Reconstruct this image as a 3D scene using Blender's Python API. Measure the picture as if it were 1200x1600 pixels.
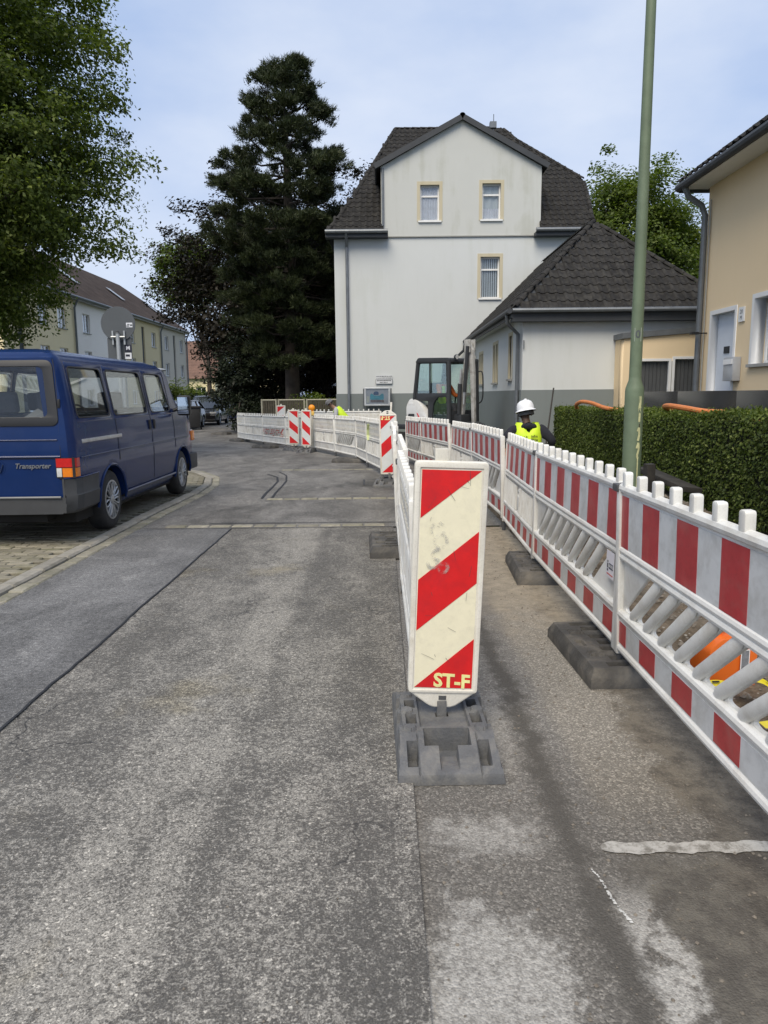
import bpy, bmesh, math, random
import numpy as np
from mathutils import Vector, Matrix, noise as mnoise

random.seed(7); np.random.seed(7)
R = math.radians
sc = bpy.context.scene
col = sc.collection
for o in list(bpy.data.objects):
    bpy.data.objects.remove(o)

# ---------------------------------------------------------------- camera
CAM_H, PITCH, ROLL = 1.44, R(9.0), R(0.55)
cam_d = bpy.data.cameras.new('camera'); cam = bpy.data.objects.new('camera', cam_d); col.objects.link(cam)
cam_d.sensor_fit = 'HORIZONTAL'; cam_d.sensor_width = 36.0; cam_d.lens = 36.0 * 1155 / 1200
cam_d.clip_start = 0.05; cam_d.clip_end = 3000
_cp, _sp, _cr, _sr = math.cos(PITCH), math.sin(PITCH), math.cos(ROLL), math.sin(ROLL)
_r0, _u0, _f0 = Vector((1, 0, 0)), Vector((0, _sp, _cp)), Vector((0, _cp, -_sp))
_r, _u = _r0 * _cr - _u0 * _sr, _r0 * _sr + _u0 * _cr
cam.matrix_world = Matrix(((_r.x, _u.x, -_f0.x, 0), (_r.y, _u.y, -_f0.y, 0), (_r.z, _u.z, -_f0.z, CAM_H), (0, 0, 0, 1)))
sc.camera = cam

# ---------------------------------------------------------------- sky and sun (overcast morning)
SUN_EL, SUN_AZ = R(52), R(199)       # azimuth clockwise from +Y: behind the camera, behind the viewer
world = bpy.data.worlds.new('World'); sc.world = world; world.use_nodes = True
wn, wl = world.node_tree.nodes, world.node_tree.links
wn.clear()
w_out = wn.new('ShaderNodeOutputWorld'); w_bg = wn.new('ShaderNodeBackground'); w_bg.inputs['Strength'].default_value = 0.1
w_sky = wn.new('ShaderNodeTexSky'); w_sky.sky_type = 'NISHITA'; w_sky.sun_disc = False
w_sky.sun_elevation = SUN_EL; w_sky.sun_rotation = SUN_AZ; w_sky.air_density = 1.0; w_sky.dust_density = 2.0
w_tc = wn.new('ShaderNodeTexCoord'); w_map = wn.new('ShaderNodeMapping'); w_map.inputs['Scale'].default_value = (1.0, 1.0, 2.2)
w_n = wn.new('ShaderNodeTexNoise'); w_n.inputs['Scale'].default_value = 2.3; w_n.inputs['Detail'].default_value = 6; w_n.inputs['Roughness'].default_value = 0.52
w_r = wn.new('ShaderNodeValToRGB')
w_r.color_ramp.elements[0].position = 0.36; w_r.color_ramp.elements[0].color = (1.95, 2.52, 3.70, 1)
w_r.color_ramp.elements[1].position = 0.70; w_r.color_ramp.elements[1].color = (3.35, 3.65, 4.25, 1)
w_mix = wn.new('ShaderNodeMix'); w_mix.data_type = 'RGBA'; w_mix.inputs[0].default_value = 0.92
wl.new(w_tc.outputs['Generated'], w_map.inputs['Vector']); wl.new(w_map.outputs[0], w_n.inputs['Vector'])
wl.new(w_n.outputs['Fac'], w_r.inputs['Fac'])
wl.new(w_sky.outputs[0], w_mix.inputs[6]); wl.new(w_r.outputs[0], w_mix.inputs[7])
wl.new(w_mix.outputs[2], w_bg.inputs['Color']); wl.new(w_bg.outputs[0], w_out.inputs['Surface'])

sun_d = bpy.data.lights.new('sun', 'SUN'); sun_d.energy = 1.5; sun_d.angle = R(38); sun_d.color = (1.0, 0.89, 0.72)
sun = bpy.data.objects.new('sun', sun_d); col.objects.link(sun)
_sd = Vector((math.sin(SUN_AZ) * math.cos(SUN_EL), math.cos(SUN_AZ) * math.cos(SUN_EL), math.sin(SUN_EL)))
sun.rotation_euler = _sd.to_track_quat('Z', 'Y').to_euler()

sc.view_settings.view_transform = 'Standard'; sc.view_settings.look = 'None'
sc.view_settings.exposure = 1.2; sc.view_settings.gamma = 1.0; sc.view_settings.use_curve_mapping = False
sc.render.engine = 'CYCLES'
sc.cycles.use_denoising = True
try: sc.cycles.denoiser = 'OPENIMAGEDENOISE'
except Exception: pass
sc.cycles.max_bounces = 6; sc.cycles.transparent_max_bounces = 24; sc.cycles.diffuse_bounces = 3
sc.cycles.glossy_bounces = 3; sc.cycles.transmission_bounces = 4; sc.cycles.caustics_reflective = False; sc.cycles.caustics_refractive = False

# ---------------------------------------------------------------- materials
class NT:
    def __init__(s, name):
        s.m = bpy.data.materials.new(name); s.m.use_nodes = True
        s.n, s.l = s.m.node_tree.nodes, s.m.node_tree.links
        s.n.clear(); s.out = s.n.new('ShaderNodeOutputMaterial')
        s.tc = s.n.new('ShaderNodeTexCoord'); s.co = s.tc.outputs['Object']
    def link(s, a, b): s.l.new(a, b)
    def set(s, sock, v):
        if isinstance(v, bpy.types.NodeSocket): s.l.new(v, sock)
        elif v is not None: sock.default_value = v if not (isinstance(v, tuple) and len(v) == 3 and sock.type == 'RGBA') else (*v, 1)
    def mapping(s, scale=(1, 1, 1), loc=(0, 0, 0), rot=(0, 0, 0), src=None):
        m = s.n.new('ShaderNodeMapping'); m.inputs['Scale'].default_value = scale; m.inputs['Location'].default_value = loc; m.inputs['Rotation'].default_value = rot
        s.link(src or s.co, m.inputs['Vector']); return m.outputs[0]
    def noise(s, scale, detail=4, rough=0.55, src=None, dist=0.0):
        t = s.n.new('ShaderNodeTexNoise'); t.inputs['Scale'].default_value = scale; t.inputs['Detail'].default_value = detail
        t.inputs['Roughness'].default_value = rough; t.inputs['Distortion'].default_value = dist
        s.link(src or s.co, t.inputs['Vector']); return t.outputs['Fac']
    def voronoi(s, scale, src=None, feature='F1', rnd=1.0):
        t = s.n.new('ShaderNodeTexVoronoi'); t.feature = feature; t.inputs['Scale'].default_value = scale
        if 'Randomness' in t.inputs: t.inputs['Randomness'].default_value = rnd
        s.link(src or s.co, t.inputs['Vector']); return t
    def ramp(s, fac, stops, interp='LINEAR'):
        t = s.n.new('ShaderNodeValToRGB'); cr = t.color_ramp; cr.interpolation = interp
        while len(cr.elements) < len(stops): cr.elements.new(0.5)
        for e, (p, c) in zip(cr.elements, stops):
            e.position = p; e.color = (c, c, c, 1) if isinstance(c, (int, float)) else (*c, 1)
        s.link(fac, t.inputs['Fac']); return t.outputs['Color']
    def mix(s, a, b, fac, mode='MIX'):
        t = s.n.new('ShaderNodeMix'); t.data_type = 'RGBA'; t.blend_type = mode
        s.set(t.inputs[0], fac); s.set(t.inputs[6], a); s.set(t.inputs[7], b); return t.outputs[2]
    def math(s, op, a, b=None, c=None, clamp=False):
        t = s.n.new('ShaderNodeMath'); t.operation = op; t.use_clamp = clamp
        s.set(t.inputs[0], a)
        if b is not None: s.set(t.inputs[1], b)
        if c is not None: s.set(t.inputs[2], c)
        return t.outputs[0]
    def xyz(s, src=None):
        t = s.n.new('ShaderNodeSeparateXYZ'); s.link(src or s.co, t.inputs[0]); return t.outputs
    def bump(s, h, strength=0.3, dist=0.01, normal=None):
        t = s.n.new('ShaderNodeBump'); t.inputs['Strength'].default_value = strength; t.inputs['Distance'].default_value = dist
        s.link(h, t.inputs['Height'])
        if normal is not None: s.link(normal, t.inputs['Normal'])
        return t.outputs[0]
    def smooth(s, v, a, b):
        t = s.n.new('ShaderNodeMapRange'); t.interpolation_type = 'SMOOTHSTEP'
        s.set(t.inputs[0], v); t.inputs[1].default_value = a; t.inputs[2].default_value = b; return t.outputs[0]
    def principled(s, color, rough=0.6, metal=0.0, normal=None, spec=0.5, coat=0.0, alpha=None):
        b = s.n.new('ShaderNodeBsdfPrincipled')
        s.set(b.inputs['Base Color'], color); s.set(b.inputs['Roughness'], rough); s.set(b.inputs['Metallic'], metal)
        b.inputs['Specular IOR Level'].default_value = spec; b.inputs['Coat Weight'].default_value = coat; b.inputs['Coat Roughness'].default_value = 0.06
        if normal is not None: s.link(normal, b.inputs['Normal'])
        s.link(b.outputs[0], s.out.inputs['Surface']); return b

def mat(name, c, rough=0.6, metal=0.0, var=0.12, vs=4.0, bump=0.0, bs=60.0, dirt=None, spec=0.5, coat=0.0, rnd=0.0, fine=0.0):
    """plain surface with colour variation, optional dirt (colour, amount 0-1, scale) and fine relief"""
    t = NT(name); src = t.co
    oi = t.n.new('ShaderNodeObjectInfo')
    add = t.n.new('ShaderNodeVectorMath'); add.operation = 'ADD'; t.link(t.co, add.inputs[0])
    mul = t.math('MULTIPLY', oi.outputs['Random'], 37.0); t.link(mul, add.inputs[1]); src = add.outputs[0]
    lo = tuple(x * (1 - var) for x in c); hi = tuple(min(1, x * (1 + var)) for x in c)
    cc = t.mix(lo, hi, t.ramp(t.noise(vs, 6, 0.6, src), [(0.3, 0.0), (0.7, 1.0)]))
    if fine: cc = t.mix(cc, tuple(x * 0.55 for x in c), t.math('MULTIPLY', t.ramp(t.noise(bs * 1.7, 3, 0.6, src), [(0.5, 0.0), (0.68, 1.0)]), fine))
    if rnd:
        k = t.math('MULTIPLY_ADD', oi.outputs['Random'], 2 * rnd, 1 - rnd)
        g = t.n.new('ShaderNodeCombineXYZ'); [t.link(k, g.inputs[i]) for i in range(3)]
        cc = t.mix(cc, g.outputs[0], 1.0, 'MULTIPLY')
    if dirt:
        dc, da, ds = dirt
        d = t.ramp(t.noise(ds, 8, 0.68, src, 0.4), [(0.46, 0.0), (0.72, 1.0)])
        cc = t.mix(cc, dc, t.math('MULTIPLY', d, da))
    nrm = t.bump(t.noise(bs, 5, 0.6, src), bump, 0.01) if bump else None
    t.principled(cc, rough, metal, nrm, spec, coat)
    return t.m

def glass_mat(name, tint=(0.8, 0.85, 0.85), rough=0.02, dark=0.0):
    t = NT(name)
    tr = t.n.new('ShaderNodeBsdfTransparent'); tr.inputs[0].default_value = (*[x * (1 - dark) for x in tint], 1)
    gl = t.n.new('ShaderNodeBsdfGlossy'); gl.inputs['Roughness'].default_value = rough; gl.inputs[0].default_value = (0.95, 0.97, 1, 1)
    fr = t.n.new('ShaderNodeFresnel'); fr.inputs[0].default_value = 1.5
    f = t.math('MULTIPLY_ADD', fr.outputs[0], 0.5, 0.01)
    mx = t.n.new('ShaderNodeMixShader'); t.link(f, mx.inputs[0]); t.link(tr.outputs[0], mx.inputs[1]); t.link(gl.outputs[0], mx.inputs[2])
    t.link(mx.outputs[0], t.out.inputs['Surface']); return t.m

def leaf_mat(name, c1, c2, c3, trans=0.35, rough=0.55):
    t = NT(name); g = t.n.new('ShaderNodeNewGeometry')
    cc = t.ramp(g.outputs['Random Per Island'], [(0.0, c1), (0.55, c2), (1.0, c3)])
    cc = t.mix(cc, tuple(x * 0.55 for x in c1), t.math('MULTIPLY', t.ramp(t.noise(0.9, 3, 0.5), [(0.45, 0.0), (0.65, 1.0)]), 0.5))
    p = t.n.new('ShaderNodeBsdfPrincipled'); t.link(cc, p.inputs['Base Color']); p.inputs['Roughness'].default_value = rough; p.inputs['Specular IOR Level'].default_value = 0.3
    tl = t.n.new('ShaderNodeBsdfTranslucent'); t.link(t.mix(cc, (0.9, 1.0, 0.35), 1.0, 'MULTIPLY'), tl.inputs[0])
    mx = t.n.new('ShaderNodeMixShader'); mx.inputs[0].default_value = trans
    t.link(p.outputs[0], mx.inputs[1]); t.link(tl.outputs[0], mx.inputs[2]); t.link(mx.outputs[0], t.out.inputs['Surface'])
    return t.m

# ---------------------------------------------------------------- mesh helpers
def tag(o, label=None, cat=None, group=None, kind=None):
    if label: o['label'] = label
    if cat: o['category'] = cat
    if group: o['group'] = group
    if kind: o['kind'] = kind
    return o

def empty(name, loc=(0, 0, 0), rz=0.0, label=None, cat=None, group=None):
    o = bpy.data.objects.new(name, None); col.objects.link(o); o.empty_display_size = 0.1
    o.location = loc; o.rotation_euler = (0, 0, rz); return tag(o, label, cat, group)

def link_mesh(name, me, m, parent=None, loc=None, rot=None, scale=None):
    o = bpy.data.objects.new(name, me); col.objects.link(o)
    if m is not None and len(me.materials) == 0: me.materials.append(m)
    if parent is not None: o.parent = parent
    if loc is not None: o.location = loc
    if rot is not None: o.rotation_euler = rot
    if scale is not None: o.scale = scale
    return o

def copy_tree(o, parent=None):
    c = o.copy(); col.objects.link(c)
    if parent is not None: c.parent = parent
    for ch in list(o.children): copy_tree(ch, c)
    return c

class MB:
    def __init__(s): s.v, s.f = [], []
    def quad(s, a, b, c, d):
        n = len(s.v); s.v += [tuple(a), tuple(b), tuple(c), tuple(d)]; s.f.append((n, n + 1, n + 2, n + 3)); return s
    def poly(s, pts):
        n = len(s.v); s.v += [tuple(p) for p in pts]; s.f.append(tuple(range(n, n + len(pts)))); return s
    def bx(s, x0, x1, y0, y1, z0, z1, m=None):
        n = len(s.v)
        p = [(x0, y0, z0), (x1, y0, z0), (x1, y1, z0), (x0, y1, z0), (x0, y0, z1), (x1, y0, z1), (x1, y1, z1), (x0, y1, z1)]
        if m is not None: p = [tuple(m @ Vector(q)) for q in p]
        s.v += p; s.f += [tuple(n + i for i in q) for q in ((0, 3, 2, 1), (4, 5, 6, 7), (0, 1, 5, 4), (1, 2, 6, 5), (2, 3, 7, 6), (3, 0, 4, 7))]; return s
    def tube(s, pts, r, n=10, caps=True, flat=None):
        pts = [Vector(p) for p in pts]; rs = r if isinstance(r, (list, tuple)) else [r] * len(pts); b = len(s.v); prev = None
        for i, p in enumerate(pts):
            d = (pts[min(i + 1, len(pts) - 1)] - pts[max(i - 1, 0)]).normalized()
            if prev is None:
                up = Vector((0, 0, 1)) if abs(d.z) < 0.9 else Vector((0, 1, 0)); a = d.cross(up).normalized()
            else: a = (prev - d * prev.dot(d)).normalized()
            prev = a; c = d.cross(a)
            for k in range(n):
                t = 2 * math.pi * k / n; s.v.append(tuple(p + (a * math.cos(t) + c * math.sin(t) * (flat or 1)) * rs[i]))
        for i in range(len(pts) - 1):
            for k in range(n):
                k2 = (k + 1) % n; s.f.append((b + i * n + k, b + i * n + k2, b + (i + 1) * n + k2, b + (i + 1) * n + k))
        if caps:
            s.f.append(tuple(b + k for k in reversed(range(n)))); s.f.append(tuple(b + (len(pts) - 1) * n + k for k in range(n)))
        return s
    def lathe(s, prof, n=24, m=None, a0=0, a1=2 * math.pi):
        b = len(s.v); full = abs(a1 - a0 - 2 * math.pi) < 1e-6; cnt = n if full else n + 1
        for r, z in prof:
            for k in range(cnt):
                t = a0 + (a1 - a0) * k / n; p = Vector((r * math.cos(t), r * math.sin(t), z)); s.v.append(tuple(m @ p if m is not None else p))
        for i in range(len(prof) - 1):
            for k in range(n):
                k2 = (k + 1) % cnt; s.f.append((b + i * cnt + k, b + i * cnt + k2, b + (i + 1) * cnt + k2, b + (i + 1) * cnt + k))
        return s
    def prism(s, poly, lo, hi, fn):
        """extrude a 2D polygon; fn(u, v, w) -> xyz"""
        n = len(poly); b = len(s.v)
        s.v += [tuple(fn(u, v, lo)) for u, v in poly] + [tuple(fn(u, v, hi)) for u, v in poly]
        s.f.append(tuple(b + i for i in reversed(range(n)))); s.f.append(tuple(b + n + i for i in range(n)))
        for i in range(n): s.f.append((b + i, b + (i + 1) % n, b + n + (i + 1) % n, b + n + i))
        return s
    def grid(s, fn, nu, nv):
        b = len(s.v)
        for j in range(nv + 1):
            for i in range(nu + 1): s.v.append(tuple(fn(i / nu, j / nv)))
        for j in range(nv):
            for i in range(nu):
                a = b + j * (nu + 1) + i; s.f.append((a, a + 1, a + nu + 2, a + nu + 1))
        return s
    def mesh(s, name, bevel=0.0, smooth=False, ang=35, seg=2, weld=False):
        me = bpy.data.meshes.new(name); me.from_pydata(s.v, [], s.f)
        bm = bmesh.new(); bm.from_mesh(me)
        if weld: bmesh.ops.remove_doubles(bm, verts=bm.verts, dist=1e-5)
        bmesh.ops.recalc_face_normals(bm, faces=bm.faces)
        if bevel:
            es = [e for e in bm.edges if len(e.link_faces) == 2 and e.calc_face_angle(0) > R(28)]
            bmesh.ops.bevel(bm, geom=es, offset=bevel, segments=seg, profile=0.6, affect='EDGES', clamp_overlap=True)
        bm.to_mesh(me); bm.free()
        if smooth or bevel:
            me.polygons.foreach_set('use_smooth', [True] * len(me.polygons)); me.set_sharp_from_angle(angle=R(ang))
        me.update(); return me
    def build(s, name, m, parent=None, bevel=0.0, smooth=False, ang=35, seg=2, weld=False, loc=None, rot=None):
        return link_mesh(name, s.mesh(name, bevel, smooth, ang, seg, weld), m, parent, loc, rot)

def fast_mesh(name, verts, faces_flat, nper, smooth=False):
    """numpy mesh: verts (N,3), faces_flat (M,nper)"""
    me = bpy.data.meshes.new(name); verts = np.asarray(verts, np.float32); faces = np.asarray(faces_flat, np.int32)
    me.vertices.add(len(verts)); me.vertices.foreach_set('co', verts.ravel())
    me.loops.add(faces.size); me.loops.foreach_set('vertex_index', faces.ravel())
    me.polygons.add(len(faces)); me.polygons.foreach_set('loop_start', np.arange(0, faces.size, nper, dtype=np.int32))
    me.polygons.foreach_set('loop_total', np.full(len(faces), nper, np.int32))
    me.update(calc_edges=True); me.validate()
    return me

def rrect(x0, x1, y0, y1, r, n=5):
    pts = []
    for cx, cy, a in ((x1 - r, y1 - r, 0), (x0 + r, y1 - r, 90), (x0 + r, y0 + r, 180), (x1 - r, y0 + r, 270)):
        for k in range(n + 1):
            t = R(a + 90 * k / n); pts.append((cx + r * math.cos(t), cy + r * math.sin(t)))
    return pts

def round_poly(pts, r, n=4):
    out = []; N = len(pts)
    for i in range(N):
        p, a, b = Vector(pts[i]), Vector(pts[i - 1]), Vector(pts[(i + 1) % N])
        rr = min(r, (a - p).length * 0.48, (b - p).length * 0.48)
        q0, q1 = p + (a - p).normalized() * rr, p + (b - p).normalized() * rr
        for k in range(n + 1):
            t = k / n; out.append(tuple(q0 * (1 - t) ** 2 + p * 2 * t * (1 - t) + q1 * t * t))
    return out

def plate_mesh(name, outer, holes, depth, fn, bevel=0.0, bres=1, smooth=True):
    """flat plate with holes; 2D outline in (u,v), thickness w from -depth to 0; fn(u,v,w)->xyz"""
    cu = bpy.data.curves.new('c', 'CURVE'); cu.dimensions = '2D'; cu.fill_mode = 'BOTH'
    cu.extrude = max(depth / 2 - bevel, 0.0); cu.bevel_depth = bevel; cu.bevel_resolution = bres
    if bevel: cu.offset = -bevel
    for pl in [outer] + list(holes):
        sp = cu.splines.new('POLY'); sp.points.add(len(pl) - 1); sp.use_cyclic_u = True
        for p, (u, v) in zip(sp.points, pl): p.co = (u, v, 0, 1)
    ob = bpy.data.objects.new('c', cu)
    me = bpy.data.meshes.new_from_object(ob)
    bpy.data.objects.remove(ob); bpy.data.curves.remove(cu); me.name = name; me.materials.clear()
    for v in me.vertices: v.co = Vector(fn(v.co.x, v.co.y, v.co.z - depth / 2))
    bm = bmesh.new(); bm.from_mesh(me); bmesh.ops.remove_doubles(bm, verts=bm.verts, dist=1e-5); bmesh.ops.recalc_face_normals(bm, faces=bm.faces); bm.to_mesh(me); bm.free()
    if smooth:
        me.polygons.foreach_set('use_smooth', [True] * len(me.polygons)); me.set_sharp_from_angle(angle=R(40))
    return me

def text_mesh(name, body, size, fn, extrude=0.001, shear=0.0, offset=0.0, align='CENTER', spacing=1.0):
    cu = bpy.data.curves.new('t', 'FONT'); cu.body = body; cu.size = size; cu.align_x = align; cu.align_y = 'CENTER'
    cu.extrude = extrude; cu.shear = shear; cu.offset = offset; cu.resolution_u = 3; cu.space_character = spacing
    ob = bpy.data.objects.new('t', cu)
    me = bpy.data.meshes.new_from_object(ob)
    bpy.data.objects.remove(ob); bpy.data.curves.remove(cu); me.name = name; me.materials.clear()
    for v in me.vertices: v.co = Vector(fn(v.co.x, v.co.y, v.co.z))
    me.update(); return me

def gz(y): return 0.0 if y < 9 else -0.012 * (min(y, 30) - 9)
# ================================================================= SETTING: ground, road, pavement
def m_coarse():
    t = NT('coarse_asphalt'); x, y, z = t.xyz()
    v = t.voronoi(145); vc = t.n.new('ShaderNodeSeparateColor'); t.link(v.outputs['Color'], vc.inputs[0])
    chip = t.ramp(vc.outputs[0], [(0.0, (0.105, 0.101, 0.094)), (0.5, (0.185, 0.178, 0.166)), (0.85, (0.275, 0.266, 0.247)), (0.96, (0.36, 0.345, 0.32)), (0.97, (0.52, 0.50, 0.46)), (1.0, (0.70, 0.67, 0.61))])
    v2 = t.voronoi(290); vc2 = t.n.new('ShaderNodeSeparateColor'); t.link(v2.outputs['Color'], vc2.inputs[0])
    chip = t.mix(chip, t.ramp(vc2.outputs[1], [(0.0, (0.07, 0.067, 0.062)), (0.6, (0.17, 0.164, 0.152)), (1.0, (0.38, 0.37, 0.34))]), 0.55)
    # open texture: dark binder pits between worn light crests
    n1 = t.noise(40, 6, 0.72); n2 = t.noise(120, 3, 0.6)
    streak = t.noise(1.0, 5, 0.6, t.mapping((2.6, 0.22, 1)))
    blot = t.noise(1.5, 6, 0.68, t.mapping((1.4, 0.8, 1), (3.1, 1.7, 0)), 0.6)
    mid = t.noise(7.5, 6, 0.7, t.mapping((1, 0.8, 1), (5, 5, 0)))
    wob = t.math('MULTIPLY', t.math('SUBTRACT', t.noise(0.9, 3), 0.5), 0.22)
    d = t.math('ABSOLUTE', t.math('ADD', t.math('ADD', x, 0.83), wob))
    d2 = t.math('ABSOLUTE', t.math('ADD', t.math('ADD', x, 0.58), wob))
    wear = t.math('ADD', t.math('MULTIPLY', streak, 0.55), t.math('ADD', t.math('MULTIPLY', blot, 0.9), t.math('MULTIPLY', mid, 0.75)))
    wear = t.math('ADD', wear, t.math('MULTIPLY', t.smooth(d, 0.40, 0.05), 0.16))
    wear = t.math('SUBTRACT', wear, t.math('MULTIPLY', t.smooth(d2, 0.09, 0.02), 0.11))
    wear = t.smooth(wear, 0.78, 1.50)                      # 0 dark and open, 1 dusty and closed
    pit = t.math('ADD', t.math('MULTIPLY', n1, 0.65), t.math('MULTIPLY', n2, 0.5))
    pitm = t.math('SUBTRACT', 1.0, t.smooth(t.math('ADD', pit, t.math('MULTIPLY', wear, 0.13)), 0.575, 0.675))
    c = t.mix(chip, (0.046, 0.044, 0.041), t.math('MULTIPLY', pitm, 0.74))
    c = t.mix(t.mix(c, (1.0, 0.99, 0.97), 1.0, 'MULTIPLY'), t.mix(c, (1.38, 1.36, 1.31), 1.0, 'MULTIPLY'), wear)
    moss = t.smooth(t.noise(1.2, 4, 0.6, t.mapping((1, 1, 1), (7, 2, 0))), 0.58, 0.72)
    c = t.mix(c, t.mix(c, (1.0, 0.93, 0.74), 1.0, 'MULTIPLY'), t.math('MULTIPLY', moss, 0.7))
    ck = t.n.new('ShaderNodeTexVoronoi'); ck.feature = 'DISTANCE_TO_EDGE'; ck.inputs['Scale'].default_value = 1.15
    dis = t.n.new('ShaderNodeVectorMath'); dis.operation = 'ADD'; nz = t.n.new('ShaderNodeTexNoise'); nz.inputs['Scale'].default_value = 3.5; nz.inputs['Detail'].default_value = 6
    t.link(t.co, nz.inputs['Vector']); sc_ = t.n.new('ShaderNodeVectorMath'); sc_.operation = 'SCALE'; sc_.inputs['Scale'].default_value = 0.6; t.link(nz.outputs['Color'], sc_.inputs[0])
    t.link(t.co, dis.inputs[0]); t.link(sc_.outputs[0], dis.inputs[1]); t.link(dis.outputs[0], ck.inputs['Vector'])
    crack = t.math('MULTIPLY', t.smooth(ck.outputs['Distance'], 0.012, 0.003), t.smooth(t.noise(0.8, 3), 0.5, 0.62))
    c = t.mix(c, (0.03, 0.03, 0.03), t.math('MULTIPLY', crack, 0.8))
    h = t.math('SUBTRACT', t.math('SUBTRACT', t.math('MULTIPLY', v.outputs['Distance'], -0.35), pitm), crack)
    t.principled(c, t.math('MULTIPLY_ADD', vc.outputs[1], 0.3, 0.55), 0, t.bump(h, 0.55, 0.006), 0.4)
    return t.m

def m_smooth(name, base=(0.115, 0.118, 0.123), dusty=0.6, dark=0.55):
    t = NT(name)
    v = t.voronoi(230); vc = t.n.new('ShaderNodeSeparateColor'); t.link(v.outputs['Color'], vc.inputs[0])
    g = t.ramp(vc.outputs[0], [(0.0, 0.55), (0.7, 1.0), (0.92, 1.35), (1.0, 2.1)])
    c = t.mix(base, g, 1.0, 'MULTIPLY')
    n1 = t.noise(34, 6, 0.72)
    c = t.mix(c, tuple(q * 0.42 for q in base), t.math('MULTIPLY', t.smooth(n1, 0.52, 0.36), 0.8))
    k = t.smooth(t.noise(1.3, 7, 0.7, t.mapping((1.1, 0.6, 1), (1.5, 4, 0)), 0.7), 0.33, 0.68)
    c = t.mix(t.mix(c, (dark,) * 3, 1.0, 'MULTIPLY'), t.mix(c, (1.3, 1.3, 1.3), 1.0, 'MULTIPLY'), k)
    d = t.smooth(t.noise(5, 8, 0.74, None, 0.4), 0.5, 0.72)
    c = t.mix(c, t.mix(c, (1.55, 1.54, 1.5), 1.0, 'MULTIPLY'), t.math('MULTIPLY', d, dusty))
    d2 = t.smooth(t.noise(0.55, 5, 0.6, t.mapping((1.6, 0.6, 1), (9, 3, 0)), 0.8), 0.52, 0.66)
    c = t.mix(c, t.mix(c, (0.62, 0.62, 0.62), 1.0, 'MULTIPLY'), d2)
    t.principled(c, 0.75, 0, t.bump(t.math('ADD', n1, t.math('MULTIPLY', v.outputs['Distance'], -0.4)), 0.5, 0.005), 0.35); return t.m

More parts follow.
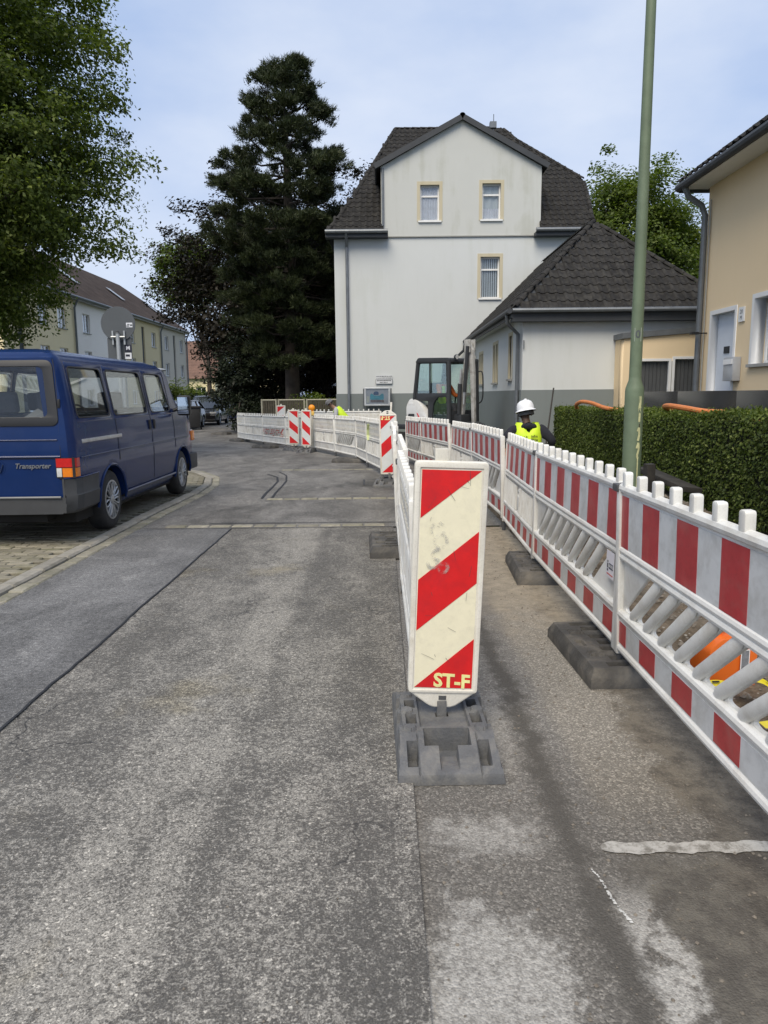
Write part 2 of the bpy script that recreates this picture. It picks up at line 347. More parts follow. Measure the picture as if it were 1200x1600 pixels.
def m_lane():
    t = NT('dirty_lane'); x, y, z = t.xyz()
    v = t.voronoi(150); vc = t.n.new('ShaderNodeSeparateColor'); t.link(v.outputs['Color'], vc.inputs[0])
    c = t.mix((0.198, 0.190, 0.176), t.ramp(vc.outputs[0], [(0.0, 0.6), (0.75, 1.0), (1.0, 1.7)]), 1.0, 'MULTIPLY')
    big = t.noise(2.1, 7, 0.7, t.mapping((1.3, 0.9, 1), (0.4, 2.2, 0)), 0.7)
    sm = t.noise(11, 7, 0.72)
    # pale cement-grey residue spilt on the old surface
    c = t.mix(c, t.mix(c, (0.76, 0.745, 0.72), 1.0, 'MULTIPLY'), t.smooth(y, 3.2, 2.3))
    def spill(cx, cy, rx, ry, a=1.15, b_=0.8):
        dx = t.math('DIVIDE', t.math('SUBTRACT', x, cx), rx); dy = t.math('DIVIDE', t.math('SUBTRACT', y, cy), ry)
        r = t.math('SQRT', t.math('ADD', t.math('MULTIPLY', dx, dx), t.math('MULTIPLY', dy, dy)))
        r = t.math('ADD', r, t.math('ADD', t.math('MULTIPLY', t.math('SUBTRACT', big, 0.5), 2.2), t.math('MULTIPLY', t.math('SUBTRACT', t.noise(14, 9, 0.8), 0.5), 3.4)))
        return t.math('MULTIPLY', t.smooth(r, a + 0.12, b_ - 0.15), t.math('MULTIPLY_ADD', t.smooth(t.noise(45, 6, 0.75), 0.40, 0.56), 0.55, 0.45))
    pale = t.math('MAXIMUM', spill(0.26, 1.52, 0.20, 0.36), t.math('MULTIPLY', spill(0.33, 2.27, 0.22, 0.13, 1.1, 0.6), 0.75))
    pale = t.math('MAXIMUM', pale, t.math('MULTIPLY', spill(0.45, 3.1, 0.10, 0.5, 1.0, 0.5), 0.6))
    rag = t.math('MULTIPLY', t.math('SUBTRACT', t.noise(8, 9, 0.8), 0.5), 0.5)
    # second pale streak to the right of the dark run
    b3 = t.math('ABSOLUTE', t.math('SUBTRACT', t.math('ADD', x, t.math('MULTIPLY', t.math('SUBTRACT', t.noise(3.3, 4), 0.5), 0.16)), 0.72))
    pale2 = t.math('MULTIPLY', t.math('MULTIPLY', t.smooth(t.math('ADD', b3, t.math('MULTIPLY', rag, 0.35)), 0.085, 0.045), t.smooth(y, 2.1, 1.75)), t.smooth(sm, 0.38, 0.52))
    # dark crumbs right of it
    dk = t.math('MULTIPLY', t.smooth(t.math('ADD', x, rag), 0.64, 0.80), t.smooth(t.math('ADD', y, rag), 2.22, 2.06))
    c = t.mix(c, t.mix((0.075, 0.068, 0.058), (0.13, 0.12, 0.10), t.smooth(sm, 0.4, 0.65)), t.math('MULTIPLY', dk, 0.85))
    c = t.mix(c, t.mix((0.35, 0.34, 0.315), t.ramp(vc.outputs[1], [(0.0, 0.75), (1.0, 1.2)]), 1.0, 'MULTIPLY'), t.math('MAXIMUM', pale, pale2))
    # damp dark run along the cut
    d1 = t.math('ABSOLUTE', t.math('SUBTRACT', t.math('ADD', x, t.math('MULTIPLY', t.math('SUBTRACT', t.noise(1.1, 4), 0.5), 0.14)), 0.60))
    c = t.mix(c, (0.072, 0.067, 0.059), t.math('MULTIPLY', t.smooth(t.math('ADD', d1, t.math('MULTIPLY', t.math('SUBTRACT', t.noise(9, 9, 0.8), 0.5), 0.30)), 0.085, 0.0), 0.85))
    # brown earth tracked along the barrier and sand further on
    e = t.smooth(t.math('ADD', x, t.math('MULTIPLY', t.math('SUBTRACT', t.noise(2.4, 9, 0.78), 0.5), 0.75)), 1.02, 1.12)
    c = t.mix(c, t.mix((0.055, 0.049, 0.042), (0.12, 0.108, 0.09), t.smooth(sm, 0.36, 0.62)), t.math('MULTIPLY', e, 0.85))
    s = t.math('MULTIPLY', t.smooth(t.math('ADD', y, t.math('MULTIPLY', big, 2.2)), 5.2, 6.2), t.smooth(x, 0.45, 0.75))
    c = t.mix(c, t.mix((0.235, 0.208, 0.168), t.ramp(sm, [(0.3, 0.6), (0.7, 1.25)]), 1.0, 'MULTIPLY'), t.math('MULTIPLY', s, 0.75))
    mid = t.math('MULTIPLY', t.smooth(x, 0.70, 0.8), t.smooth(y, 2.2, 2.6))
    c = t.mix(c, t.mix(c, (1.3, 1.27, 1.2), 1.0, 'MULTIPLY'), mid)
    n = t.bump(t.math('ADD', t.math('MULTIPLY', sm, 1.5), t.math('MULTIPLY', v.outputs['Distance'], -0.6)), 0.6, 0.008)
    t.principled(c, 0.8, 0, n, 0.3); return t.m

def m_soil(name='soil', base=(0.115, 0.092, 0.068)):
    t = NT(name); a = t.noise(7, 8, 0.72); b = t.noise(1.3, 5, 0.6); v = t.voronoi(38)
    c = t.mix(tuple(q * 0.5 for q in base), tuple(q * 1.7 for q in base), t.smooth(a, 0.3, 0.72))
    c = t.mix(c, (0.23, 0.205, 0.17), t.math('MULTIPLY', t.smooth(b, 0.5, 0.68), 0.6))
    vc = t.n.new('ShaderNodeSeparateColor'); t.link(v.outputs['Color'], vc.inputs[0])
    c = t.mix(c, (0.3, 0.28, 0.25), t.math('MULTIPLY', t.smooth(vc.outputs[0], 0.86, 0.9), t.smooth(v.outputs['Distance'], 0.4, 0.3)))
    t.principled(c, 0.95, 0, t.bump(t.math('ADD', a, t.math('MULTIPLY', v.outputs['Distance'], -0.4)), 0.9, 0.03), 0.15); return t.m

def m_grass():
    t = NT('verge_grass'); a = t.noise(3, 6, 0.7); b = t.noise(0.4, 4)
    c = t.mix((0.028, 0.05, 0.014), (0.075, 0.105, 0.035), a); c = t.mix(c, (0.10, 0.09, 0.06), t.math('MULTIPLY', t.smooth(b, 0.5, 0.7), 0.5))
    t.principled(c, 0.9, 0, t.bump(t.noise(40, 4), 0.8, 0.03), 0.2); return t.m

M = {}
M['coarse'] = m_coarse(); M['patch'] = m_smooth('patch_asphalt', (0.155, 0.155, 0.155), 0.8, 0.7); M['far_asphalt'] = m_smooth('old_asphalt', (0.172, 0.166, 0.156), 0.8, 0.66)
M['lane'] = m_lane(); M['soil'] = m_soil(); M['grass'] = m_grass()
M['bitumen'] = mat('bitumen_seam', (0.022, 0.023, 0.026), 0.55, var=0.3, vs=9)
M['sett'] = mat('grey_sett', (0.24, 0.225, 0.18), 0.85, var=0.25, vs=14, bump=0.5, bs=70, dirt=((0.10, 0.105, 0.05), 0.7, 7), rnd=0.22)
M['kerb'] = mat('kerb_concrete', (0.27, 0.255, 0.22), 0.85, var=0.18, vs=10, bump=0.4, bs=90, dirt=((0.12, 0.11, 0.075), 0.6, 6), rnd=0.12, fine=0.4)
M['paver'] = mat('paver_concrete', (0.235, 0.215, 0.165), 0.88, var=0.2, vs=9, bump=0.45, bs=90, dirt=((0.115, 0.115, 0.05), 0.75, 3), rnd=0.25, fine=0.4)
M['joint_sand'] = mat('joint_sand', (0.06, 0.055, 0.04), 0.95, var=0.4, vs=12, bump=0.5, bs=80, dirt=((0.06, 0.08, 0.02), 0.7, 5))

def sheet(name, rows, m, dz, sub=8, kind='structure'):
    """rows: (y, xl, xr); laid on the falling street level"""
    b = MB()
    for (y0, l0, r0), (y1, l1, r1) in zip(rows, rows[1:]):
        n = max(1, int((y1 - y0) / 4))
        for j in range(n):
            a, c = j / n, (j + 1) / n
            ya, yc = y0 + (y1 - y0) * a, y0 + (y1 - y0) * c
            b.quad((l0 + (l1 - l0) * a, ya, gz(ya) + dz), (r0 + (r1 - r0) * a, ya, gz(ya) + dz), (r0 + (r1 - r0) * c, yc, gz(yc) + dz), (l0 + (l1 - l0) * c, yc, gz(yc) + dz))
    return tag(b.build(name, m, weld=True), kind=kind)

b = MB()
for x0, x1, y0, y1 in ((-900, 900, -60, -0.98), (-900, 1.36, -0.98, 9), (3.9, 900, -0.98, 9), (-900, 1.36, 9, 21.9), (3.9, 900, 9, 21.9), (-900, 900, 21.9, 30), (-900, 900, 30, 1500)):
    b.quad((x0, y0, gz(y0) - .10), (x1, y0, gz(y0) - .10), (x1, y1, gz(y1) - .10), (x0, y1, gz(y1) - .10))
tag(b.build('ground', M['grass']), kind='structure')          # open over the excavated strip
road = sheet('road', [(-3, -2.70, 0.10), (8.06, -2.70, 0.10)], M['coarse'], 0.0)
sheet('road_far', [(8.06, -2.70, 1.34), (12.6, -2.85, 1.34), (13.9, -3.10, 1.34), (15.2, -3.75, 1.34), (16.3, -5.0, 1.34), (17.5, -8.0, 1.34), (19, -13, 1.34), (26, -14, 0.2), (29, -15, -4.9), (80, -20, -9)], M['far_asphalt'], 0.0)
def patch_edge(y): return -1.70 + .02 * (y + 1) / 9 + .012 * mnoise.noise(Vector((0, y * 1.3, 0))) + .006 * mnoise.noise(Vector((3, y * 6, 0)))
sheet('road_patch', [(-3 + 11.0 * i / 220, -2.70, patch_edge(-3 + 11.0 * i / 220)) for i in range(221)], M['patch'], 0.004)
sheet('side_lane', [(-3, 0.10, 1.34), (8.06, 0.10, 1.34)], M['lane'], -0.014)
sheet('pavement', [(-3, -7.5, -2.70), (12.6, -7.5, -2.85), (13.9, -7.5, -3.1), (15.2, -7.5, -3.75), (16.3, -7.5, -5.0), (17.5, -12, -8.0)], M['joint_sand'], -0.012)

def seam(name, pts, w, dz):
    b = MB()
    P = [Vector(p) for p in pts]
    for a, c in zip(P, P[1:]):
        d = (c - a).normalized(); n = Vector((-d.y, d.x)) * w / 2
        b.quad((*(a - n), gz(a.y) + dz), (*(c - n), gz(c.y) + dz), (*(c + n), gz(c.y) + dz), (*(a + n), gz(a.y) + dz))
    return b.build(name, M['bitumen'], road)
def wob(p, q, n, a):
    return [(p[0] + (q[0] - p[0]) * i / n + random.uniform(-a, a), p[1] + (q[1] - p[1]) * i / n + random.uniform(-a, a)) for i in range(n + 1)]
seam('seam', [(x + .012 * mnoise.noise(Vector((0, y * 1.3, 0))) + .006 * mnoise.noise(Vector((3, y * 6, 0))), y) for x, y in wob((-1.70, -1), (-1.68, 8.0), 150, 0.0015)], 0.014, 0.008)
seam('seam', wob((-2.65, 8.02), (0.09, 8.03), 30, 0.004), 0.02, 0.008)
seam('seam', wob((-2.0, 8.36), (0.2, 8.34), 24, 0.006), 0.025, 0.006)
seam('seam', [(-1.76, 10.55), (-1.80, 11.2), (-1.82, 12.0), (-1.86, 12.9), (-1.98, 13.7), (-2.25, 14.3)], 0.035, 0.006)
seam('seam', [(-1.62, 10.6), (-1.66, 11.3), (-1.68, 12.1), (-1.72, 13.0), (-1.85, 14.0), (-2.1, 14.8)], 0.03, 0.006)
seam('seam', [(-0.35, 13.1), (-0.33, 12.2), (0.15, 12.2)], 0.03, 0.006)

def piece_mesh(name, lx, ly, h, bev):
    return MB().bx(-lx / 2, lx / 2, -ly / 2, ly / 2, -h, 0).mesh(name, bevel=bev, seg=1)
sett_me = piece_mesh('sett', 0.235, 0.125, 0.10, 0.012)
def sett_row(x0, x1, y, parent):
    x = x0
    while x < x1:
        link_mesh('paving_sett', sett_me, M['sett'], parent, (x + 0.12, y + random.uniform(-.006, .006), gz(y) + 0.009 + random.uniform(-.003, .003)), (0, 0, random.uniform(-.03, .03)))
        x += 0.247
sett_row(-2.45, 0.0, 8.17, road); sett_row(-1.68, 0.15, 10.48, road); sett_row(-2.1, -0.3, 15.2, road)

# kerb line, gutter setts and pavers
KP = [(-2.90, -1.0), (-2.90, 11.2), (-2.98, 12.4), (-3.25, 13.7), (-3.85, 14.95), (-5.0, 16.05), (-8, 17.2)]
def along(path, step, off):
    P = [Vector(p) for p in path]; out = []; d = step / 2
    tot = sum((b - a).length for a, b in zip(P, P[1:]))
    while d < tot:
        r = d
        for a, b in zip(P, P[1:]):
            L = (b - a).length
            if r <= L:
                t = (b - a).normalized(); n = Vector((t.y, -t.x)); q = a + t * r + n * off; out.append((q.x, q.y, math.atan2(t.y, t.x))); break
            r -= L
        d += step
    return out
pavement = bpy.data.objects['pavement']
kerb_me = piece_mesh('kerb_stone', 0.492, 0.135, 0.2, 0.016)
for x, y, a in along(KP, 0.50, 0):
    if y > -.8: link_mesh('kerb_stone', kerb_me, M['kerb'], pavement, (x, y, gz(y) + 0.035 + random.uniform(-.003, .003)), (0, 0, a + random.uniform(-.006, .006)))
for x, y, a in along(KP, 0.245, 0.136):
    if y > -.8: link_mesh('gutter_sett', sett_me, M['sett'], pavement, (x, y, gz(y) + 0.012 + random.uniform(-.004, .004)), (0, 0, a + random.uniform(-.02, .02)))
def kerb_x(y):
    for (x0, y0), (x1, y1) in zip(KP, KP[1:]):
        if y0 <= y <= y1: return x0 + (x1 - x0) * (y - y0) / (y1 - y0)
    return -9
pav_me = piece_mesh('paver', 0.192, 0.092, 0.06, 0.006)
cand = []
j = 0; y = -0.8
while y < 15.5:
    x = kerb_x(y) - 0.18 - (0.1 if j % 2 else 0)
    while x > -6.4:
        cand.append((x, y)); x -= 0.2
    y += 0.1; j += 1
vis = cand
def hid(p): return (-4.72 < p[0] < -3.0 and 7.6 < p[1] < 11.5) or p[0] < -0.53 * p[1] - 0.2
vis.sort(key=lambda p: (p[1] + 0.35 * abs(p[0] + 2.9)) + (30 if hid(p) else 0))
b = MB()
for i, (x, y) in enumerate(vis):
    z = gz(y) + 0.022 + random.uniform(-.004, .004)
    if i < 300: link_mesh('paver', pav_me, M['paver'], pavement, (x, y, z), (random.uniform(-.01, .01), random.uniform(-.01, .01), random.uniform(-.012, .012)))
    else: b.bx(x - .096, x + .096, y - .046, y + .046, z - .05, z)
tag(b.build('paver_field', M['paver'], pavement), kind='stuff')

# excavated strip between the barrier and the hedge, with the trench the workman stands in
def soil_z(x, y):
    n = mnoise.fractal(Vector((x * 1.6, y * 1.6, 0)), 0.9, 2.1, 5) * 0.07 + mnoise.noise(Vector((x * 9, y * 9, 3))) * 0.012
    z = gz(y) - 0.05 + n
    def st(a, b, v): t = min(1, max(0, (v - a) / (b - a))); return t * t * (3 - 2 * t)
    tr = st(1.55, 1.68, x) * st(2.55, 2.42, x) * st(7.0, 7.3, y) * st(16.5, 16.2, y)
    z -= 0.52 * tr
    heap = math.exp(-((x - 3.0) / 0.35) ** 2) * (0.22 * st(5.5, 6.5, y) * st(17, 15, y))
    z += heap + 0.16 * math.exp(-((x - 3.05) / 0.3) ** 2 - ((y - 7.4) / 1.2) ** 2)
    return z - 0.03 * st(1.5, 1.34, x)
b = MB(); nx, ny = 38, 330
b.grid(lambda u, v: (1.34 + 2.6 * u, -1 + 23 * v, soil_z(1.34 + 2.6 * u, -1 + 23 * v)), nx, ny)
tag(b.build('soil', M['soil'], smooth=True, ang=60), kind='structure')
# loose stones and clods, too many to count
b = MB()
def pebble(x, y, z, r):
    p = [Vector((1, 0, -.2)), Vector((.2, .9, 0)), Vector((-.8, .5, -.1)), Vector((-.7, -.7, 0)), Vector((.4, -.9, -.1)), Vector((0.1, 0, .75)), Vector((0, 0, -.5))]
    n = len(b.v); rz = random.uniform(0, 6.28)
    for q in p:
        q = q * (r * random.uniform(.7, 1.25)); b.v.append((x + q.x * math.cos(rz) - q.y * math.sin(rz), y + q.x * math.sin(rz) + q.y * math.cos(rz), z + q.z))
    for i in range(5): b.f += [(n + i, n + (i + 1) % 5, n + 5), (n + (i + 1) % 5, n + i, n + 6)]
for i in range(2600):
    y = 1.4 + 14 * random.random() ** 1.6; x = random.uniform(1.30, 3.6); pebble(x, y, soil_z(max(1.35, x), y) + 0.004, random.choice((.006, .008, .012, .02, .03)))
for i in range(1500):
    y = 1.3 + 7 * random.random() ** 1.7; x = min(1.33, max(.12, random.gauss(1.12, .22) if random.random() < .6 else random.uniform(.12, 1.3))); pebble(x, y, -0.012, random.choice((.002, .003, .004, .007)))
for i in range(260):
    pebble(random.uniform(-2.6, .1), 1.3 + 6 * random.random() ** 1.6, 0.003, random.choice((.002, .003, .004)))
tag(b.build('loose_stones', mat('stone_crumbs', (0.16, 0.14, 0.115), 0.9, var=0.4, vs=30, bump=0.4, bs=90), smooth=False), 'loose stones and clods of earth strewn over the dug strip', 'gravel', kind='stuff')

# worn marking stub and a chalk scratch on the lane
t_ = NT('worn_marking'); sm = t_.noise(14, 7, 0.7)
t_.principled(t_.mix((0.15, 0.14, 0.12), t_.mix((0.33, 0.32, 0.295), (0.46, 0.45, 0.42), t_.noise(60, 4)), t_.math('MULTIPLY', t_.smooth(sm, 0.34, 0.52), t_.math('MULTIPLY_ADD', t_.smooth(t_.noise(50, 6, 0.75), 0.38, 0.55), 0.55, 0.45))), 0.8, 0, t_.bump(sm, 0.4, 0.005)); M['marking'] = t_.m
b = MB()
def band(pts, w, z, cap=True):
    n = len(pts); L = []; Rr = []
    for i, (x, y) in enumerate(pts):
        ww = w * (1 + random.uniform(-.13, .13)) * (1 if i > 3 or not cap else (.45, .75, .9, .97)[i])
        L.append((x, y - ww / 2, z)); Rr.append((x, y + ww / 2, z))
    b.poly(L + Rr[::-1])
band([(0.69 + .012 * i, 2.185 + 0.005 * math.sin(i * .5)) for i in range(56)], 0.058, -0.0095)
tag(b.build('road_marking', M['marking']), kind='structure')
b = MB(); random.seed(9)
for i in range(46):
    q = i / 45; x = 0.63 + .042 * q + .004 * math.sin(q * 7) + random.uniform(-.002, .002); y = 2.08 - .23 * q; w = random.uniform(.001, .0035) * (1 + q)
    if random.random() < .8: b.quad((x - w, y, -.0098), (x + w, y, -.0098), (x + w + .001, y - random.uniform(.004, .009), -.0098), (x - w, y - .006, -.0098))
random.seed(12)
tag(b.build('chalk_line', mat('chalk', (0.5, 0.5, 0.48), 0.9, var=0.4, vs=60)), kind='structure')
# ================================================================= BARRIERS AND BEACONS
M['plastic'] = mat('white_plastic', (0.74, 0.74, 0.71), 0.42, var=0.05, vs=3, bump=0.05, bs=120, dirt=((0.40, 0.36, 0.29), 0.6, 4.0), rnd=0.05, fine=0.22)
M['plastic_old'] = mat('aged_white_plastic', (0.72, 0.70, 0.63), 0.5, var=0.08, vs=3, bump=0.08, bs=90, dirt=((0.38, 0.34, 0.25), 0.65, 3.5), rnd=0.06, fine=0.25)
M['sheet_white'] = mat('reflective_white', (0.62, 0.635, 0.64), 0.35, var=0.06, vs=6, dirt=((0.33, 0.32, 0.29), 0.7, 4.5), fine=0.3, bs=9)
M['sheet_red'] = mat('reflective_red', (0.42, 0.03, 0.036), 0.38, var=0.18, vs=7, dirt=((0.34, 0.13, 0.11), 0.55, 7), fine=0.3, bs=30)
M['beacon_red'] = mat('beacon_red', (0.62, 0.014, 0.016), 0.33, var=0.08, vs=14, dirt=((0.33, 0.02, 0.03), 0.45, 10), rnd=0.04)
M['beacon_cream'] = mat('beacon_cream', (0.80, 0.76, 0.57), 0.38, var=0.05, vs=8, dirt=((0.60, 0.57, 0.45), 0.5, 8), fine=0.12, bs=26)
M['beacon_grey'] = mat('beacon_white', (0.66, 0.69, 0.69), 0.38, var=0.05, vs=8, dirt=((0.5, 0.5, 0.47), 0.5, 8))
M['paint_yellow'] = mat('sprayed_yellow', (0.78, 0.76, 0.33), 0.6, var=0.15, vs=22)
M['clip'] = mat('dark_clip', (0.07, 0.072, 0.075), 0.5, var=0.2)
M['plate'] = mat('recycled_plate', (0.098, 0.102, 0.108), 0.68, var=0.22, vs=6, bump=0.3, bs=80, dirt=((0.24, 0.23, 0.205), 0.6, 9), fine=0.35, rnd=0.08)
M['rubber'] = mat('black_rubber_plate', (0.062, 0.06, 0.057), 0.75, var=0.3, vs=5, bump=0.5, bs=50, dirt=((0.17, 0.155, 0.13), 0.8, 5))

PL = 2.2
def xz(yoff=0.0): return lambda u, v, w: (u, yoff - w, v)     # w<0 lies behind; front face looks to -y

knob_me = plate_mesh('knob', rrect(-.0235, .0235, 0, .082, .013, 3), [], .040, lambda u, v, w: (u, -w - .020, v), bevel=.006)
def panel_meshes():
    P = {}
    b = MB(); b.tube([(.03, 0, .965), (PL - .03, 0, .965)], .026, 10, flat=1.0); P['top_rail'] = b.mesh('top_rail', smooth=True)
    P['end_post'] = MB().bx(-.028, .028, -.024, .024, .10, .985).mesh('end_post', bevel=.009)
    P['foot_peg'] = MB().tube([(0, 0, 0), (0, 0, .115)], .021, 10).mesh('foot_peg', smooth=True)
    P['board'] = MB().bx(.04, PL - .04, -.008, .012, .655, .945).mesh('upper_board')
    P['lower_board'] = MB().bx(.04, PL - .04, -.008, .012, .155, .295).mesh('lower_board')
    P['usheet'] = MB().bx(.055, PL - .055, -.0105, -.0075, .670, .932).mesh('sheet')
    P['lsheet'] = MB().bx(.055, PL - .055, -.0105, -.0075, .165, .280).mesh('sheet')
    for nm, zs in (('middle_rail', (.652, .618)), ('lower_rail', (.318,)), ('bottom_rail', (.135,))):
        b = MB()
        for z in zs: b.tube([(.03, 0, z), (PL - .03, 0, z)], .023 if nm != 'middle_rail' else .021, 10)
        P[nm] = b.mesh(nm, smooth=True)
    w = (PL - .11) / 10.5
    P['ustripe'] = {f: MB().bx(0, w * f, -.0122, -.0102, .671, .931).mesh('stripe') for f in (.5, 1)}
    P['lstripe'] = {f: MB().bx(0, w * f, -.0122, -.0102, .166, .279).mesh('stripe') for f in (.5, 1)}
    # slanted slots
    slots = []; n = 9; pitch = .186
    for i in range(n):
        x = .075 + i * pitch
        slots.append(round_poly([(x, .345), (x + .094, .345), (x + .094 + .33, .597), (x + .33, .597)], .052, 5))
    P['grille_slant'] = plate_mesh('grille', [(.03, .318), (PL - .03, .318), (PL - .03, .618), (.03, .618)], slots, .020, xz(.006), bevel=.006)
    P['slat_slant'] = MB().tube([(-.02, 0, .330), (.008, 0, .350), (.322, 0, .590), (.35, 0, .610)], [.008, .0155, .0155, .008], 12, flat=1.85).mesh('slat', smooth=True)
    P['slat_x'] = [.075 + i * pitch + .094 + (pitch - .094) / 2 for i in range(n)]
    slots = []
    nn = 22; pt = (PL - .2) / nn
    for i in range(nn):
        if 9 <= i <= 11: continue
        slots.append(rrect(.10 + i * pt + .022, .10 + i * pt + .068, .35, .575, .02, 3))
    P['grille_rib'] = plate_mesh('grille', [(.03, .318), (PL - .03, .318), (PL - .03, .605), (.03, .605)], slots, .022, xz(.008), bevel=.005)
    P['back_skin'] = MB().bx(.05, PL - .05, .014, .018, .325, .60).mesh('back_skin')
    P['slat_rib'] = MB().tube([(0, 0, .345), (0, 0, .58)], .017, 8, flat=.8).mesh('slat', smooth=True)
    P['rib_x'] = [.10 + i * pt for i in range(nn + 1)]
    P['handle'] = plate_mesh('handle', rrect(PL / 2 - .07, PL / 2 + .07, .36, .56, .03), [rrect(PL / 2 - .045, PL / 2 + .045, .49, .535, .018)], .016, xz(-.012), bevel=.004)
    b = MB()
    for i in range(14):
        for j in range(2): b.bx(.16 + i * .145, .22 + i * .145, -.0125, -.0078, .72 + j * .11, .77 + j * .11)
    P['emboss'] = b.mesh('emboss', bevel=.002, seg=1)
    P['clamp'] = MB().bx(-.04, .04, -.034, .034, .945, .985).mesh('clamp', bevel=.008)
    return P
PM = panel_meshes()

def make_panel(label, kind='slant', red=True, old=False, group=None, nearpost=True):
    pm = M['plastic_old'] if old else M['plastic']
    t = empty('barrier_panel', label=label, cat='barrier', group=group)
    for x in (.028, PL - .028):
        p = link_mesh('end_post', PM['end_post'], pm, t, (x, 0, 0)); link_mesh('foot_peg', PM['foot_peg'], M['clip'], p)
    for nm in ('top_rail', 'middle_rail', 'lower_rail', 'bottom_rail'): link_mesh(nm, PM[nm], pm, t)
    for i in range(11): link_mesh('knob', knob_me, pm, t, (.10 + i * .20, 0, .972))
    ub = link_mesh('upper_board', PM['board'], pm, t); lb = link_mesh('lower_board', PM['lower_board'], pm, t)
    if red:
        link_mesh('sheet', PM['usheet'], M['sheet_white'], ub); link_mesh('sheet', PM['lsheet'], M['sheet_white'], lb)
        w = (PL - .11) / 10.5; x = .055
        seq = [(.5, 1), (1, 0), (1, 1), (1, 0), (1, 1), (1, 0), (1, 1), (1, 0), (1, 1), (1, 0), (.999, 1)]
        for f, r in seq:
            f = 1 if f > .6 else .5
            if r and x + w * f <= PL - .05:
                link_mesh('stripe', PM['ustripe'][f], M['sheet_red'], ub, (x, 0, 0)); link_mesh('stripe', PM['lstripe'][f], M['sheet_red'], lb, (x, 0, 0))
            x += w * f
    else: tag(link_mesh('emboss', PM['emboss'], pm, ub), kind='stuff')
    g = link_mesh('grille', PM['grille_' + kind], pm, t)
    if kind == 'slant':
        for x in PM['slat_x'][:-1]: link_mesh('slat', PM['slat_slant'], pm, g, (x, 0, 0))
    else:
        link_mesh('back_skin', PM['back_skin'], pm, t)
        for i, x in enumerate(PM['rib_x']):
            if i not in (10, 11): link_mesh('slat', PM['slat_rib'], pm, g, (x, -.004, 0))
        link_mesh('handle', PM['handle'], pm, t)
    link_mesh('clamp', PM['clamp'], M['clip'], t, (0.0, 0, 0))
    return t

def place_panel(t, a, b, lean=0.0, dz=0.0, sag=0.0):
    """a = far joint, b = near joint, in metres on the ground"""
    A, B = Vector((*a, gz(a[1]) + dz)), Vector((*b, gz(b[1]) + dz + sag)); d = B - A
    t.location = A; t.rotation_euler = (lean, -math.asin(d.z / d.length), math.atan2(d.y, d.x)); t.scale = (d.length / PL, 1, 1)

RJ = [(1.22, 1.50), (1.225, 3.73), (1.235, 5.98), (1.29, 7.87), (1.25, 10.3), (1.15, 12.6), (.79, 15.0), (.53, 17.0)]
GR = 'red and white barrier panels along the dug strip'
rl = ['nearest red and white barrier panel, cut off by the right edge',
      'red and white barrier panel with a small company sticker, second from the right edge',
      'red and white barrier panel with upright ribs, just left of the stickered panel',
      'red and white slotted barrier panel below the workman in the white helmet',
      'short looking ribbed red and white barrier panel in front of the excavator boom',
      'ribbed red and white barrier panel below the excavator cab',
      'farthest red and white barrier panel, under the white engine cover of the excavator']
rk = ['slant', 'slant', 'rib', 'slant', 'rib', 'rib', 'slant']
right_panels = []
for i in range(7):
    t = make_panel(rl[i], rk[i], True, False, GR)
    place_panel(t, (RJ[i + 1][0], RJ[i + 1][1]), (RJ[i][0], RJ[i][1]), [0.018, -.012, -.04, .02, -.03, .03, 0][i], [0, 0, -.015, .012, -.01, .01, 0][i])
    right_panels.append(t)
# sticker on the second panel
b = MB().bx(PL - .205, PL - .075, -.0215, -.0195, .455, .60); st = b.build('sticker', mat('sticker_white', (0.74, 0.72, 0.76), 0.4, var=0.04), right_panels[1])
b = MB().bx(PL - .155, PL - .088, -.0228, -.0214, .505, .535); b.build('logo_box', mat('sticker_blue', (0.02, 0.025, 0.07), 0.4), st)
link_mesh('lettering', text_mesh('lettering', 'BAUER', .024, lambda u, v, w: (PL - .1215 + u, -.0230 - w, .520 + v), .0004, offset=.0006), M['sheet_white'], st)
b = MB().bx(PL - .185, PL - .170, -.0228, -.0214, .535, .545).bx(PL - .187, PL - .168, -.0228, -.0214, .505, .53).bx(PL - .187, PL - .168, -.0228, -.0214, .488, .50); b.build('emblem', M['clip'], st)
b = MB()
for i in range(9): b.bx(PL - .187 + i * .0115, PL - .180 + i * .0115, -.0228, -.0214, .470, .477)
b.build('small_print', mat('sticker_red_print', (0.5, 0.12, 0.10), 0.5), st)

LJ = [(.15, 3.17), (.14, 5.32), (.145, 7.5), (.18, 9.7), (.19, 11.85), (-.03, 13.9), (-.34, 15.7), (-.63, 17.4), (-1.25, 19.3), (-1.95, 21.2), (-3.0, 22.9), (-4.05, 25.0), (-5.05, 27.1), (-5.55, 28.4)]
GL = 'white barrier panels along the open lane'
ll = ['white barrier panel seen edge on right behind the big striped beacon',
      'second white barrier panel behind the big beacon, seen edge on',
      'third white barrier panel seen edge on beyond the big beacon',
      'white barrier panel bulging just before the second beacon',
      'white barrier panel curving away directly left of the second beacon',
      'white barrier panel with a pale green smear, second left of the second beacon',
      'cream tinted white barrier panel with plain upper board, right of the pair of beacons',
      'white barrier panel with rows of raised marks, next right of the beacon pair',
      'white barrier panel directly behind the pair of small beacons',
      'white barrier panel next left of the pair of small beacons',
      'white barrier panel with red lettered scraps, third from the far left end',
      'white barrier panel second from the far left end of the row',
      'narrow white barrier panel at the far left end of the row']
lk = ['rib', 'slant', 'rib', 'rib', 'rib', 'rib', 'slant', 'slant', 'rib', 'rib', 'slant', 'rib', 'rib']
left_panels = []
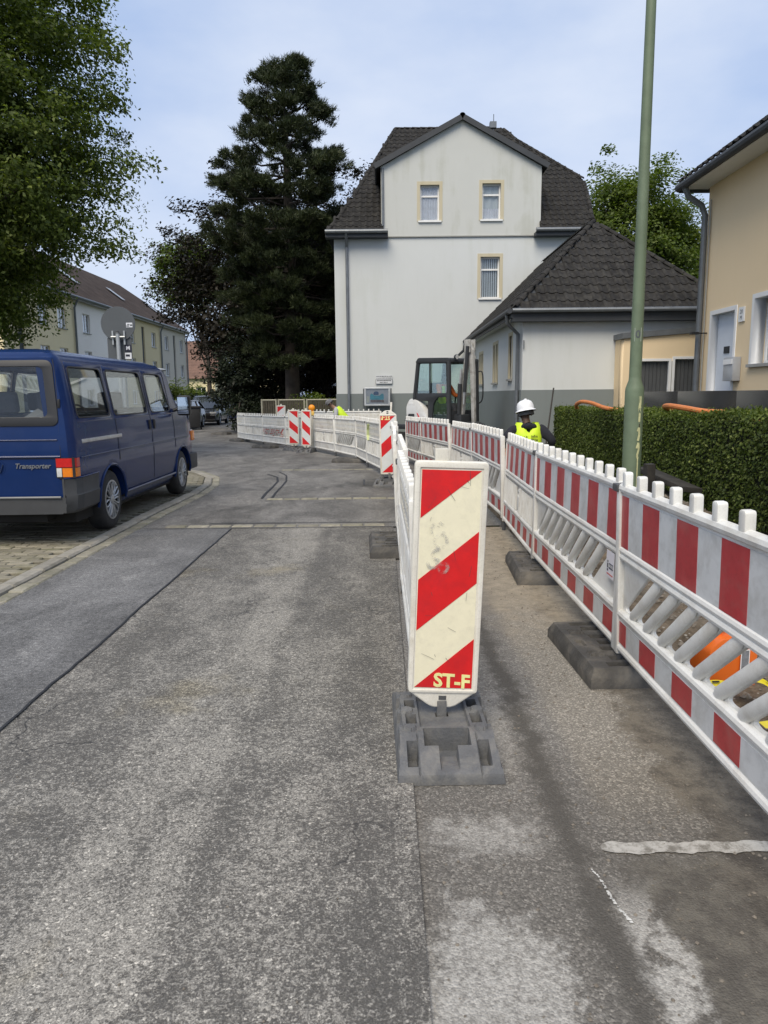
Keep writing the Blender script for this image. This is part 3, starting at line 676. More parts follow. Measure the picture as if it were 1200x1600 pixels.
for i in range(13):
    t = make_panel(ll[i], lk[i], False, i in (0, 2, 4, 5, 6, 9), GL)
    place_panel(t, LJ[i + 1], LJ[i], [.02, -.02, .03, .05, -.03, .02, 0, 0, .02, 0, 0, 0, 0][i]); left_panels.append(t)
# torn red scraps on the third-from-last panel, green smear near the second beacon
random.seed(5); b = MB()
for j in range(4):
    for i in range(12):
        if random.random() < .55: x = .15 + i * .16; b.bx(x, x + random.uniform(.04, .11), -.040, -.037, .345 + j * .06, .375 + j * .06)
b.build('red_print', M['sheet_red'], left_panels[10])
b = MB().tube([(.55, -.03, .60), (.5, -.03, .7), (.53, -.03, .82), (.62, -.03, .93)], .03, 6, flat=.2); b.build('green_smear', mat('lime_smear', (0.55, 0.62, 0.30), 0.6), left_panels[5])
# back row closing the far side of the site
bk = [((-3.4, 26.4), (-1.9, 25.0), 'white barrier panel in the back row behind the pair of small beacons'), ((-1.9, 25.0), (-0.05, 24.6), 'yellowed white barrier panel in the back row under the display case')]
for i, (a, c, lb) in enumerate(bk): place_panel(make_panel(lb, 'slant', False, i == 1, 'white barrier panels of the back row'), a, c, 0, .12)

# ---- foot plates (height fields, shared meshes)
def hfield(name, lx, ly, nx, ny, fn):
    b = MB(); b.grid(lambda u, v: ((u - .5) * lx, (v - .5) * ly, fn((u - .5) * lx, (v - .5) * ly)), nx, ny)
    # skirt
    n = len(b.v); ring = [i for i in range(nx + 1)] + [(j) * (nx + 1) + nx for j in range(1, ny + 1)] + [ny * (nx + 1) + i for i in range(nx - 1, -1, -1)] + [j * (nx + 1) for j in range(ny - 1, 0, -1)]
    for i in ring: b.v.append((b.v[i][0] * 1.004, b.v[i][1] * 1.004, 0.0))
    for k in range(len(ring)): b.f.append((ring[k], n + k, n + (k + 1) % len(ring), ring[(k + 1) % len(ring)]))
    me = b.mesh(name); me.polygons.foreach_set('use_smooth', [True] * len(me.polygons)); me.set_sharp_from_angle(angle=R(34)); return me
def plate_h(u, v):
    a = abs(u); m = v if v < 0 else -v          # both halves mirror each other
    edge = min(.2 - a, .4 + m)
    h = .118 - .080 * max(0, (-.2 - m) / .2)
    h = min(h, .03 + edge * 7)
    if a > .175 and -.13 < m < -.02: h = min(h, .055 + 1.2 * max(0, .2 - a))
    if .118 < a < .16 and -.36 < m < -.245: h = min(h, .02 + .03 * max(0, (-.29 - m) / .07))
    if a < .033 and m < -.2 and m > -.392: h = min(h, .045 + .0 * m)
    if a < .088 and -.262 < m < -.17: h = .022
    if .033 <= a < .036 and m < -.2: h -= .012
    if .114 < a <= .118 and m < -.2: h -= .006
    if .115 < a < .155 and -.115 < m < -.035: h = .015
    if a < .1 and -.15 < m: h = min(h, .100)
    if a < .024 and -.02 < m: h = .05
    for cu, cv in ((.145, -.165), (.15, -.005)):
        if math.hypot(a - cu, m - cv) < .026: h += .011
    return max(.006, h)
plate_me = hfield('foot_plate', .405, .80, 81, 160, plate_h)
def slab_h(u, v):
    a, m = abs(u), abs(v); edge = min(.2 - a, .41 - m)
    h = min(.100, .050 + edge * 1.9)
    if a < .03 and m < .03: h = .03
    for c in (.10, .24):
        if a < .045 and abs(m - c) < .028: h = min(h, .060)
    if abs(m - .33) < .026 and a < .09: h = min(h, .022)
    for c in (.15, .19):
        if .06 < a < .14 and abs(m - c - .25 * abs(a - .1)) < .009: h += .012
    if .11 < a < .15 and m < .05: h = min(h, .085)
    return h + .0025 * mnoise.noise(Vector((u * 30, v * 30, 1)))
slab_me = hfield('slab', .40, .82, 64, 130, slab_h)

def slab(x, y, rz, label, tilt=0):
    o = link_mesh('foot_slab', slab_me, M['rubber'], None, (x, y, gz(y) - (.014 if x > .1 and y < 8 else 0)), (tilt, 0, rz)); return tag(o, label, 'foot plate', 'rubber foot plates of the barriers')
slab(1.20, 3.90, .04, 'large worn black foot plate under the joint by the stickered panel')
slab(1.24, 5.92, -.05, 'black foot plate under the joint just beyond the stickered panel, next to brown sand')
slab(.06, 6.85, .03, 'black foot plate sticking out left of the white panels behind the big beacon')
slab(-.75, 17.1, 1.25, 'foot plate under the white panels left of the second beacon')
slab(-3.7, 23.2, .9, 'flat dark foot plate left of the pair of small beacons')
slab(-5.35, 27.6, .75, 'foot plate under the far left end of the white barrier')
slab(-7.3, 33.5, 1.2, 'lone dark foot plate lying on the road beyond the barrier end')

def beacon(loc, rz, lean, label, flip=False, mirror=False, cream=True, text=True, plate_rz=0.0):
    t = empty('traffic_beacon', (loc[0], loc[1], loc[2]), rz, label, 'beacon', 'striped traffic beacons')
    wm = M['beacon_cream'] if cream else M['beacon_grey']
    pl = link_mesh('foot_plate', plate_me, M['plate'], t, (0, 0, 0), (0, 0, plate_rz))
    def fn(y0):
        cl, sl = math.cos(lean), math.sin(lean)
        def f(u, v, w):
            if flip: v = 1.36 - v; u = -u
            return (u * cl + (v - .12) * sl, y0 - w, .12 + (v - .12) * cl - u * sl)
        return f
    bd = link_mesh('board', plate_mesh('board', round_poly([(-.148, .205), (-.058, .140), (-.035, .132), (.035, .132), (.058, .140), (.148, .205), (.152, 1.185), (-.152, 1.185)], .022, 4), [], .042, fn(-.004), bevel=.009, bres=2), M['plastic_old'], t)
    link_mesh('rim', plate_mesh('rim', round_poly([(-.146, .200), (.146, .200), (.149, 1.182), (-.149, 1.182)], .018, 4), [[(-.128, .214), (.128, .214), (.128, 1.158), (-.128, 1.158)]], .008, fn(-.010), bevel=.003), M['plastic_old'], bd)
    sh = link_mesh('sheet', plate_mesh('sheet', [(-.122, .222), (.122, .222), (.122, 1.150), (-.122, 1.150)], [], .002, fn(-.0055), smooth=False), wm, bd)
    x0, x1, z0, z1 = -.1215, .1215, .2225, 1.1495; H = z1 - z0
    polys = [[(x0, z1), (x1, z1), (x0, z1 - .215 * H)], [(x0, z1 - .495 * H), (x1, z1 - .270 * H), (x1, z1 - .505 * H), (x0, z1 - .730 * H)], [(x1, z1 - .765 * H), (x1, z0), (x0, z0 + .002)]]
    for p in polys:
        if mirror: p = [(-u, v) for u, v in p]
        link_mesh('stripe', plate_mesh('stripe', p, [], .002, fn(-.0068), smooth=False), M['beacon_red'], sh)
    if text:
        # sprayed through a stencil, slightly uneven
        link_mesh('lettering', text_mesh('lettering', 'ST-F', .083, lambda u, v, w: fn(-.0078)(u * 1.0 + .036, v + .252 - u * .05, w), .0006, offset=.0028), M['paint_yellow'], sh)
    b = MB()
    for z in (.152, .178): b.bx(-.016, .016, -.0062, -.0038, z - .009, z + .009)
    f = fn(0); b.v = [f(x, z, -y) for x, y, z in b.v]; b.build('reflector', M['clip'], bd)
    b = MB().bx(-.02, .02, -.012, .026, .02, .165) if not flip else MB().bx(-.02, .02, -.012, .026, .02, .2)
    b.build('foot_post', M['plate'], t, bevel=.003)
    b = MB().bx(-.028, .028, .010, .045, 1.16, 1.235) if not flip else MB().tube([(.02, .03, 1.1), (.03, .04, 1.36)], .018, 8)
    b.build('top_post', M['plastic_old'], t, bevel=.006)
    return t
bc = beacon((.238, 2.985, -.012), R(1.0), R(2.2), 'big leaning red and cream striped beacon in the foreground, marked ST-F')
# graffiti smudges on the sheet
random.seed(3)
def smudge(pts, m, nm):
    b = MB()
    for (u, v, r) in pts:
        k = 9; pg = []
        for i in range(k): a = 6.283 * i / k; rr = r * random.uniform(.7, 1.2); pg.append((u + rr * math.cos(a), v + rr * .9 * math.sin(a)))
        b.poly([((q[0]) + (q[1] - .12) * math.sin(R(2.2)), -.0092, q[1]) for q in pg])
    b.build(nm, m, bc)
t_ = NT('wiped_graffiti'); tr_ = t_.n.new('ShaderNodeBsdfTransparent'); df = t_.n.new('ShaderNodeBsdfDiffuse'); df.inputs[0].default_value = (.50, .50, .47, 1)
mx = t_.n.new('ShaderNodeMixShader'); t_.link(t_.math('MULTIPLY', t_.smooth(t_.noise(28, 5, .7), .40, .66), .38), mx.inputs[0]); t_.link(tr_.outputs[0], mx.inputs[1]); t_.link(df.outputs[0], mx.inputs[2]); t_.link(mx.outputs[0], t_.out.inputs['Surface']); M['smudge'] = t_.m
cs = []
for (cx, cz, r0, a0, a1) in ((-.05, .905, .028, 40, 330), (-.035, .855, .026, 0, 300), (-.045, .80, .022, 80, 280), (-.065, .765, .02, 180, 360), (-.02, .745, .018, 0, 360)):
    for k in range(12): a = R(a0 + (a1 - a0) * k / 11); cs.append((cx + r0 * math.cos(a), cz + r0 * math.sin(a), .009))
random.shuffle(cs)
b = MB()
for i, (u, v, r) in enumerate(cs):
    n = len(b.v); y = -.0094 - .00002 * i
    b.poly([(u + (v - .12) * math.sin(R(2.2)) + r * math.cos(6.283 * k / 8), y, v + r * math.sin(6.283 * k / 8)) for k in range(8)])
b.build('wiped_scribble', M['smudge'], bc)
b = MB()
for i in range(16):
    u, v = random.uniform(-.1, .1), random.uniform(.3, 1.1); a = random.uniform(0, 3.14); L = random.uniform(.01, .06); y = -.0098
    s = (v - .12) * math.sin(R(2.2)); dx, dz = L * math.cos(a), L * math.sin(a)
    if abs(u + dx) < .118: b.quad((u + s, y, v), (u + s + .0012, y, v + .0006), (u + s + dx + .0012, y, v + dz + .0006), (u + s + dx, y, v + dz))
b.build('scratches', M['clip'], bc)

beacon((.10, 12.2, gz(12.2)), R(-12), R(-1.5), 'striped beacon standing point up with upside down lettering, middle of the lane edge', flip=True, cream=False)
beacon((-2.62, 21.75, gz(21.8)), R(8), R(0), 'left one of the two small striped beacons standing side by side', mirror=True, cream=False, text=False, plate_rz=.4)
beacon((-2.17, 20.9, gz(21.2)), R(-20), R(.5), 'right one of the two small striped beacons, below the amber lamp', mirror=True, cream=False, text=False, plate_rz=.2)
beacon((-3.5, 25.6, gz(25.6) + .13), R(0), R(0), 'half hidden red and white beacon whose top shows over the far white panels', cream=False, text=False)
# amber flasher behind the pair of beacons
t = empty('warning_lamp', (-2.03, 21.25, gz(21.2) + 1.05), 0, 'amber round warning lamp above the pair of small beacons', 'warning lamp')
am = mat('amber_lens', (0.85, 0.30, 0.01), 0.25, var=0.1, vs=20)
MB().bx(-.07, .07, -.05, .05, -.02, .10).build('battery_case', mat('lamp_case', (0.75, 0.5, 0.12), 0.5), t, bevel=.015)
MB().lathe([(.0, -.055), (.05, -.05), (.085, -.025), (.095, 0), (.085, .025), (.05, .05), (0, .055)], 20, Matrix.Translation((0, 0, .19)) @ Matrix.Rotation(R(90), 4, 'X')).build('lens', am, t, smooth=True)
MB().bx(-.03, .03, -.03, .03, -1.05, -.02).build('lamp_post', M['plastic_old'], t)
# ================================================================= PARKED VAN
M['van_blue'] = mat('van_blue_paint', (0.006, 0.023, 0.098), 0.24, var=0.10, vs=2.0, dirt=((0.03, 0.045, 0.11), 0.3, 2.5), coat=0.2, spec=0.18)
M['trim'] = mat('grey_trim', (0.045, 0.047, 0.05), 0.6, var=0.15, vs=6, bump=0.1, bs=150)
M['black'] = mat('black_plastic', (0.012, 0.012, 0.013), 0.5, var=0.2)
M['under'] = mat('underbody', (0.015, 0.014, 0.013), 0.9, var=0.3)
M['tyre'] = mat('tyre', (0.022, 0.022, 0.023), 0.85, var=0.25, vs=12, bump=0.2, bs=60, dirt=((0.08, 0.075, 0.065), 0.35, 8))
M['alloy'] = mat('hubcap_silver', (0.42, 0.43, 0.44), 0.4, 0.6, var=0.06)
M['chrome'] = mat('rail_metal', (0.55, 0.56, 0.57), 0.35, 0.6, var=0.15, vs=20)
M['seat'] = mat('seat_fabric', (0.085, 0.088, 0.098), 0.9, var=0.12, vs=20, bump=0.2, bs=200)
M['lining'] = mat('van_lining', (0.45, 0.45, 0.44), 0.85)
M['van_glass'] = glass_mat('van_glass', (0.95, 0.97, 0.97), 0.02, 0.0)
M['red_lens'] = mat('red_lens', (0.50, 0.015, 0.015), 0.18, var=0.12, vs=60)
M['orange_lens'] = mat('orange_lens', (0.72, 0.20, 0.015), 0.18, var=0.12, vs=60)
M['white_lens'] = mat('white_lens', (0.55, 0.56, 0.55), 0.18, var=0.12, vs=60)
M['mirror'] = mat('mirror_glass', (0.75, 0.78, 0.8), 0.03, 1.0, var=0)

def interp(tab, y):
    if y <= tab[0][0]: return tab[0][1]
    for (a, va), (b_, vb) in zip(tab, tab[1:]):
        if y <= b_: return va + (vb - va) * (y - a) / (b_ - a)
    return tab[-1][1]

def wheel(parent, x, y, rad, side, label=None, spokes=9, wd=.2):
    m = Matrix.Translation((x, y, rad)) @ Matrix.Rotation(R(90) * side, 4, 'Y')
    w = wd / 2
    wh = MB().lathe([(rad * .64, -w), (rad * .84, -w), (rad * .95, -w * .82), (rad, -w * .5), (rad, w * .5), (rad * .95, w * .82), (rad * .84, w), (rad * .66, w * .96), (rad * .62, w * .6)], 40, m).build('wheel', M['tyre'], parent, smooth=True, ang=50)
    MB().lathe([(rad * .645, w * .93), (rad * .63, w * .7), (rad * .5, w * .62), (rad * .2, w * .66), (0.0001, w * .66)], 36, m).build('rim', M['black'], wh, smooth=True)
    MB().lathe([(rad * .655, w * .90), (rad * .655, w * 1.0), (rad * .60, w * 1.02), (rad * .595, w * .8)], 40, m).build('rim_edge', M['alloy'], wh, smooth=True)
    for k in range(spokes):
        a = 6.283 * k / spokes; b = MB()
        for s in (-1, 1):
            pts = []
            for i in range(7):
                q = i / 6; r = rad * (.12 + .49 * q); aa = a + s * (.05 + .26 * math.sin(q * 3.0) * .6 + .05 * q)
                pts.append(m @ Vector((r * math.cos(aa), r * math.sin(aa), w * (.98 - .12 * (1 - q) ** 2))))
            b.tube(pts, [rad * .030, rad * .036, rad * .042, rad * .042, rad * .04, rad * .036, rad * .03], 6, flat=.8)
        b.build('spoke', M['alloy'], wh, smooth=True)
    MB().lathe([(rad * .15, w * .7), (rad * .15, w * 1.0), (rad * .1, w * 1.08), (.0001, w * 1.09)], 20, m).build('hub_cap', M['alloy'], wh, smooth=True)
    return wh

def build_van():
    t = empty('parked_van', (-3.85, 6.98, 0.02), R(0.3), 'dark blue passenger van parked half on the brick pavement, seen from behind', 'van')
    L = 4.78
    ws = [(.24, .83), (.34, .90), (.48, .915), (.66, .922), (.70, .924), (.84, .925), (.865, .916), (1.0, .915), (1.10, .905), (1.215, .893), (1.73, .797), (1.80, .77), (1.845, .725), (1.88, .64), (1.90, .46), (1.91, .22), (1.913, 0)]
    top = [(0, 1.80), (.05, 1.845), (.16, 1.88), (.4, 1.90), (1.5, 1.915), (3.0, 1.90), (3.42, 1.86), (3.6, 1.78), (4.14, 1.235), (4.3, 1.17), (4.6, 1.06), (4.72, .92), (4.78, .70)]
    def xs(y): return 1 - .05 * max(0, 1 - y / .12) ** 2 - .10 * max(0, (y - 4.1) / .68) ** 2
    wheels = (1.0, 3.90); AR = .40
    def arch(y):
        z = .24
        for c in wheels:
            d = abs(y - c)
            if d < AR: z = max(z, .30 + math.sqrt(AR * AR - d * d))
        return z
    win = [(.20, 1.15), (1.24, 2.45), (2.56, 3.42)]
    st = sorted(set([0, .02, .05, .09, .14] + [round(.2 + .06 * i, 3) for i in range(76)] + [a for w in win for a in w] + [4.74, 4.78]))
    st = [s for i, s in enumerate(st) if s <= 4.78 and (i == 0 or s - st[i - 1] > .012 or any(s in w for w in win))]
    def P(k, y, s):
        z, w = ws[k]
        tz = interp(top, y); az = arch(y)
        zz = min(z, tz - .0005 * (len(ws) - k)); zz = max(zz, min(az, .74) + .0004 * k) if z < .80 else zz
        if y < .6 and z < .46: zz = max(zz, .44 + .001 * k)
        lean = .11 * max(0, (z - 1.0)) / .9 * max(0, 1 - y / .5)
        return Vector((s * w * xs(y), y + lean, zz))
    b = MB(); K = len(ws); idx = {}
    for j, y in enumerate(st):
        for s in (-1, 1):
            for k in range(K):
                if k == K - 1 and s == 1: idx[(j, s, k)] = idx[(j, -1, k)]; continue
                idx[(j, s, k)] = len(b.v); b.v.append(tuple(P(k, y, s)))
    kw = [i for i, (z, w) in enumerate(ws) if z == 1.215][0]
    roofk = [i for i, (z, w) in enumerate(ws) if z == 1.80][0]
    for j in range(len(st) - 1):
        ym = (st[j] + st[j + 1]) / 2
        for s in (-1, 1):
            for k in range(K - 1):
                if k == kw and any(a < ym < c for a, c in win): continue
                if k >= roofk and 3.66 < ym < 4.10: continue          # windscreen
                q = (idx[(j, s, k)], idx[(j + 1, s, k)], idx[(j + 1, s, k + 1)], idx[(j, s, k + 1)])
                b.f.append(q if s == 1 else q[::-1])
    # rear face with the rear window opening, front face closed
    for j, rev in ((0, False), (len(st) - 1, True)):
        for k in range(K - 2):
            pl, pr, ql, qr = [Vector(b.v[idx[(j, s, kk)]]) for kk in (k, k + 1) for s in (-1, 1)]
            fr = [0, .11, .89, 1]
            for i in range(3):
                if k == kw and i == 1 and j == 0: continue
                c = [pl.lerp(pr, fr[i]), pl.lerp(pr, fr[i + 1]), ql.lerp(qr, fr[i + 1]), ql.lerp(qr, fr[i])]
                b.quad(*c)
    b.build('body', M['van_blue'], t, smooth=True, ang=32, weld=True)
    MB().bx(-.80, .80, .25, 4.6, .20, .42).bx(-.6, .6, .06, .3, .24, .40).build('underbody', M['under'], t)
    # inside lining of the roof and floor
    MB().bx(-.70, .70, .2, 3.4, 1.835, 1.85).build('headlining', M['lining'], t)
    for c in wheels:
        for s in (-1, 1):
            m = Matrix.Translation((s * .62, c, .30)) @ Matrix.Rotation(R(90), 4, 'Y')
            MB().lathe([(AR + .004, -.24), (AR + .004, .29)], 24, m, R(90), R(270)).build('wheel_well', M['under'], t, smooth=True)
            pts = [(s * (.918 if k not in (0, 16) else .90), c + (AR + .012) * math.cos(math.pi * k / 16), .30 + (AR + .012) * math.sin(math.pi * k / 16)) for k in range(17)]
            MB().tube(pts, .016, 6).build('wheel_arch_lip', M['van_blue'], t, smooth=True)
    for c, rad in ((1.0, .325), (3.90, .325)):
        for s in (-1, 1): wheel(t, s * .80, c, rad, s)
    # side mapping for windows: u = y, v = z, w outwards
    def side(s):
        def f(u, v, w):
            x = .893 + (v - 1.215) / (1.73 - 1.215) * (.797 - .893)
            lean = .11 * max(0, (v - 1.0)) / .9 * max(0, 1 - u / .5)
            return (s * (x * xs(u) + w), u + lean, v)
        return f
    for s in (-1, 1):
        for i, (a, c) in enumerate(win):
            if i < 2: outer = [(a - .035, 1.185), (c + .035, 1.185), (c + .035, 1.765), (a - .035, 1.765)]; inner = [(a + .02, 1.235), (c - .02, 1.235), (c - .035, 1.715), (a + .035, 1.715)]
            else: outer = [(a - .035, 1.185), (c + .42, 1.185), (c + .36, 1.26), (c + .02, 1.765), (a - .035, 1.765)]; inner = [(a + .02, 1.235), (c + .02, 1.235), (c - .13, 1.715), (a + .035, 1.715)]
            if i == 2: outer = [(a - .035, 1.185), (c + .06, 1.185), (c + .06, 1.765), (a - .035, 1.765)]
            w_ = link_mesh('window_frame', plate_mesh('window_frame', round_poly(outer, .05), [round_poly(inner, .07, 5)], .012, side(s), bevel=.003), M['van_blue'], t)
            big = [(p[0] + (.012 if p[0] < (a + c) / 2 else -.012), p[1]) for p in inner]
            link_mesh('seal', plate_mesh('seal', round_poly([(u + (-.012 if u < (a + c) / 2 else .012), v + (-.012 if v < 1.5 else .012)) for u, v in inner], .075, 5), [round_poly(big, .065, 5)], .010, lambda u, v, w, f=side(s): f(u, v, w + .004), bevel=.002), M['black'], w_)
            link_mesh('glass', plate_mesh('glass', round_poly([(u + (-.02 if u < (a + c) / 2 else .02), v + (-.02 if v < 1.5 else .02)) for u, v in inner], .05), [], .004, lambda u, v, w, f=side(s): f(u, v, w - .014), smooth=False), M['van_glass'], w_)
    # rear window and tailgate
    def rear(u, v, w): return (u, .11 * max(0, v - 1.0) / .9 - w, v)
    rf = link_mesh('window_frame', plate_mesh('rear_frame', round_poly([(-.80, 1.16), (.80, 1.16), (.745, 1.775), (-.745, 1.775)], .08, 6), [round_poly([(-.70, 1.245), (.70, 1.245), (.655, 1.715), (-.655, 1.715)], .06, 6)], .012, lambda u, v, w: rear(u, v, w + .010), bevel=.003), mat('rear_seal', (.020, .021, .024), .45), t)
    link_mesh('glass', plate_mesh('rear_glass', round_poly([(-.72, 1.23), (.72, 1.23), (.67, 1.73), (-.67, 1.73)], .06), [], .004, lambda u, v, w: rear(u, v, w + .002), smooth=False), M['van_glass'], rf)
    # windscreen
    g = MB().quad((-.72, 4.10, 1.26), (.72, 4.10, 1.26), (.66, 3.64, 1.74), (-.66, 3.64, 1.74)); g.build('windscreen', M['van_glass'], t)
    # tailgate lines, fold and gaps
    gp = MB(); gp.bx(-.80, .80, -.004, .01, .853, .859); gp.build('gap', M['black'], t)
    MB().tube([(-.80, -.004, .872), (.80, -.004, .872)], .012, 6).build('fold', M['van_blue'], t, smooth=True)
    MB().tube([(-.80, -.002, 1.03), (.78, -.002, 1.03)], .006, 6).build('fold', M['van_blue'], t, smooth=True)
    for s in (-1, 1):
        MB().tube([(s * .80, .0, .50), (s * .80, .0, .86), (s * .80, .004, 1.0), (s * .775, .075, 1.60), (s * .75, .098, 1.78)], .004, 5).build('gap', M['black'], t)
        # side creases
        MB().tube([(s * .926, .16, .852), (s * .928, 2.5, .852), (s * .926, 4.2, .852)], .007, 6).build('crease', M['van_blue'], t, smooth=True)
        MB().tube([(s * .917, 1.42, .36), (s * .917, 3.45, .36)], .014, 6).build('sill', M['van_blue'], t, smooth=True)
        for y, z0, z1 in ((1.245, .74, 1.19), (2.50, .30, 1.76), (3.52, .72, 1.2)):
            pts = []
            for i in range(13):
                z = z0 + (z1 - z0) * i / 12; pts.append((s * (interp(ws, z) + .0008), y, z))
            MB().tube(pts, .005, 5).build('door_gap', M['black'], t)
        for y in (2.41, 2.60):
            MB().bx(-.012, .012, -.022, .022, 0, .12).build('door_handle', M['black'], t, bevel=.006, loc=(s * .916, y, 1.02))
    rl_ = MB().bx(.902, .924, .24, 1.36, .985, 1.022); rl_.build('slide_rail', M['chrome'], t, bevel=.006)
    MB().bx(.79, .815, .03, .05, 1.33, 1.41).build('hinge', M['black'], t, bevel=.005)
    # bumper
    def wrap(z0, z1, off, y_end=.60):
        b = MB(); pts = [(-.93, y_end), (-.935, .12), (-.90, .02), (-.80, -.05), (0, -.065), (.80, -.05), (.90, .02), (.935, .12), (.93, y_end)]
        return b, pts
    bp = MB(); pts = [(-.918, .58), (-.93, .14), (-.91, .03), (-.83, -.045), (-.4, -.06), (0, -.064), (.4, -.06), (.83, -.045), (.91, .03), (.93, .14), (.918, .58)]
    for (x0, y0), (x1, y1) in zip(pts, pts[1:]):
        corner = abs(x0) >= .82 and abs(x1) >= .82
        z1 = .665 if corner else .485
        pr = [(.33, .96), (.36, 1.0), (.50 if corner else .42, 1.018), (.515 if corner else .43, 1.006), (z1, 1.012)]
        n = len(bp.v)
        for (z, k) in pr: bp.v += [(x0 * k, y0 * (2 - k) if False else y0, z), (x1 * k, y1, z)]
        for i in range(4): bp.f.append((n + 2 * i, n + 2 * i + 1, n + 2 * i + 3, n + 2 * i + 2))
        ix, iy = .90, .9
        bp.v += [(x0 * .9, y0 * .9 + (.05 if y0 < .1 else 0), z1), (x1 * .9, y1 * .9 + (.05 if y1 < .1 else 0), z1)]; m_ = len(bp.v)
        bp.f.append((n + 8, n + 9, m_ - 1, m_ - 2))
    for s in (-1, 1): bp.bx(min(s * .815, s * .835), max(s * .815, s * .835), -.045, .05, .34, .66)
    bpo = bp.build('bumper', M['trim'], t, smooth=True, ang=40)
    MB().tube([(-.80, -.058, .492), (0, -.07, .492), (.80, -.058, .492)], .012, 6).build('bumper_strip', mat('strip_grey', (.16, .165, .17), .5), bpo, smooth=True)
    MB().tube([(.93, .58, .668), (.94, .14, .668), (.92, .03, .668), (.835, -.046, .668)], .008, 6).build('bumper_strip', M['van_blue'], bpo, smooth=True)
    fb = MB(); fb.bx(-.86, .86, 4.66, 4.86, .32, .56).bx(.80, .925, 4.32, 4.75, .32, .56).bx(-.925, -.80, 4.32, 4.75, .32, .56); fb.build('front_bumper', M['trim'], t, bevel=.03)
    # lights
    for s in (-1, 1):
        tl = empty('tail_light', (0, 0, 0)); tl.parent = t
        def wrapbox(x0, x1, z0, z1, nm, mm):
            b = MB(); pts = [(x0, -.012), (x1 - .04, -.012), (x1 - .012, .004), (x1, .035), (x1 + .002, .10)]
            for (a, ya), (c, yc) in zip(pts, pts[1:]): b.quad((s * a, ya, z0), (s * c, yc, z0), (s * c, yc, z1), (s * a, ya, z1))
            b.build(nm, mm, tl, smooth=True, ang=60)
        def flatbox(x0, x1, z0, z1, nm, mm):
            xs_ = sorted((s * x0, s * x1)); MB().bx(xs_[0], xs_[1], -.013, .01, z0, z1).build(nm, mm, tl, bevel=.003)
        MB().bx(min(s * .75, s * .925), max(s * .75, s * .925), -.006, .03, .672, .862).build('lamp_housing', M['black'], tl)
        wrapbox(.756, .934, .772, .856, 'red_lens', M['red_lens'])
        wrapbox(.812, .934, .680, .764, 'orange_lens', M['orange_lens'])
        flatbox(.757, .805, .680, .764, 'white_lens', M['white_lens'])
        hl = MB().bx(min(s * .60, s * .87), max(s * .60, s * .87), 4.60, 4.76, .74, .92); hl.build('headlight', M['white_lens'], t, bevel=.03)
        MB().bx(min(s * .86, s * .905), max(s * .86, s * .905), 4.52, 4.70, .75, .90).build('indicator', M['orange_lens'], t, bevel=.015)
        # mirror
        mr = MB().bx(min(s * .95, s * 1.13), max(s * .95, s * 1.13), 3.58, 3.70, 1.16, 1.44).build('wing_mirror', M['black'], t, bevel=.035, seg=3)
        MB().bx(min(s * .965, s * 1.115), max(s * .965, s * 1.115), 3.575, 3.579, 1.185, 1.415).build('mirror_glass', M['mirror'], mr)
        MB().tube([(s * .86, 3.62, 1.22), (s * .97, 3.64, 1.26)], .025, 8).build('mirror_arm', M['black'], mr)
    # emblem and lettering on the tailgate
    em = MB().lathe([(.058, -.002), (.066, -.010), (.074, -.002)], 28, Matrix.Translation((.20, -.004, .775)) @ Matrix.Rotation(R(90), 4, 'X')).build('emblem', M['van_blue'], t, smooth=True)
    b = MB()
    def seg(p, q): b.tube([(.20 + p[0], -.010, .775 + p[1]), (.20 + q[0], -.010, .775 + q[1])], .005, 6)
    seg((-.022, .053), (0, .006)); seg((0, .006), (.022, .053)); seg((-.052, .028), (-.022, -.050)); seg((-.022, -.050), (0, -.002)); seg((0, -.002), (.022, -.050)); seg((.022, -.050), (.052, .028))
    b.build('emblem_strokes', mat('emblem_blue', (.03, .045, .10), .3, .3), em, smooth=True)
    link_mesh('lettering', text_mesh('lettering', 'Transporter', .068, lambda u, v, w: (.53 + u, -.0065 - w, .785 + v), .003, shear=.25, offset=.001), mat('lettering_grey', (.20, .21, .23), .4, .3), t)
    # seats
    def seat(x0, x1, y, z=.62, hr=True):
        s_ = empty('seat'); s_.parent = t
        MB().bx(x0, x1, y, y + .48, z - .12, z + .05).build('cushion', M['seat'], s_, bevel=.04)
        MB().bx(x0, x1, -.07, .07, 0, .62).build('backrest', M['seat'], s_, bevel=.05, seg=3, loc=(0, y, z), rot=(R(10), 0, 0))
        n = max(1, round((x1 - x0) / .5))
        for i in range(n):
            c = x0 + (x1 - x0) * (i + .5) / n
            MB().bx(c - .15, c + .15, -.05, .05, .66, .88).build('headrest', M['seat'], s_, bevel=.045, seg=3, loc=(0, y - .01, z), rot=(R(10), 0, 0))
    seat(-.75, .75, .75); seat(-.75, .35, 1.65); seat(-.70, -.18, 2.55); seat(.18, .70, 2.55)
    MB().bx(-.72, .72, 3.45, 3.95, .95, 1.20).build('dashboard', M['black'], t, bevel=.06)
    m = Matrix.Translation((-.42, 3.32, 1.16)) @ Matrix.Rotation(R(60), 4, 'X')
    MB().lathe([(.19, -.015), (.205, 0), (.19, .015), (.178, 0), (.19, -.015)], 24, m).build('steering_wheel', M['black'], t, smooth=True)
    MB().tube([(.2, .25, 1.0), (.5, .4, 1.17), (.55, .55, 1.16), (.3, .6, 1.0)], [.12, .16, .14, .1], 8).build('load', mat('grey_bundle', (.2, .2, .2), .9), t, smooth=True)
    return t
van = build_van()
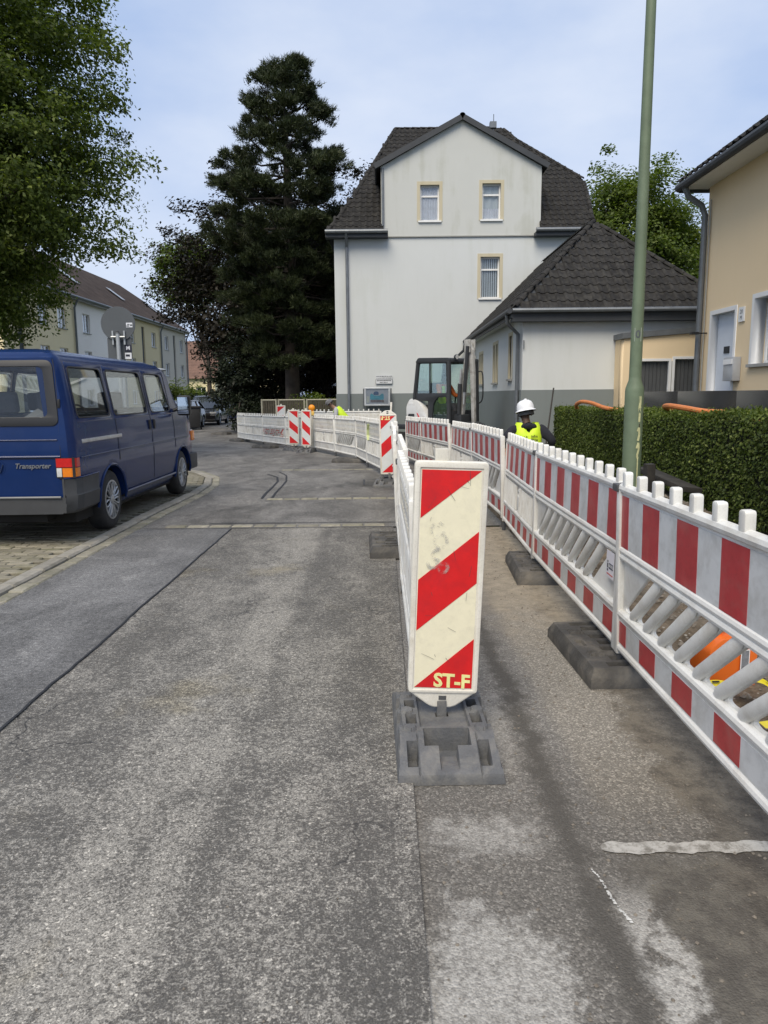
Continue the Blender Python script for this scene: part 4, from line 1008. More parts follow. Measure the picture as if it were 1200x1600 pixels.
# ================================================================= BUILDINGS
def m_plaster(name, c, stain=(0.42, 0.42, 0.38), amt=0.35, rough=0.9, bs=160):
    t = NT(name); x, y, z = t.xyz()
    a = t.noise(0.7, 6, 0.65, None, 0.4); drip = t.noise(1.0, 5, 0.6, t.mapping((3.2, 3.2, 0.35))); f = t.noise(bs, 3, 0.6)
    cc = t.mix(tuple(q * 0.93 for q in c), tuple(min(1, q * 1.04) for q in c), a)
    k = t.smooth(t.math('ADD', t.math('MULTIPLY', a, 0.6), t.math('MULTIPLY', drip, 0.6)), 0.58, 0.78)
    cc = t.mix(cc, tuple(q * s for q, s in zip(c, [x_ / 0.6 for x_ in stain])), t.math('MULTIPLY', k, amt))
    t.principled(cc, rough, 0, t.bump(f, 0.25, 0.006), 0.25); return t.m
M['pl_white'] = m_plaster('white_plaster', (0.605, 0.630, 0.630), (0.50, 0.505, 0.48), 0.38)
M['pl_gable'] = m_plaster('gable_plaster', (0.555, 0.570, 0.550), (0.46, 0.46, 0.42), 0.6)
M['pl_grey'] = m_plaster('grey_base_plaster', (0.20, 0.225, 0.225), (0.5, 0.5, 0.5), 0.3)
M['pl_cream'] = m_plaster('cream_plaster', (0.80, 0.64, 0.42), (0.56, 0.55, 0.52), 0.25)
M['pl_yellow'] = m_plaster('yellow_plaster', (0.83, 0.72, 0.46), (0.56, 0.55, 0.5), 0.3)
M['pl_row_white'] = m_plaster('row_white_plaster', (0.86, 0.82, 0.75), (0.55, 0.55, 0.55), 0.25)
M['pl_ochre'] = m_plaster('ochre_plaster', (0.58, 0.50, 0.31), (0.55, 0.55, 0.5), 0.3)
M['pl_sage'] = m_plaster('sage_plaster', (0.48, 0.45, 0.38), (0.55, 0.55, 0.5), 0.3)
M['pl_surround'] = m_plaster('window_surround', (0.54, 0.49, 0.36), (0.5, 0.48, 0.42), 0.5)
M['tile'] = mat('brown_black_tile', (0.0235, 0.0225, 0.0215), 0.85, spec=0.2, var=0.3, vs=5, bump=0.2, bs=40, dirt=((0.11, 0.105, 0.09), 0.32, 6), rnd=0.3)
M['tile_far'] = mat('brown_tile', (0.050, 0.036, 0.029), 0.9, spec=0.15, var=0.3, vs=1.2, bump=0.2, bs=20, dirt=((0.11, 0.09, 0.075), 0.5, 2))
M['tile_red'] = mat('red_brown_tile', (0.15, 0.085, 0.062), 0.75, var=0.3, vs=1.2, bump=0.2, bs=20)
M['dark_board'] = mat('slate_board', (0.035, 0.04, 0.047), 0.6, var=0.15, vs=3)
M['zinc'] = mat('zinc', (0.16, 0.175, 0.19), 0.45, 0.5, var=0.15, vs=5)
M['frame_white'] = mat('window_white', (0.78, 0.79, 0.79), 0.4, var=0.03)
M['pane'] = glass_mat('pane_glass', (0.95, 0.97, 0.98), 0.01, 0.0)
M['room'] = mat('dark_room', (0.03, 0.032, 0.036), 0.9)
M['curtain'] = mat('net_curtain', (0.70, 0.71, 0.78), 0.9, var=0.1, vs=8)
M['blind'] = mat('blind', (0.60, 0.64, 0.67), 0.7, var=0.05)
M['lead'] = mat('sill_stone', (0.33, 0.33, 0.31), 0.7, var=0.1)

def facade_fn(o, ux):
    """o origin, ux horizontal direction of the wall; w>0 comes out of the wall (towards the right hand normal ux x z)"""
    o = Vector(o); ux = Vector(ux).normalized(); n = ux.cross(Vector((0, 0, 1)))
    return lambda u, v, w: o + ux * u + Vector((0, 0, v)) + n * w

def window(parent, fn, u0, u1, v0, v1, style='transom', depth=.12, frame=None, surround=None, sill=True, fill='curtain', fw=.055):
    frame = frame or M['frame_white']
    def pl(nm, outer, holes, d, off, mm, par, bev=0.0): return link_mesh(nm, plate_mesh(nm, outer, holes, d, lambda u, v, w: fn(u, v, w + off), bevel=bev, smooth=False), mm, par)
    rect = lambda a, b_, c, d: [(a, c), (b_, c), (b_, d), (a, d)]
    holes = []
    if style == 'transom':
        vm = v0 + (v1 - v0) * .70; holes = [rect(u0 + fw, u1 - fw, v0 + fw, vm - fw * .5), rect(u0 + fw, u1 - fw, vm + fw * .5, v1 - fw)]
    elif style == 'double':
        um = (u0 + u1) / 2; holes = [rect(u0 + fw, um - fw * .5, v0 + fw, v1 - fw), rect(um + fw * .5, u1 - fw, v0 + fw, v1 - fw)]
    else: holes = [rect(u0 + fw, u1 - fw, v0 + fw, v1 - fw)]
    w_ = pl('window', rect(u0 - .012, u1 + .012, v0 - .012, v1 + .012), holes, .05, -depth + .02, frame, parent)
    for h in holes: pl('pane', [(h[0][0] - .01, h[0][1] - .01), (h[1][0] + .01, h[1][1] - .01), (h[2][0] + .01, h[2][1] + .01), (h[3][0] - .01, h[3][1] + .01)], [], .006, -depth - .005, M['pane'], w_)
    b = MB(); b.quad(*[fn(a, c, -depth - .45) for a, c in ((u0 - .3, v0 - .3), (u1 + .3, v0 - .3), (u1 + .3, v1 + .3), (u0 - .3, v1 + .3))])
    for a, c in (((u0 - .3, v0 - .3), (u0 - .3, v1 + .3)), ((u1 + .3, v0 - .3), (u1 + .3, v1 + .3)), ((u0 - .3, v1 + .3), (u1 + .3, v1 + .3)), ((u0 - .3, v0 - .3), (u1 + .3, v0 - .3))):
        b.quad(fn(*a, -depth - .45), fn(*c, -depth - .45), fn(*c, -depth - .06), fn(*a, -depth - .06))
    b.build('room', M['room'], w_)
    if fill == 'curtain' or fill == 'half':
        b = MB(); n = 26; vt = v1 if fill == 'curtain' else v0 + (v1 - v0) * .33
        b.grid(lambda p, q: fn(u0 + (u1 - u0) * p, v0 + (vt - v0) * q, -depth - .03 + .012 * math.sin(p * n * 1.9)), 40, 1); b.build('curtain', M['curtain'], w_, smooth=True, ang=80)
    if fill == 'half':
        b = MB(); b.grid(lambda p, q: fn(u0 + (u1 - u0) * p, v0 + (v1 - v0) * q, -depth - .07 + .012 * math.sin(p * 17)), 30, 1); b.build('curtain', M['blind'], w_, smooth=True, ang=80)
    if fill == 'blind':
        n = int((u1 - u0) / .07)
        for i in range(n):
            a = u0 + (u1 - u0) * (i + .5) / n; b = MB(); b.quad(fn(a - .028, v0, -depth - .03), fn(a + .028, v0, -depth - .05), fn(a + .028, v1, -depth - .05), fn(a - .028, v1, -depth - .03)); b.build('blind_slat', M['blind'], w_)
    if surround: pl('surround', rect(u0 - .10, u1 + .10, v0 - (.02 if sill else .10), v1 + .10), [rect(u0 + .004, u1 - .004, v0 + .001, v1 - .004)], .10, .012, surround, w_)
    if sill: b = MB(); b.prism([(u0 - .06, v0 - .05), (u1 + .06, v0 - .05), (u1 + .06, v0), (u0 - .06, v0)], -depth + .02, .06, fn); b.build('sill', M['frame_white'] if sill == 'white' else M['lead'], w_)
    return w_

def tile_mesh(name, w, l):
    b = MB(); n = 6
    prof = [(-.5, .010), (-.36, .040), (-.18, .036), (0.0, .006), (.25, .0), (.5, .010)]
    for j, (v, dz) in enumerate(((0, 0.018), (l, 0.0))):
        for u, z in prof: b.v.append((u * w * 1.04, v, z + dz))
    for u, z in prof: b.v.append((u * w * 1.04, 0.002, z - .012))
    for i in range(n - 1): b.f.append((i, i + 1, n + i + 1, n + i)); b.f.append((2 * n + i, 2 * n + i + 1, i + 1, i))
    return b.mesh(name, smooth=True, ang=70)

def inside(poly, u, v):
    c = False; j = len(poly) - 1
    for i in range(len(poly)):
        (a, b_), (x, y) = poly[i], poly[j]
        if (b_ > v) != (y > v) and u < (x - a) * (v - b_) / (y - b_) + a: c = not c
        j = i
    return c

def tiles(parent, o, ux, vy, poly, w, l, m, single, name='roof_tile', limit=300, jit=.004):
    """fill polygon (u,v) in the plane o + u*ux + v*vy with pantiles"""
    o, ux, vy = Vector(o), Vector(ux).normalized(), Vector(vy).normalized(); n = ux.cross(vy).normalized()
    me = tile_mesh(name, w, l * 1.12); mat3 = Matrix((ux, vy, n)).transposed(); cnt = 0
    us = [p[0] for p in poly]; vs = [p[1] for p in poly]; V, F = [], []
    base_v = [v.co.copy() for v in me.vertices]; base_f = [tuple(p.vertices) for p in me.polygons]
    v = min(vs)
    while v < max(vs):
        u = min(us) + w / 2
        while u < max(us):
            if inside(poly, u, v + l * .5):
                p = o + ux * (u + random.uniform(-jit, jit)) + vy * (v + random.uniform(-jit, jit)) + n * random.uniform(.006, .012)
                if single and cnt < limit:
                    q = link_mesh(name, me, m, parent); q.matrix_local = Matrix.Translation(p) @ mat3.to_4x4() @ Matrix.Rotation(random.uniform(-.012, .012), 4, 'Z'); cnt += 1
                else:
                    k = len(V); V += [tuple(p + mat3 @ q) for q in base_v]; F += [tuple(k + i for i in f) for f in base_f]
            u += w
        v += l
    if V:
        mm = bpy.data.meshes.new('tile_field'); mm.from_pydata(V, [], F); mm.polygons.foreach_set('use_smooth', [True] * len(mm.polygons)); mm.set_sharp_from_angle(angle=R(70))
        tag(link_mesh('tile_field', mm, m, parent), kind='stuff')

def ridge_caps(parent, a, b_, step=.32, r=.085, m=None):
    a, b_ = Vector(a), Vector(b_); d = (b_ - a); L = d.length; d.normalize(); n = int(L / step)
    q = d.to_track_quat('Y', 'Z')
    me = MB(); N = 7
    for j, (y, rr) in enumerate(((0, r * 1.1), (step * 1.12, r * .88))):
        for k in range(N): t = math.pi * k / (N - 1); me.v.append((rr * math.cos(t), y, rr * .8 * math.sin(t) - .01))
    for k in range(N - 1): me.f.append((k, k + 1, N + k + 1, N + k))
    me = me.mesh('ridge_cap', smooth=True, ang=80)
    for i in range(n):
        o = link_mesh('ridge_cap', me, m or M['tile'], parent); o.location = a + d * (i * step); o.rotation_mode = 'QUATERNION'; o.rotation_quaternion = q

def downpipe(parent, pts, r=.05, m=None, nm='downpipe'):
    p = MB().tube(pts, r, 10).build(nm, m or M['zinc'], parent, smooth=True)
    return p

# ------------------------------------------------------------ big white house (gable end towards the camera)
Y0 = 26.0
hs = empty('white_house', (0, 0, 0), 0, 'tall white plastered house with a gable and dark tiled roof in the middle', 'house')
fw_ = facade_fn((0, Y0, 0), (1, 0, 0))
rect = lambda a, b_, c, d: [(a, c), (b_, c), (b_, d), (a, d)]
W1, W2, W3 = (1.30, 1.95, 7.18, 8.33), (3.37, 4.0, 7.20, 8.36), (3.34, 4.0, 4.66, 6.02)
link_mesh('wall', plate_mesh('wall', rect(-1.60, 6.95, 1.49, 6.70), [rect(W3[0], W3[1], W3[2], W3[3])], .30, lambda u, v, w: fw_(u, v, w), smooth=False), M['pl_white'], hs)
link_mesh('wall', plate_mesh('gable_wall', [(0.0, 6.70), (5.34, 6.70), (5.34, 8.87), (2.69, 10.33), (0.0, 8.90)], [rect(*W1), rect(*W2)], .30, lambda u, v, w: fw_(u, v, w + .03), smooth=False), M['pl_gable'], hs)
MB().bx(-1.62, 6.95, Y0 - .025, Y0 + .3, -.4, 1.49).build('base_wall', M['pl_grey'], hs)
for q in ((-1.60, -1.30, Y0 + .3, 37), (6.65, 6.95, Y0 + .3, 37), (-1.3, 6.65, 36.7, 37)): MB().bx(*q, -.4, 6.7).build('wall', M['pl_white'], hs)
MB().bx(.0, 5.34, Y0 - .055, Y0 - .0, 6.665, 6.70).build('ledge', M['lead'], hs)
window(hs, lambda u, v, w: fw_(u, v, w + .03), *W1, 'transom', .14, surround=M['pl_surround'], sill='white', fill='curtain')
window(hs, lambda u, v, w: fw_(u, v, w + .03), *W2, 'transom', .14, surround=M['pl_surround'], sill='white', fill='half')
window(hs, fw_, *W3, 'transom', .14, surround=M['pl_surround'], sill='white', fill='blind')
# cheeks of the gable and its little roof
gr = MB()
apx, gl, gR = (2.69, 10.33), (0.0, 8.90), (5.34, 8.87)
gr.bx(.0, .12, Y0 + .26, 30, 6.7, 8.85).bx(5.22, 5.34, Y0 + .26, 30, 6.7, 8.82); gr.build('cheek', M['dark_board'], hs)
rf = MB()
def slab_roof(b, p, q, y0, y1, th):
    (x0, z0), (x1, z1) = p, q; d = Vector((x1 - x0, z1 - z0)).normalized(); n = Vector((-d.y, d.x)); n = n if n.y > 0 else -n
    b.prism([(x0, z0), (x1, z1), (x1 + n.x * th, z1 + n.y * th), (x0 + n.x * th, z0 + n.y * th)], y0, y1, lambda u, v, w: (u, w, v))
ex = lambda a, c, k: (a[0] + (a[0] - c[0]) * k, a[1] + (a[1] - c[1]) * k)
g = MB(); slab_roof(g, ex(gl, apx, .06), (apx[0], apx[1] + .02), Y0 - .14, 31, .10); slab_roof(g, ex(gR, apx, .06), (apx[0], apx[1] + .02), Y0 - .14, 31, .10); g.build('gable_roof', M['tile'], hs)
g = MB(); slab_roof(g, ex(gl, apx, .065), (apx[0], apx[1] - .03), Y0 - .19, Y0 - .142, .17); slab_roof(g, ex(gR, apx, .065), (apx[0], apx[1] - .03), Y0 - .19, Y0 - .142, .17); g.build('verge_board', M['dark_board'], hs)
ridge_caps(hs, (apx[0], Y0 - .16, apx[1] + .13), (apx[0], 31, apx[1] + .13))
# main hipped roof: front slope plane through the eave and the ridge
E0, RD = (Y0 - .35, 6.78), (31.0, 11.75)
sl = Vector((0, RD[0] - E0[0], RD[1] - E0[1])).normalized(); SL = math.hypot(RD[0] - E0[0], RD[1] - E0[1])
def rp(u, v): return Vector((u, E0[0], E0[1])) + sl * v
leftp = [(-1.95, 0), (.30, 0), (.30, 1.0), (.30, 3.6), (.75, SL), (-.0, SL * .82), (-.60, SL * .55), (-1.05, SL * .30), (-1.55, .45)]
base = [(-1.82, 0), (7.05, 0), (7.9, SL * .25), (7.75, SL * .45), (5.2, SL * .86), (4.75, SL), (.60, SL), (-.30, SL * .60), (-1.05, SL * .28), (-1.6, SL * .10)]
tl = [(-1.82, 0), (.02, 0), (.02, 3.05), (2.2, SL), (.60, SL), (-.30, SL * .60), (-1.05, SL * .28), (-1.6, SL * .10)]
tr = [(5.30, 0), (7.05, 0), (7.2, SL * .25), (7.25, SL * .45), (5.2, SL * .86), (4.75, SL), (3.2, SL), (5.30, 3.05)]
roof = empty('roof'); roof.parent = hs
for pg in (tl, tr): MB().poly([rp(u, v) - Vector((0, 0, .03)) for u, v in pg]).build('roof_deck', M['dark_board'], roof)
for pg in (tl, tr): tiles(roof, rp(0, 0), (1, 0, 0), sl, pg, .21, .30, M['tile'], False)
for pts in ([(-1.82, 0), (-1.5, SL * .10), (-1.02, SL * .28), (-.30, SL * .60), (.60, SL)], [(7.05, 0), (7.2, SL * .25), (7.25, SL * .45), (5.2, SL * .86), (4.75, SL)]):
    for a, c in zip(pts, pts[1:]): ridge_caps(roof, rp(*a) + Vector((0, 0, .03)), rp(*c) + Vector((0, 0, .03)), .30, .075)
ridge_caps(roof, rp(.6, SL), rp(4.75, SL), .32, .08)
b = MB()
for pts, x in (([(-1.82, 0), (-1.5, SL * .10), (-1.02, SL * .28), (-.30, SL * .60), (.60, SL)], -1), ([(7.05, 0), (7.2, SL * .25), (7.25, SL * .45), (5.2, SL * .86), (4.75, SL)], 1)):
    for a, c in zip(pts, pts[1:]):
        A, C = rp(*a), rp(*c); b.quad(A, C, (C.x, 63 - C.y, C.z), (A.x, 63 - A.y, A.z))
b.quad(rp(.6, SL), rp(4.75, SL), (4.75, 32, 11.7), (.6, 32, 11.7)); b.quad((-1.82, 37.35, 6.78), (7.05, 37.35, 6.78), (4.75, 32, 11.7), (.6, 32, 11.7)); b.build('hip_faces', M['tile'], roof)
for x0, x1 in ((-1.86, .22), (5.12, 7.1)):
    MB().bx(x0, x1, Y0 - .38, Y0 - .005, 6.62, 6.74).build('eaves_board', M['dark_board'], hs)
    MB().tube([(x0, Y0 - .44, 6.79), (x1, Y0 - .44, 6.79)], .065, 10).build('gutter', M['zinc'], hs, smooth=True)
downpipe(hs, [(-1.17, Y0 - .42, 6.74), (-1.17, Y0 - .3, 6.55), (-1.17, Y0 - .08, 6.35), (-1.17, Y0 - .08, 1.6), (-1.17, Y0 - .10, 1.5), (-1.17, Y0 - .10, -.2)], .05)
downpipe(hs, [(.06, Y0 - .06, 8.85), (.06, Y0 - .08, 7.1), (.02, Y0 - .1, 6.9)], .04)
MB().tube([(2.7, 29, 10.2), (2.7, 29, 11.3)], .012, 6).build('aerial', M['zinc'], hs); MB().tube([(4.3, 30, 10.9), (4.3, 30, 11.9), ], .015, 6).build('aerial', M['zinc'], hs)
b = MB().bx(4.15, 4.4, 29.9, 30.1, 11.4, 11.62); b.build('roof_vent', M['zinc'], hs)
MB().bx(6.95, 7.75, 29, 31, 8.35, 8.5).bx(7.0, 7.6, 29.1, 30.9, 7.7, 8.35).build('side_dormer', M['dark_board'], hs)

# ------------------------------------------------------------ low annex with the pyramid end
an = empty('annex', (0, 0, 0), 0, 'low white annex with steep dark tiled hipped roof right of the tall house', 'house')
AX0, AX1, AY0, AY1 = 3.17, 7.6, 17.1, Y0
fa = facade_fn((0, AY0, 0), (1, 0, 0)); fsd = facade_fn((AX0 + .0, 0, 0), (0, -1, 0))     # side wall looks to -x, u = -y
MB().bx(AX0 + .004, AX1, AY0, AY0 + .25, 1.52, 3.2).build('wall', M['pl_white'], an)
MB().bx(AX0 - .02, AX1, AY0 - .02, AY0 + .25, -.5, 1.52).bx(AX0 - .02, AX0 + .25, AY0 + .25, AY1 - .03, -.5, 1.52).build('base_wall', M['pl_grey'], an)
sw = [(-20.2 + 1.3, -20.2 + 1.75, 1.80, 2.85), (-21.55, -21.25, 1.75, 2.80), (-21.05, -20.75, 1.75, 2.80), (-24.6, -24.3, 1.75, 2.7), (-24.1, -23.8, 1.75, 2.7)]
link_mesh('wall', plate_mesh('side_wall', rect(-AY1 + .03, -AY0 - .25, 1.52, 3.2), [rect(*q) for q in sw], .25, fsd, smooth=False), M['pl_white'], an)
for q in sw: window(an, fsd, *q, 'single', .10, surround=None, sill=True, fill='none', frame=M['pl_surround'], fw=.04)
for q in sw:
    link_mesh('surround', plate_mesh('surround', rect(q[0] - .09, q[1] + .09, q[2] - .04, q[3] + .08), [rect(q[0] + .004, q[1] - .004, q[2] + .004, q[3] - .004)], .06, lambda u, v, w: fsd(u, v, w + .012), smooth=False), M['pl_surround'], an)
ez = 3.26; ap = Vector((5.40, 19.75, 5.72)); ov = .30
fl, fr = Vector((AX0 - ov, AY0 - ov, ez)), Vector((7.9, AY0 - ov, ez)); bl = Vector((AX0 - ov, AY1 - .05, ez)); bp_ = Vector((ap.x, AY1 - .05, ap.z))
b = MB(); b.poly([fl, fr, ap]); b.poly([fl, ap, bp_, bl]); b.poly([fr, Vector((7.9, AY1 - .05, ez)), bp_, ap]); ro = b.build('roof', M['dark_board'], an)
up = Vector(((fl.x + fr.x) / 2, ap.y, ap.z)) - Vector(((fl.x + fr.x) / 2, fl.y, ez)); FL = up.length
tiles(ro, fl, (1, 0, 0), up, [(0, -.03), (fr.x - fl.x, -.03), (ap.x - fl.x, FL)], .205, FL / 12, M['tile'], True, limit=300)
up2 = Vector((ap.x - fl.x, 0, ap.z - ez)); SL2 = up2.length
tiles(ro, bl, (0, -1, 0), up2, [(0, -.03), (bl.y - fl.y, -.03), (bl.y - ap.y, SL2), (0, SL2)], .205, SL2 / 12, M['tile'], False)
for a in (fl, fr): ridge_caps(ro, a + (ap - a) * .02 + Vector((0, 0, .035)), ap + Vector((0, 0, .05)), .30, .075)
ridge_caps(ro, ap + Vector((0, 0, .05)), bp_ + Vector((0, 0, .05)), .30, .08)
MB().bx(fl.x + .02, fr.x, fl.y + .03, AY0 - .02, ez - .24, ez - .04).build('fascia', M['dark_board'], an)
MB().bx(fl.x + .02, AX0 - .02, AY0 - .02, AY1 - .05, ez - .10, ez - .04).build('soffit', M['pl_white'], an)
MB().bx(fl.x - .005, fl.x + .02, fl.y + .03, AY1 - .05, ez - .16, ez - .02).build('fascia', M['dark_board'], an)
MB().tube([(fl.x, fl.y - .05, ez - .01), (fr.x, fr.y - .05, ez - .01)], .05, 8).build('gutter', M['zinc'], an, smooth=True)
MB().tube([(fl.x - .06, fl.y - .03, ez - .02), (bl.x - .06, bl.y, ez - .04)], .06, 8).build('gutter', M['dark_board'], an, smooth=True)
downpipe(an, [(fl.x - .06, AY0 + .05, ez - .06), (fl.x - .04, AY0 + .08, ez - .25), (AX0 - .07, AY0 + .22, ez - .48), (AX0 - .07, AY0 + .24, 1.4), (AX0 - .07, AY0 + .24, -.2)], .045)
downpipe(an, [(bl.x - .05, AY1 - .3, ez - .06), (bl.x - .1, AY1 - .2, ez - .35), (bl.x - .75, AY1 - .12, ez - .95), (bl.x - 1.0, AY1 - .12, 1.0)], .045, M['dark_board'])
MB().tube([(AX0 + .02, AY0 - .02, 2.45), (AX0 + .02, AY0 - .05, 2.45), (AX0 + .02, AY0 - .05, 2.62), (AX0 + .02, AY0 - .02, 2.62)], .012, 6).build('bracket', M['zinc'], an)

# display case and notice on the big house
dc = empty('display_case', (0, Y0 - .30, 0), 0, 'glazed display case with a picture of a teal sofa on the grey base', 'display case')
f = lambda u, v, w: (u, -w, v)
link_mesh('frame', plate_mesh('frame', rrect(-.64, .25, 1.07, 1.70, .03), [rect(-.58, .19, 1.13, 1.645)], .10, f, bevel=.006), mat('alu_frame', (.55, .57, .58), .4, .4), dc)
link_mesh('poster', MB().bx(-.585, .195, .03, .05, 1.125, 1.65).mesh('poster'), mat('poster_grey', (.36, .37, .40), .6, var=.1), dc)
sofa = mat('print_teal', (.05, .26, .33), .6, var=.25, vs=9)
pp = lambda pts: plate_mesh('print', pts, [], .004, lambda u, v, w: (u, .026 - w * .5, v), smooth=False)
link_mesh('print', pp(round_poly([(-.44, 1.28), (.03, 1.28), (.03, 1.46), (-.03, 1.50), (-.10, 1.42), (-.30, 1.42), (-.38, 1.50), (-.44, 1.46)], .04)), sofa, dc)
link_mesh('print', plate_mesh('print', round_poly([(-.33, 1.44), (-.14, 1.44), (-.15, 1.55), (-.24, 1.57), (-.32, 1.53)], .04), [], .004, lambda u, v, w: (u, .023 - w * .5, v), smooth=False), mat('print_navy', (.04, .08, .16), .6), dc)
link_mesh('print', plate_mesh('print', rect(-.43, .03, 1.19, 1.275), [], .004, lambda u, v, w: (u, .024 - w * .5, v), smooth=False), mat('print_brown', (.13, .10, .09), .6, var=.5, vs=12), dc)
link_mesh('print', plate_mesh('print', rect(-.56, -.47, 1.18, 1.40), [], .004, lambda u, v, w: (u, .024 - w * .5, v), smooth=False), mat('print_pale', (.5, .5, .42), .6), dc)
link_mesh('glass', MB().bx(-.58, .19, .004, .008, 1.13, 1.645).mesh('glass'), M['pane'], dc)
for x in (-.66, .28): MB().tube([(x, .08, -.3), (x, .08, 1.66)], .022, 8).build('post', M['zinc'], dc, smooth=True)
nt = empty('notice_sign', (0, Y0 - .03, 0), 0, 'small white notice board with dark lettering above the display case', 'sign')
MB().bx(-.24, .33, -.02, 0, 1.82, 2.11).build('board', mat('notice_white', (.62, .64, .66), .5), nt)
MB().bx(-.245, .335, -.024, -.019, 1.955, 1.966).bx(-.245, -.235, -.024, -.019, 1.82, 1.966).bx(.325, .335, -.024, -.019, 1.82, 1.966).bx(-.245, .335, -.024, -.019, 1.815, 1.825).build('border', M['dark_board'], nt)
for (z, s, x0, x1, h) in ((2.075, 9, -.22, .32, .03), (2.015, 8, -.22, .32, .03), (1.93, 11, -.19, .28, .035), (1.865, 6, -.10, .18, .03)):
    wd = (x1 - x0) / s
    for i in range(s):
        random.seed(i * 7 + int(z * 100)); a = x0 + i * wd
        MB().bx(a + wd * .08, a + wd * random.uniform(.55, .9), -.025, -.0195, z - h / 2 * random.uniform(.6, 1), z + h / 2 * random.uniform(.6, 1)).build('letter_mark', M['dark_board'], nt)
random.seed(11)

# ------------------------------------------------------------ cream house on the right
ch = empty('cream_house', (0, 0, 0), 0, 'cream rendered house with white door at the right edge', 'house')
CX, CY1 = 6.05, 14.35; fc = facade_fn((CX, 0, 0), (0, -1, 0))
door = (-13.93, -13.02, .72, 2.83); wn_ = (-12.36, -11.2, 1.88, 2.93); wup = (-11.55, -10.6, 4.1, 5.2)
link_mesh('wall', plate_mesh('street_wall', rect(-CY1, -4, -.4, 5.30), [rect(*door), rect(*wn_), rect(*wup)], .30, fc, smooth=False), M['pl_cream'], ch)
MB().bx(CX + .30, 12, CY1 - .3, CY1, -.4, 5.3).build('wall', M['pl_cream'], ch)
window(ch, fc, *wn_, 'single', .22, fill='curtain', sill=True); window(ch, fc, *wup, 'double', .16, fill='curtain', sill=True)
for q in (door, wn_): link_mesh('surround', plate_mesh('surround', rect(q[0] - .07, q[1] + .07, q[2] - (0 if q is door else .0), q[3] + .07), [rect(q[0] + .005, q[1] - .005, q[2] + .005, q[3] - .005)], .20, lambda u, v, w: fc(u, v, w + .014), smooth=False), M['frame_white'], ch)
dr = link_mesh('door', plate_mesh('door', rect(door[0] - .015, door[1] + .015, door[2] - .02, door[3] + .015), [], .05, lambda u, v, w: fc(u, v, w - .12), smooth=False), mat('door_white', (.60, .65, .72), .4, var=.03), ch)
link_mesh('handle_bar', MB().bx(CX + .06, CX + .10, 13.12, 13.16, 1.35, 2.2).mesh('handle_bar'), M['zinc'], dr)
link_mesh('door_window', MB().bx(CX + .105, CX + .118, 13.42, 13.62, 2.12, 2.24).mesh('door_window'), M['room'], dr)
mb_ = MB().bx(CX - .14, CX - .004, 12.70, 13.06, 1.62, 2.02).build('letter_box', mat('box_grey', (.42, .44, .47), .4, .2), ch, bevel=.01)
MB().bx(CX - .155, CX - .138, 12.72, 13.04, 1.90, 1.985).build('flap', M['frame_white'], mb_)
np_ = MB().bx(CX - .025, CX - .004, 12.66, 12.86, 2.60, 2.84).build('number_plate', M['frame_white'], ch)
link_mesh('digits', text_mesh('digits', '20', .10, lambda u, v, w: (CX - .027 - w, 12.76 - u, 2.76 + v), .001), M['zinc'], np_)
link_mesh('digits', text_mesh('digits', 'M', .10, lambda u, v, w: (CX - .027 - w, 12.76 - u, 2.66 + v), .001), M['zinc'], np_)
al_ = MB().tube([(CX - .002, 14.12, 2.52), (CX - .25, 14.12, 2.52)], .014, 6).bx(CX - .30, CX - .17, 14.06, 14.18, 2.50, 2.54); al_.build('wall_lamp', M['black'], ch)
# eaves
sof = MB(); sof.prism([(CX - .42, 5.15), (CX + .02, 5.15), (CX + .02, 5.24), (CX - .42, 5.24)], 4, CY1 + .12, lambda u, v, w: (u, w, v)); sof.build('soffit', M['frame_white'], ch)
b = MB().quad((CX - .50, 4, 5.24), (CX - .50, CY1 + .18, 5.24), (CX + 4.2, CY1 + .18, 8.6), (CX + 4.2, 4, 8.6)); rr = b.build('roof', M['dark_board'], ch)
sv = Vector((4.7, 0, 3.36)); tiles(rr, (CX - .52, CY1 + .18, 5.25), (0, -1, 0), sv, [(0, 0), (8, 0), (8, sv.length), (0, sv.length)], .22, .33, M['tile'], False)
MB().tube([(CX - .50, 4, 5.19), (CX - .50, CY1 + .2, 5.19)], .075, 10).build('gutter', M['dark_board'], ch, smooth=True)
MB().bx(CX - .5, CX + 4.2, CY1 + .13, CY1 + .19, 5.1, 5.24).build('verge_board', M['dark_board'], ch)
downpipe(ch, [(CX - .48, CY1 - .05, 5.15), (CX - .40, CY1 - .05, 4.98), (CX - .16, CY1 - .07, 4.82), (CX - .09, CY1 - .07, 4.65), (CX - .09, CY1 - .07, -.2)], .055, M['zinc'])
downpipe(ch, [(CX - .03, CY1 - .16, 4.9), (CX - .03, CY1 - .16, 1.2)], .012, M['lead'], 'cable')

# granite wall in front and the garage beside it
gw = empty('granite_wall', (0, 0, 0), 0, 'polished black granite garden wall behind the hedge', 'wall')
gm = mat('black_granite', (.028, .028, .030), .22, var=.6, vs=90, fine=.0); 
for y0, y1 in ((5.0, 7.9), (7.91, 11.0), (11.01, 13.2), (13.21, 15.6)): MB().bx(5.2, 5.45, y0, y1, -.3, 1.455).build('panel', gm, gw, bevel=.004)
ga = empty('garage', (0, 0, 0), 0, 'cream flat roofed garage with two dark doors beside the cream house', 'garage')
GY = 16.5; fg = facade_fn((0, GY, 0), (1, 0, 0))
link_mesh('wall', plate_mesh('wall', [(5.27, -.3), (9, -.3), (9, 2.86), (5.27, 2.60)], [rect(5.62, 6.28, 0, 2.12), rect(6.40, 7.6, 0, 2.16)], .25, fg, smooth=False), M['pl_cream'], ga)
MB().bx(5.27, 5.5, GY + .25, 20, -.3, 2.6).build('wall', M['pl_cream'], ga)
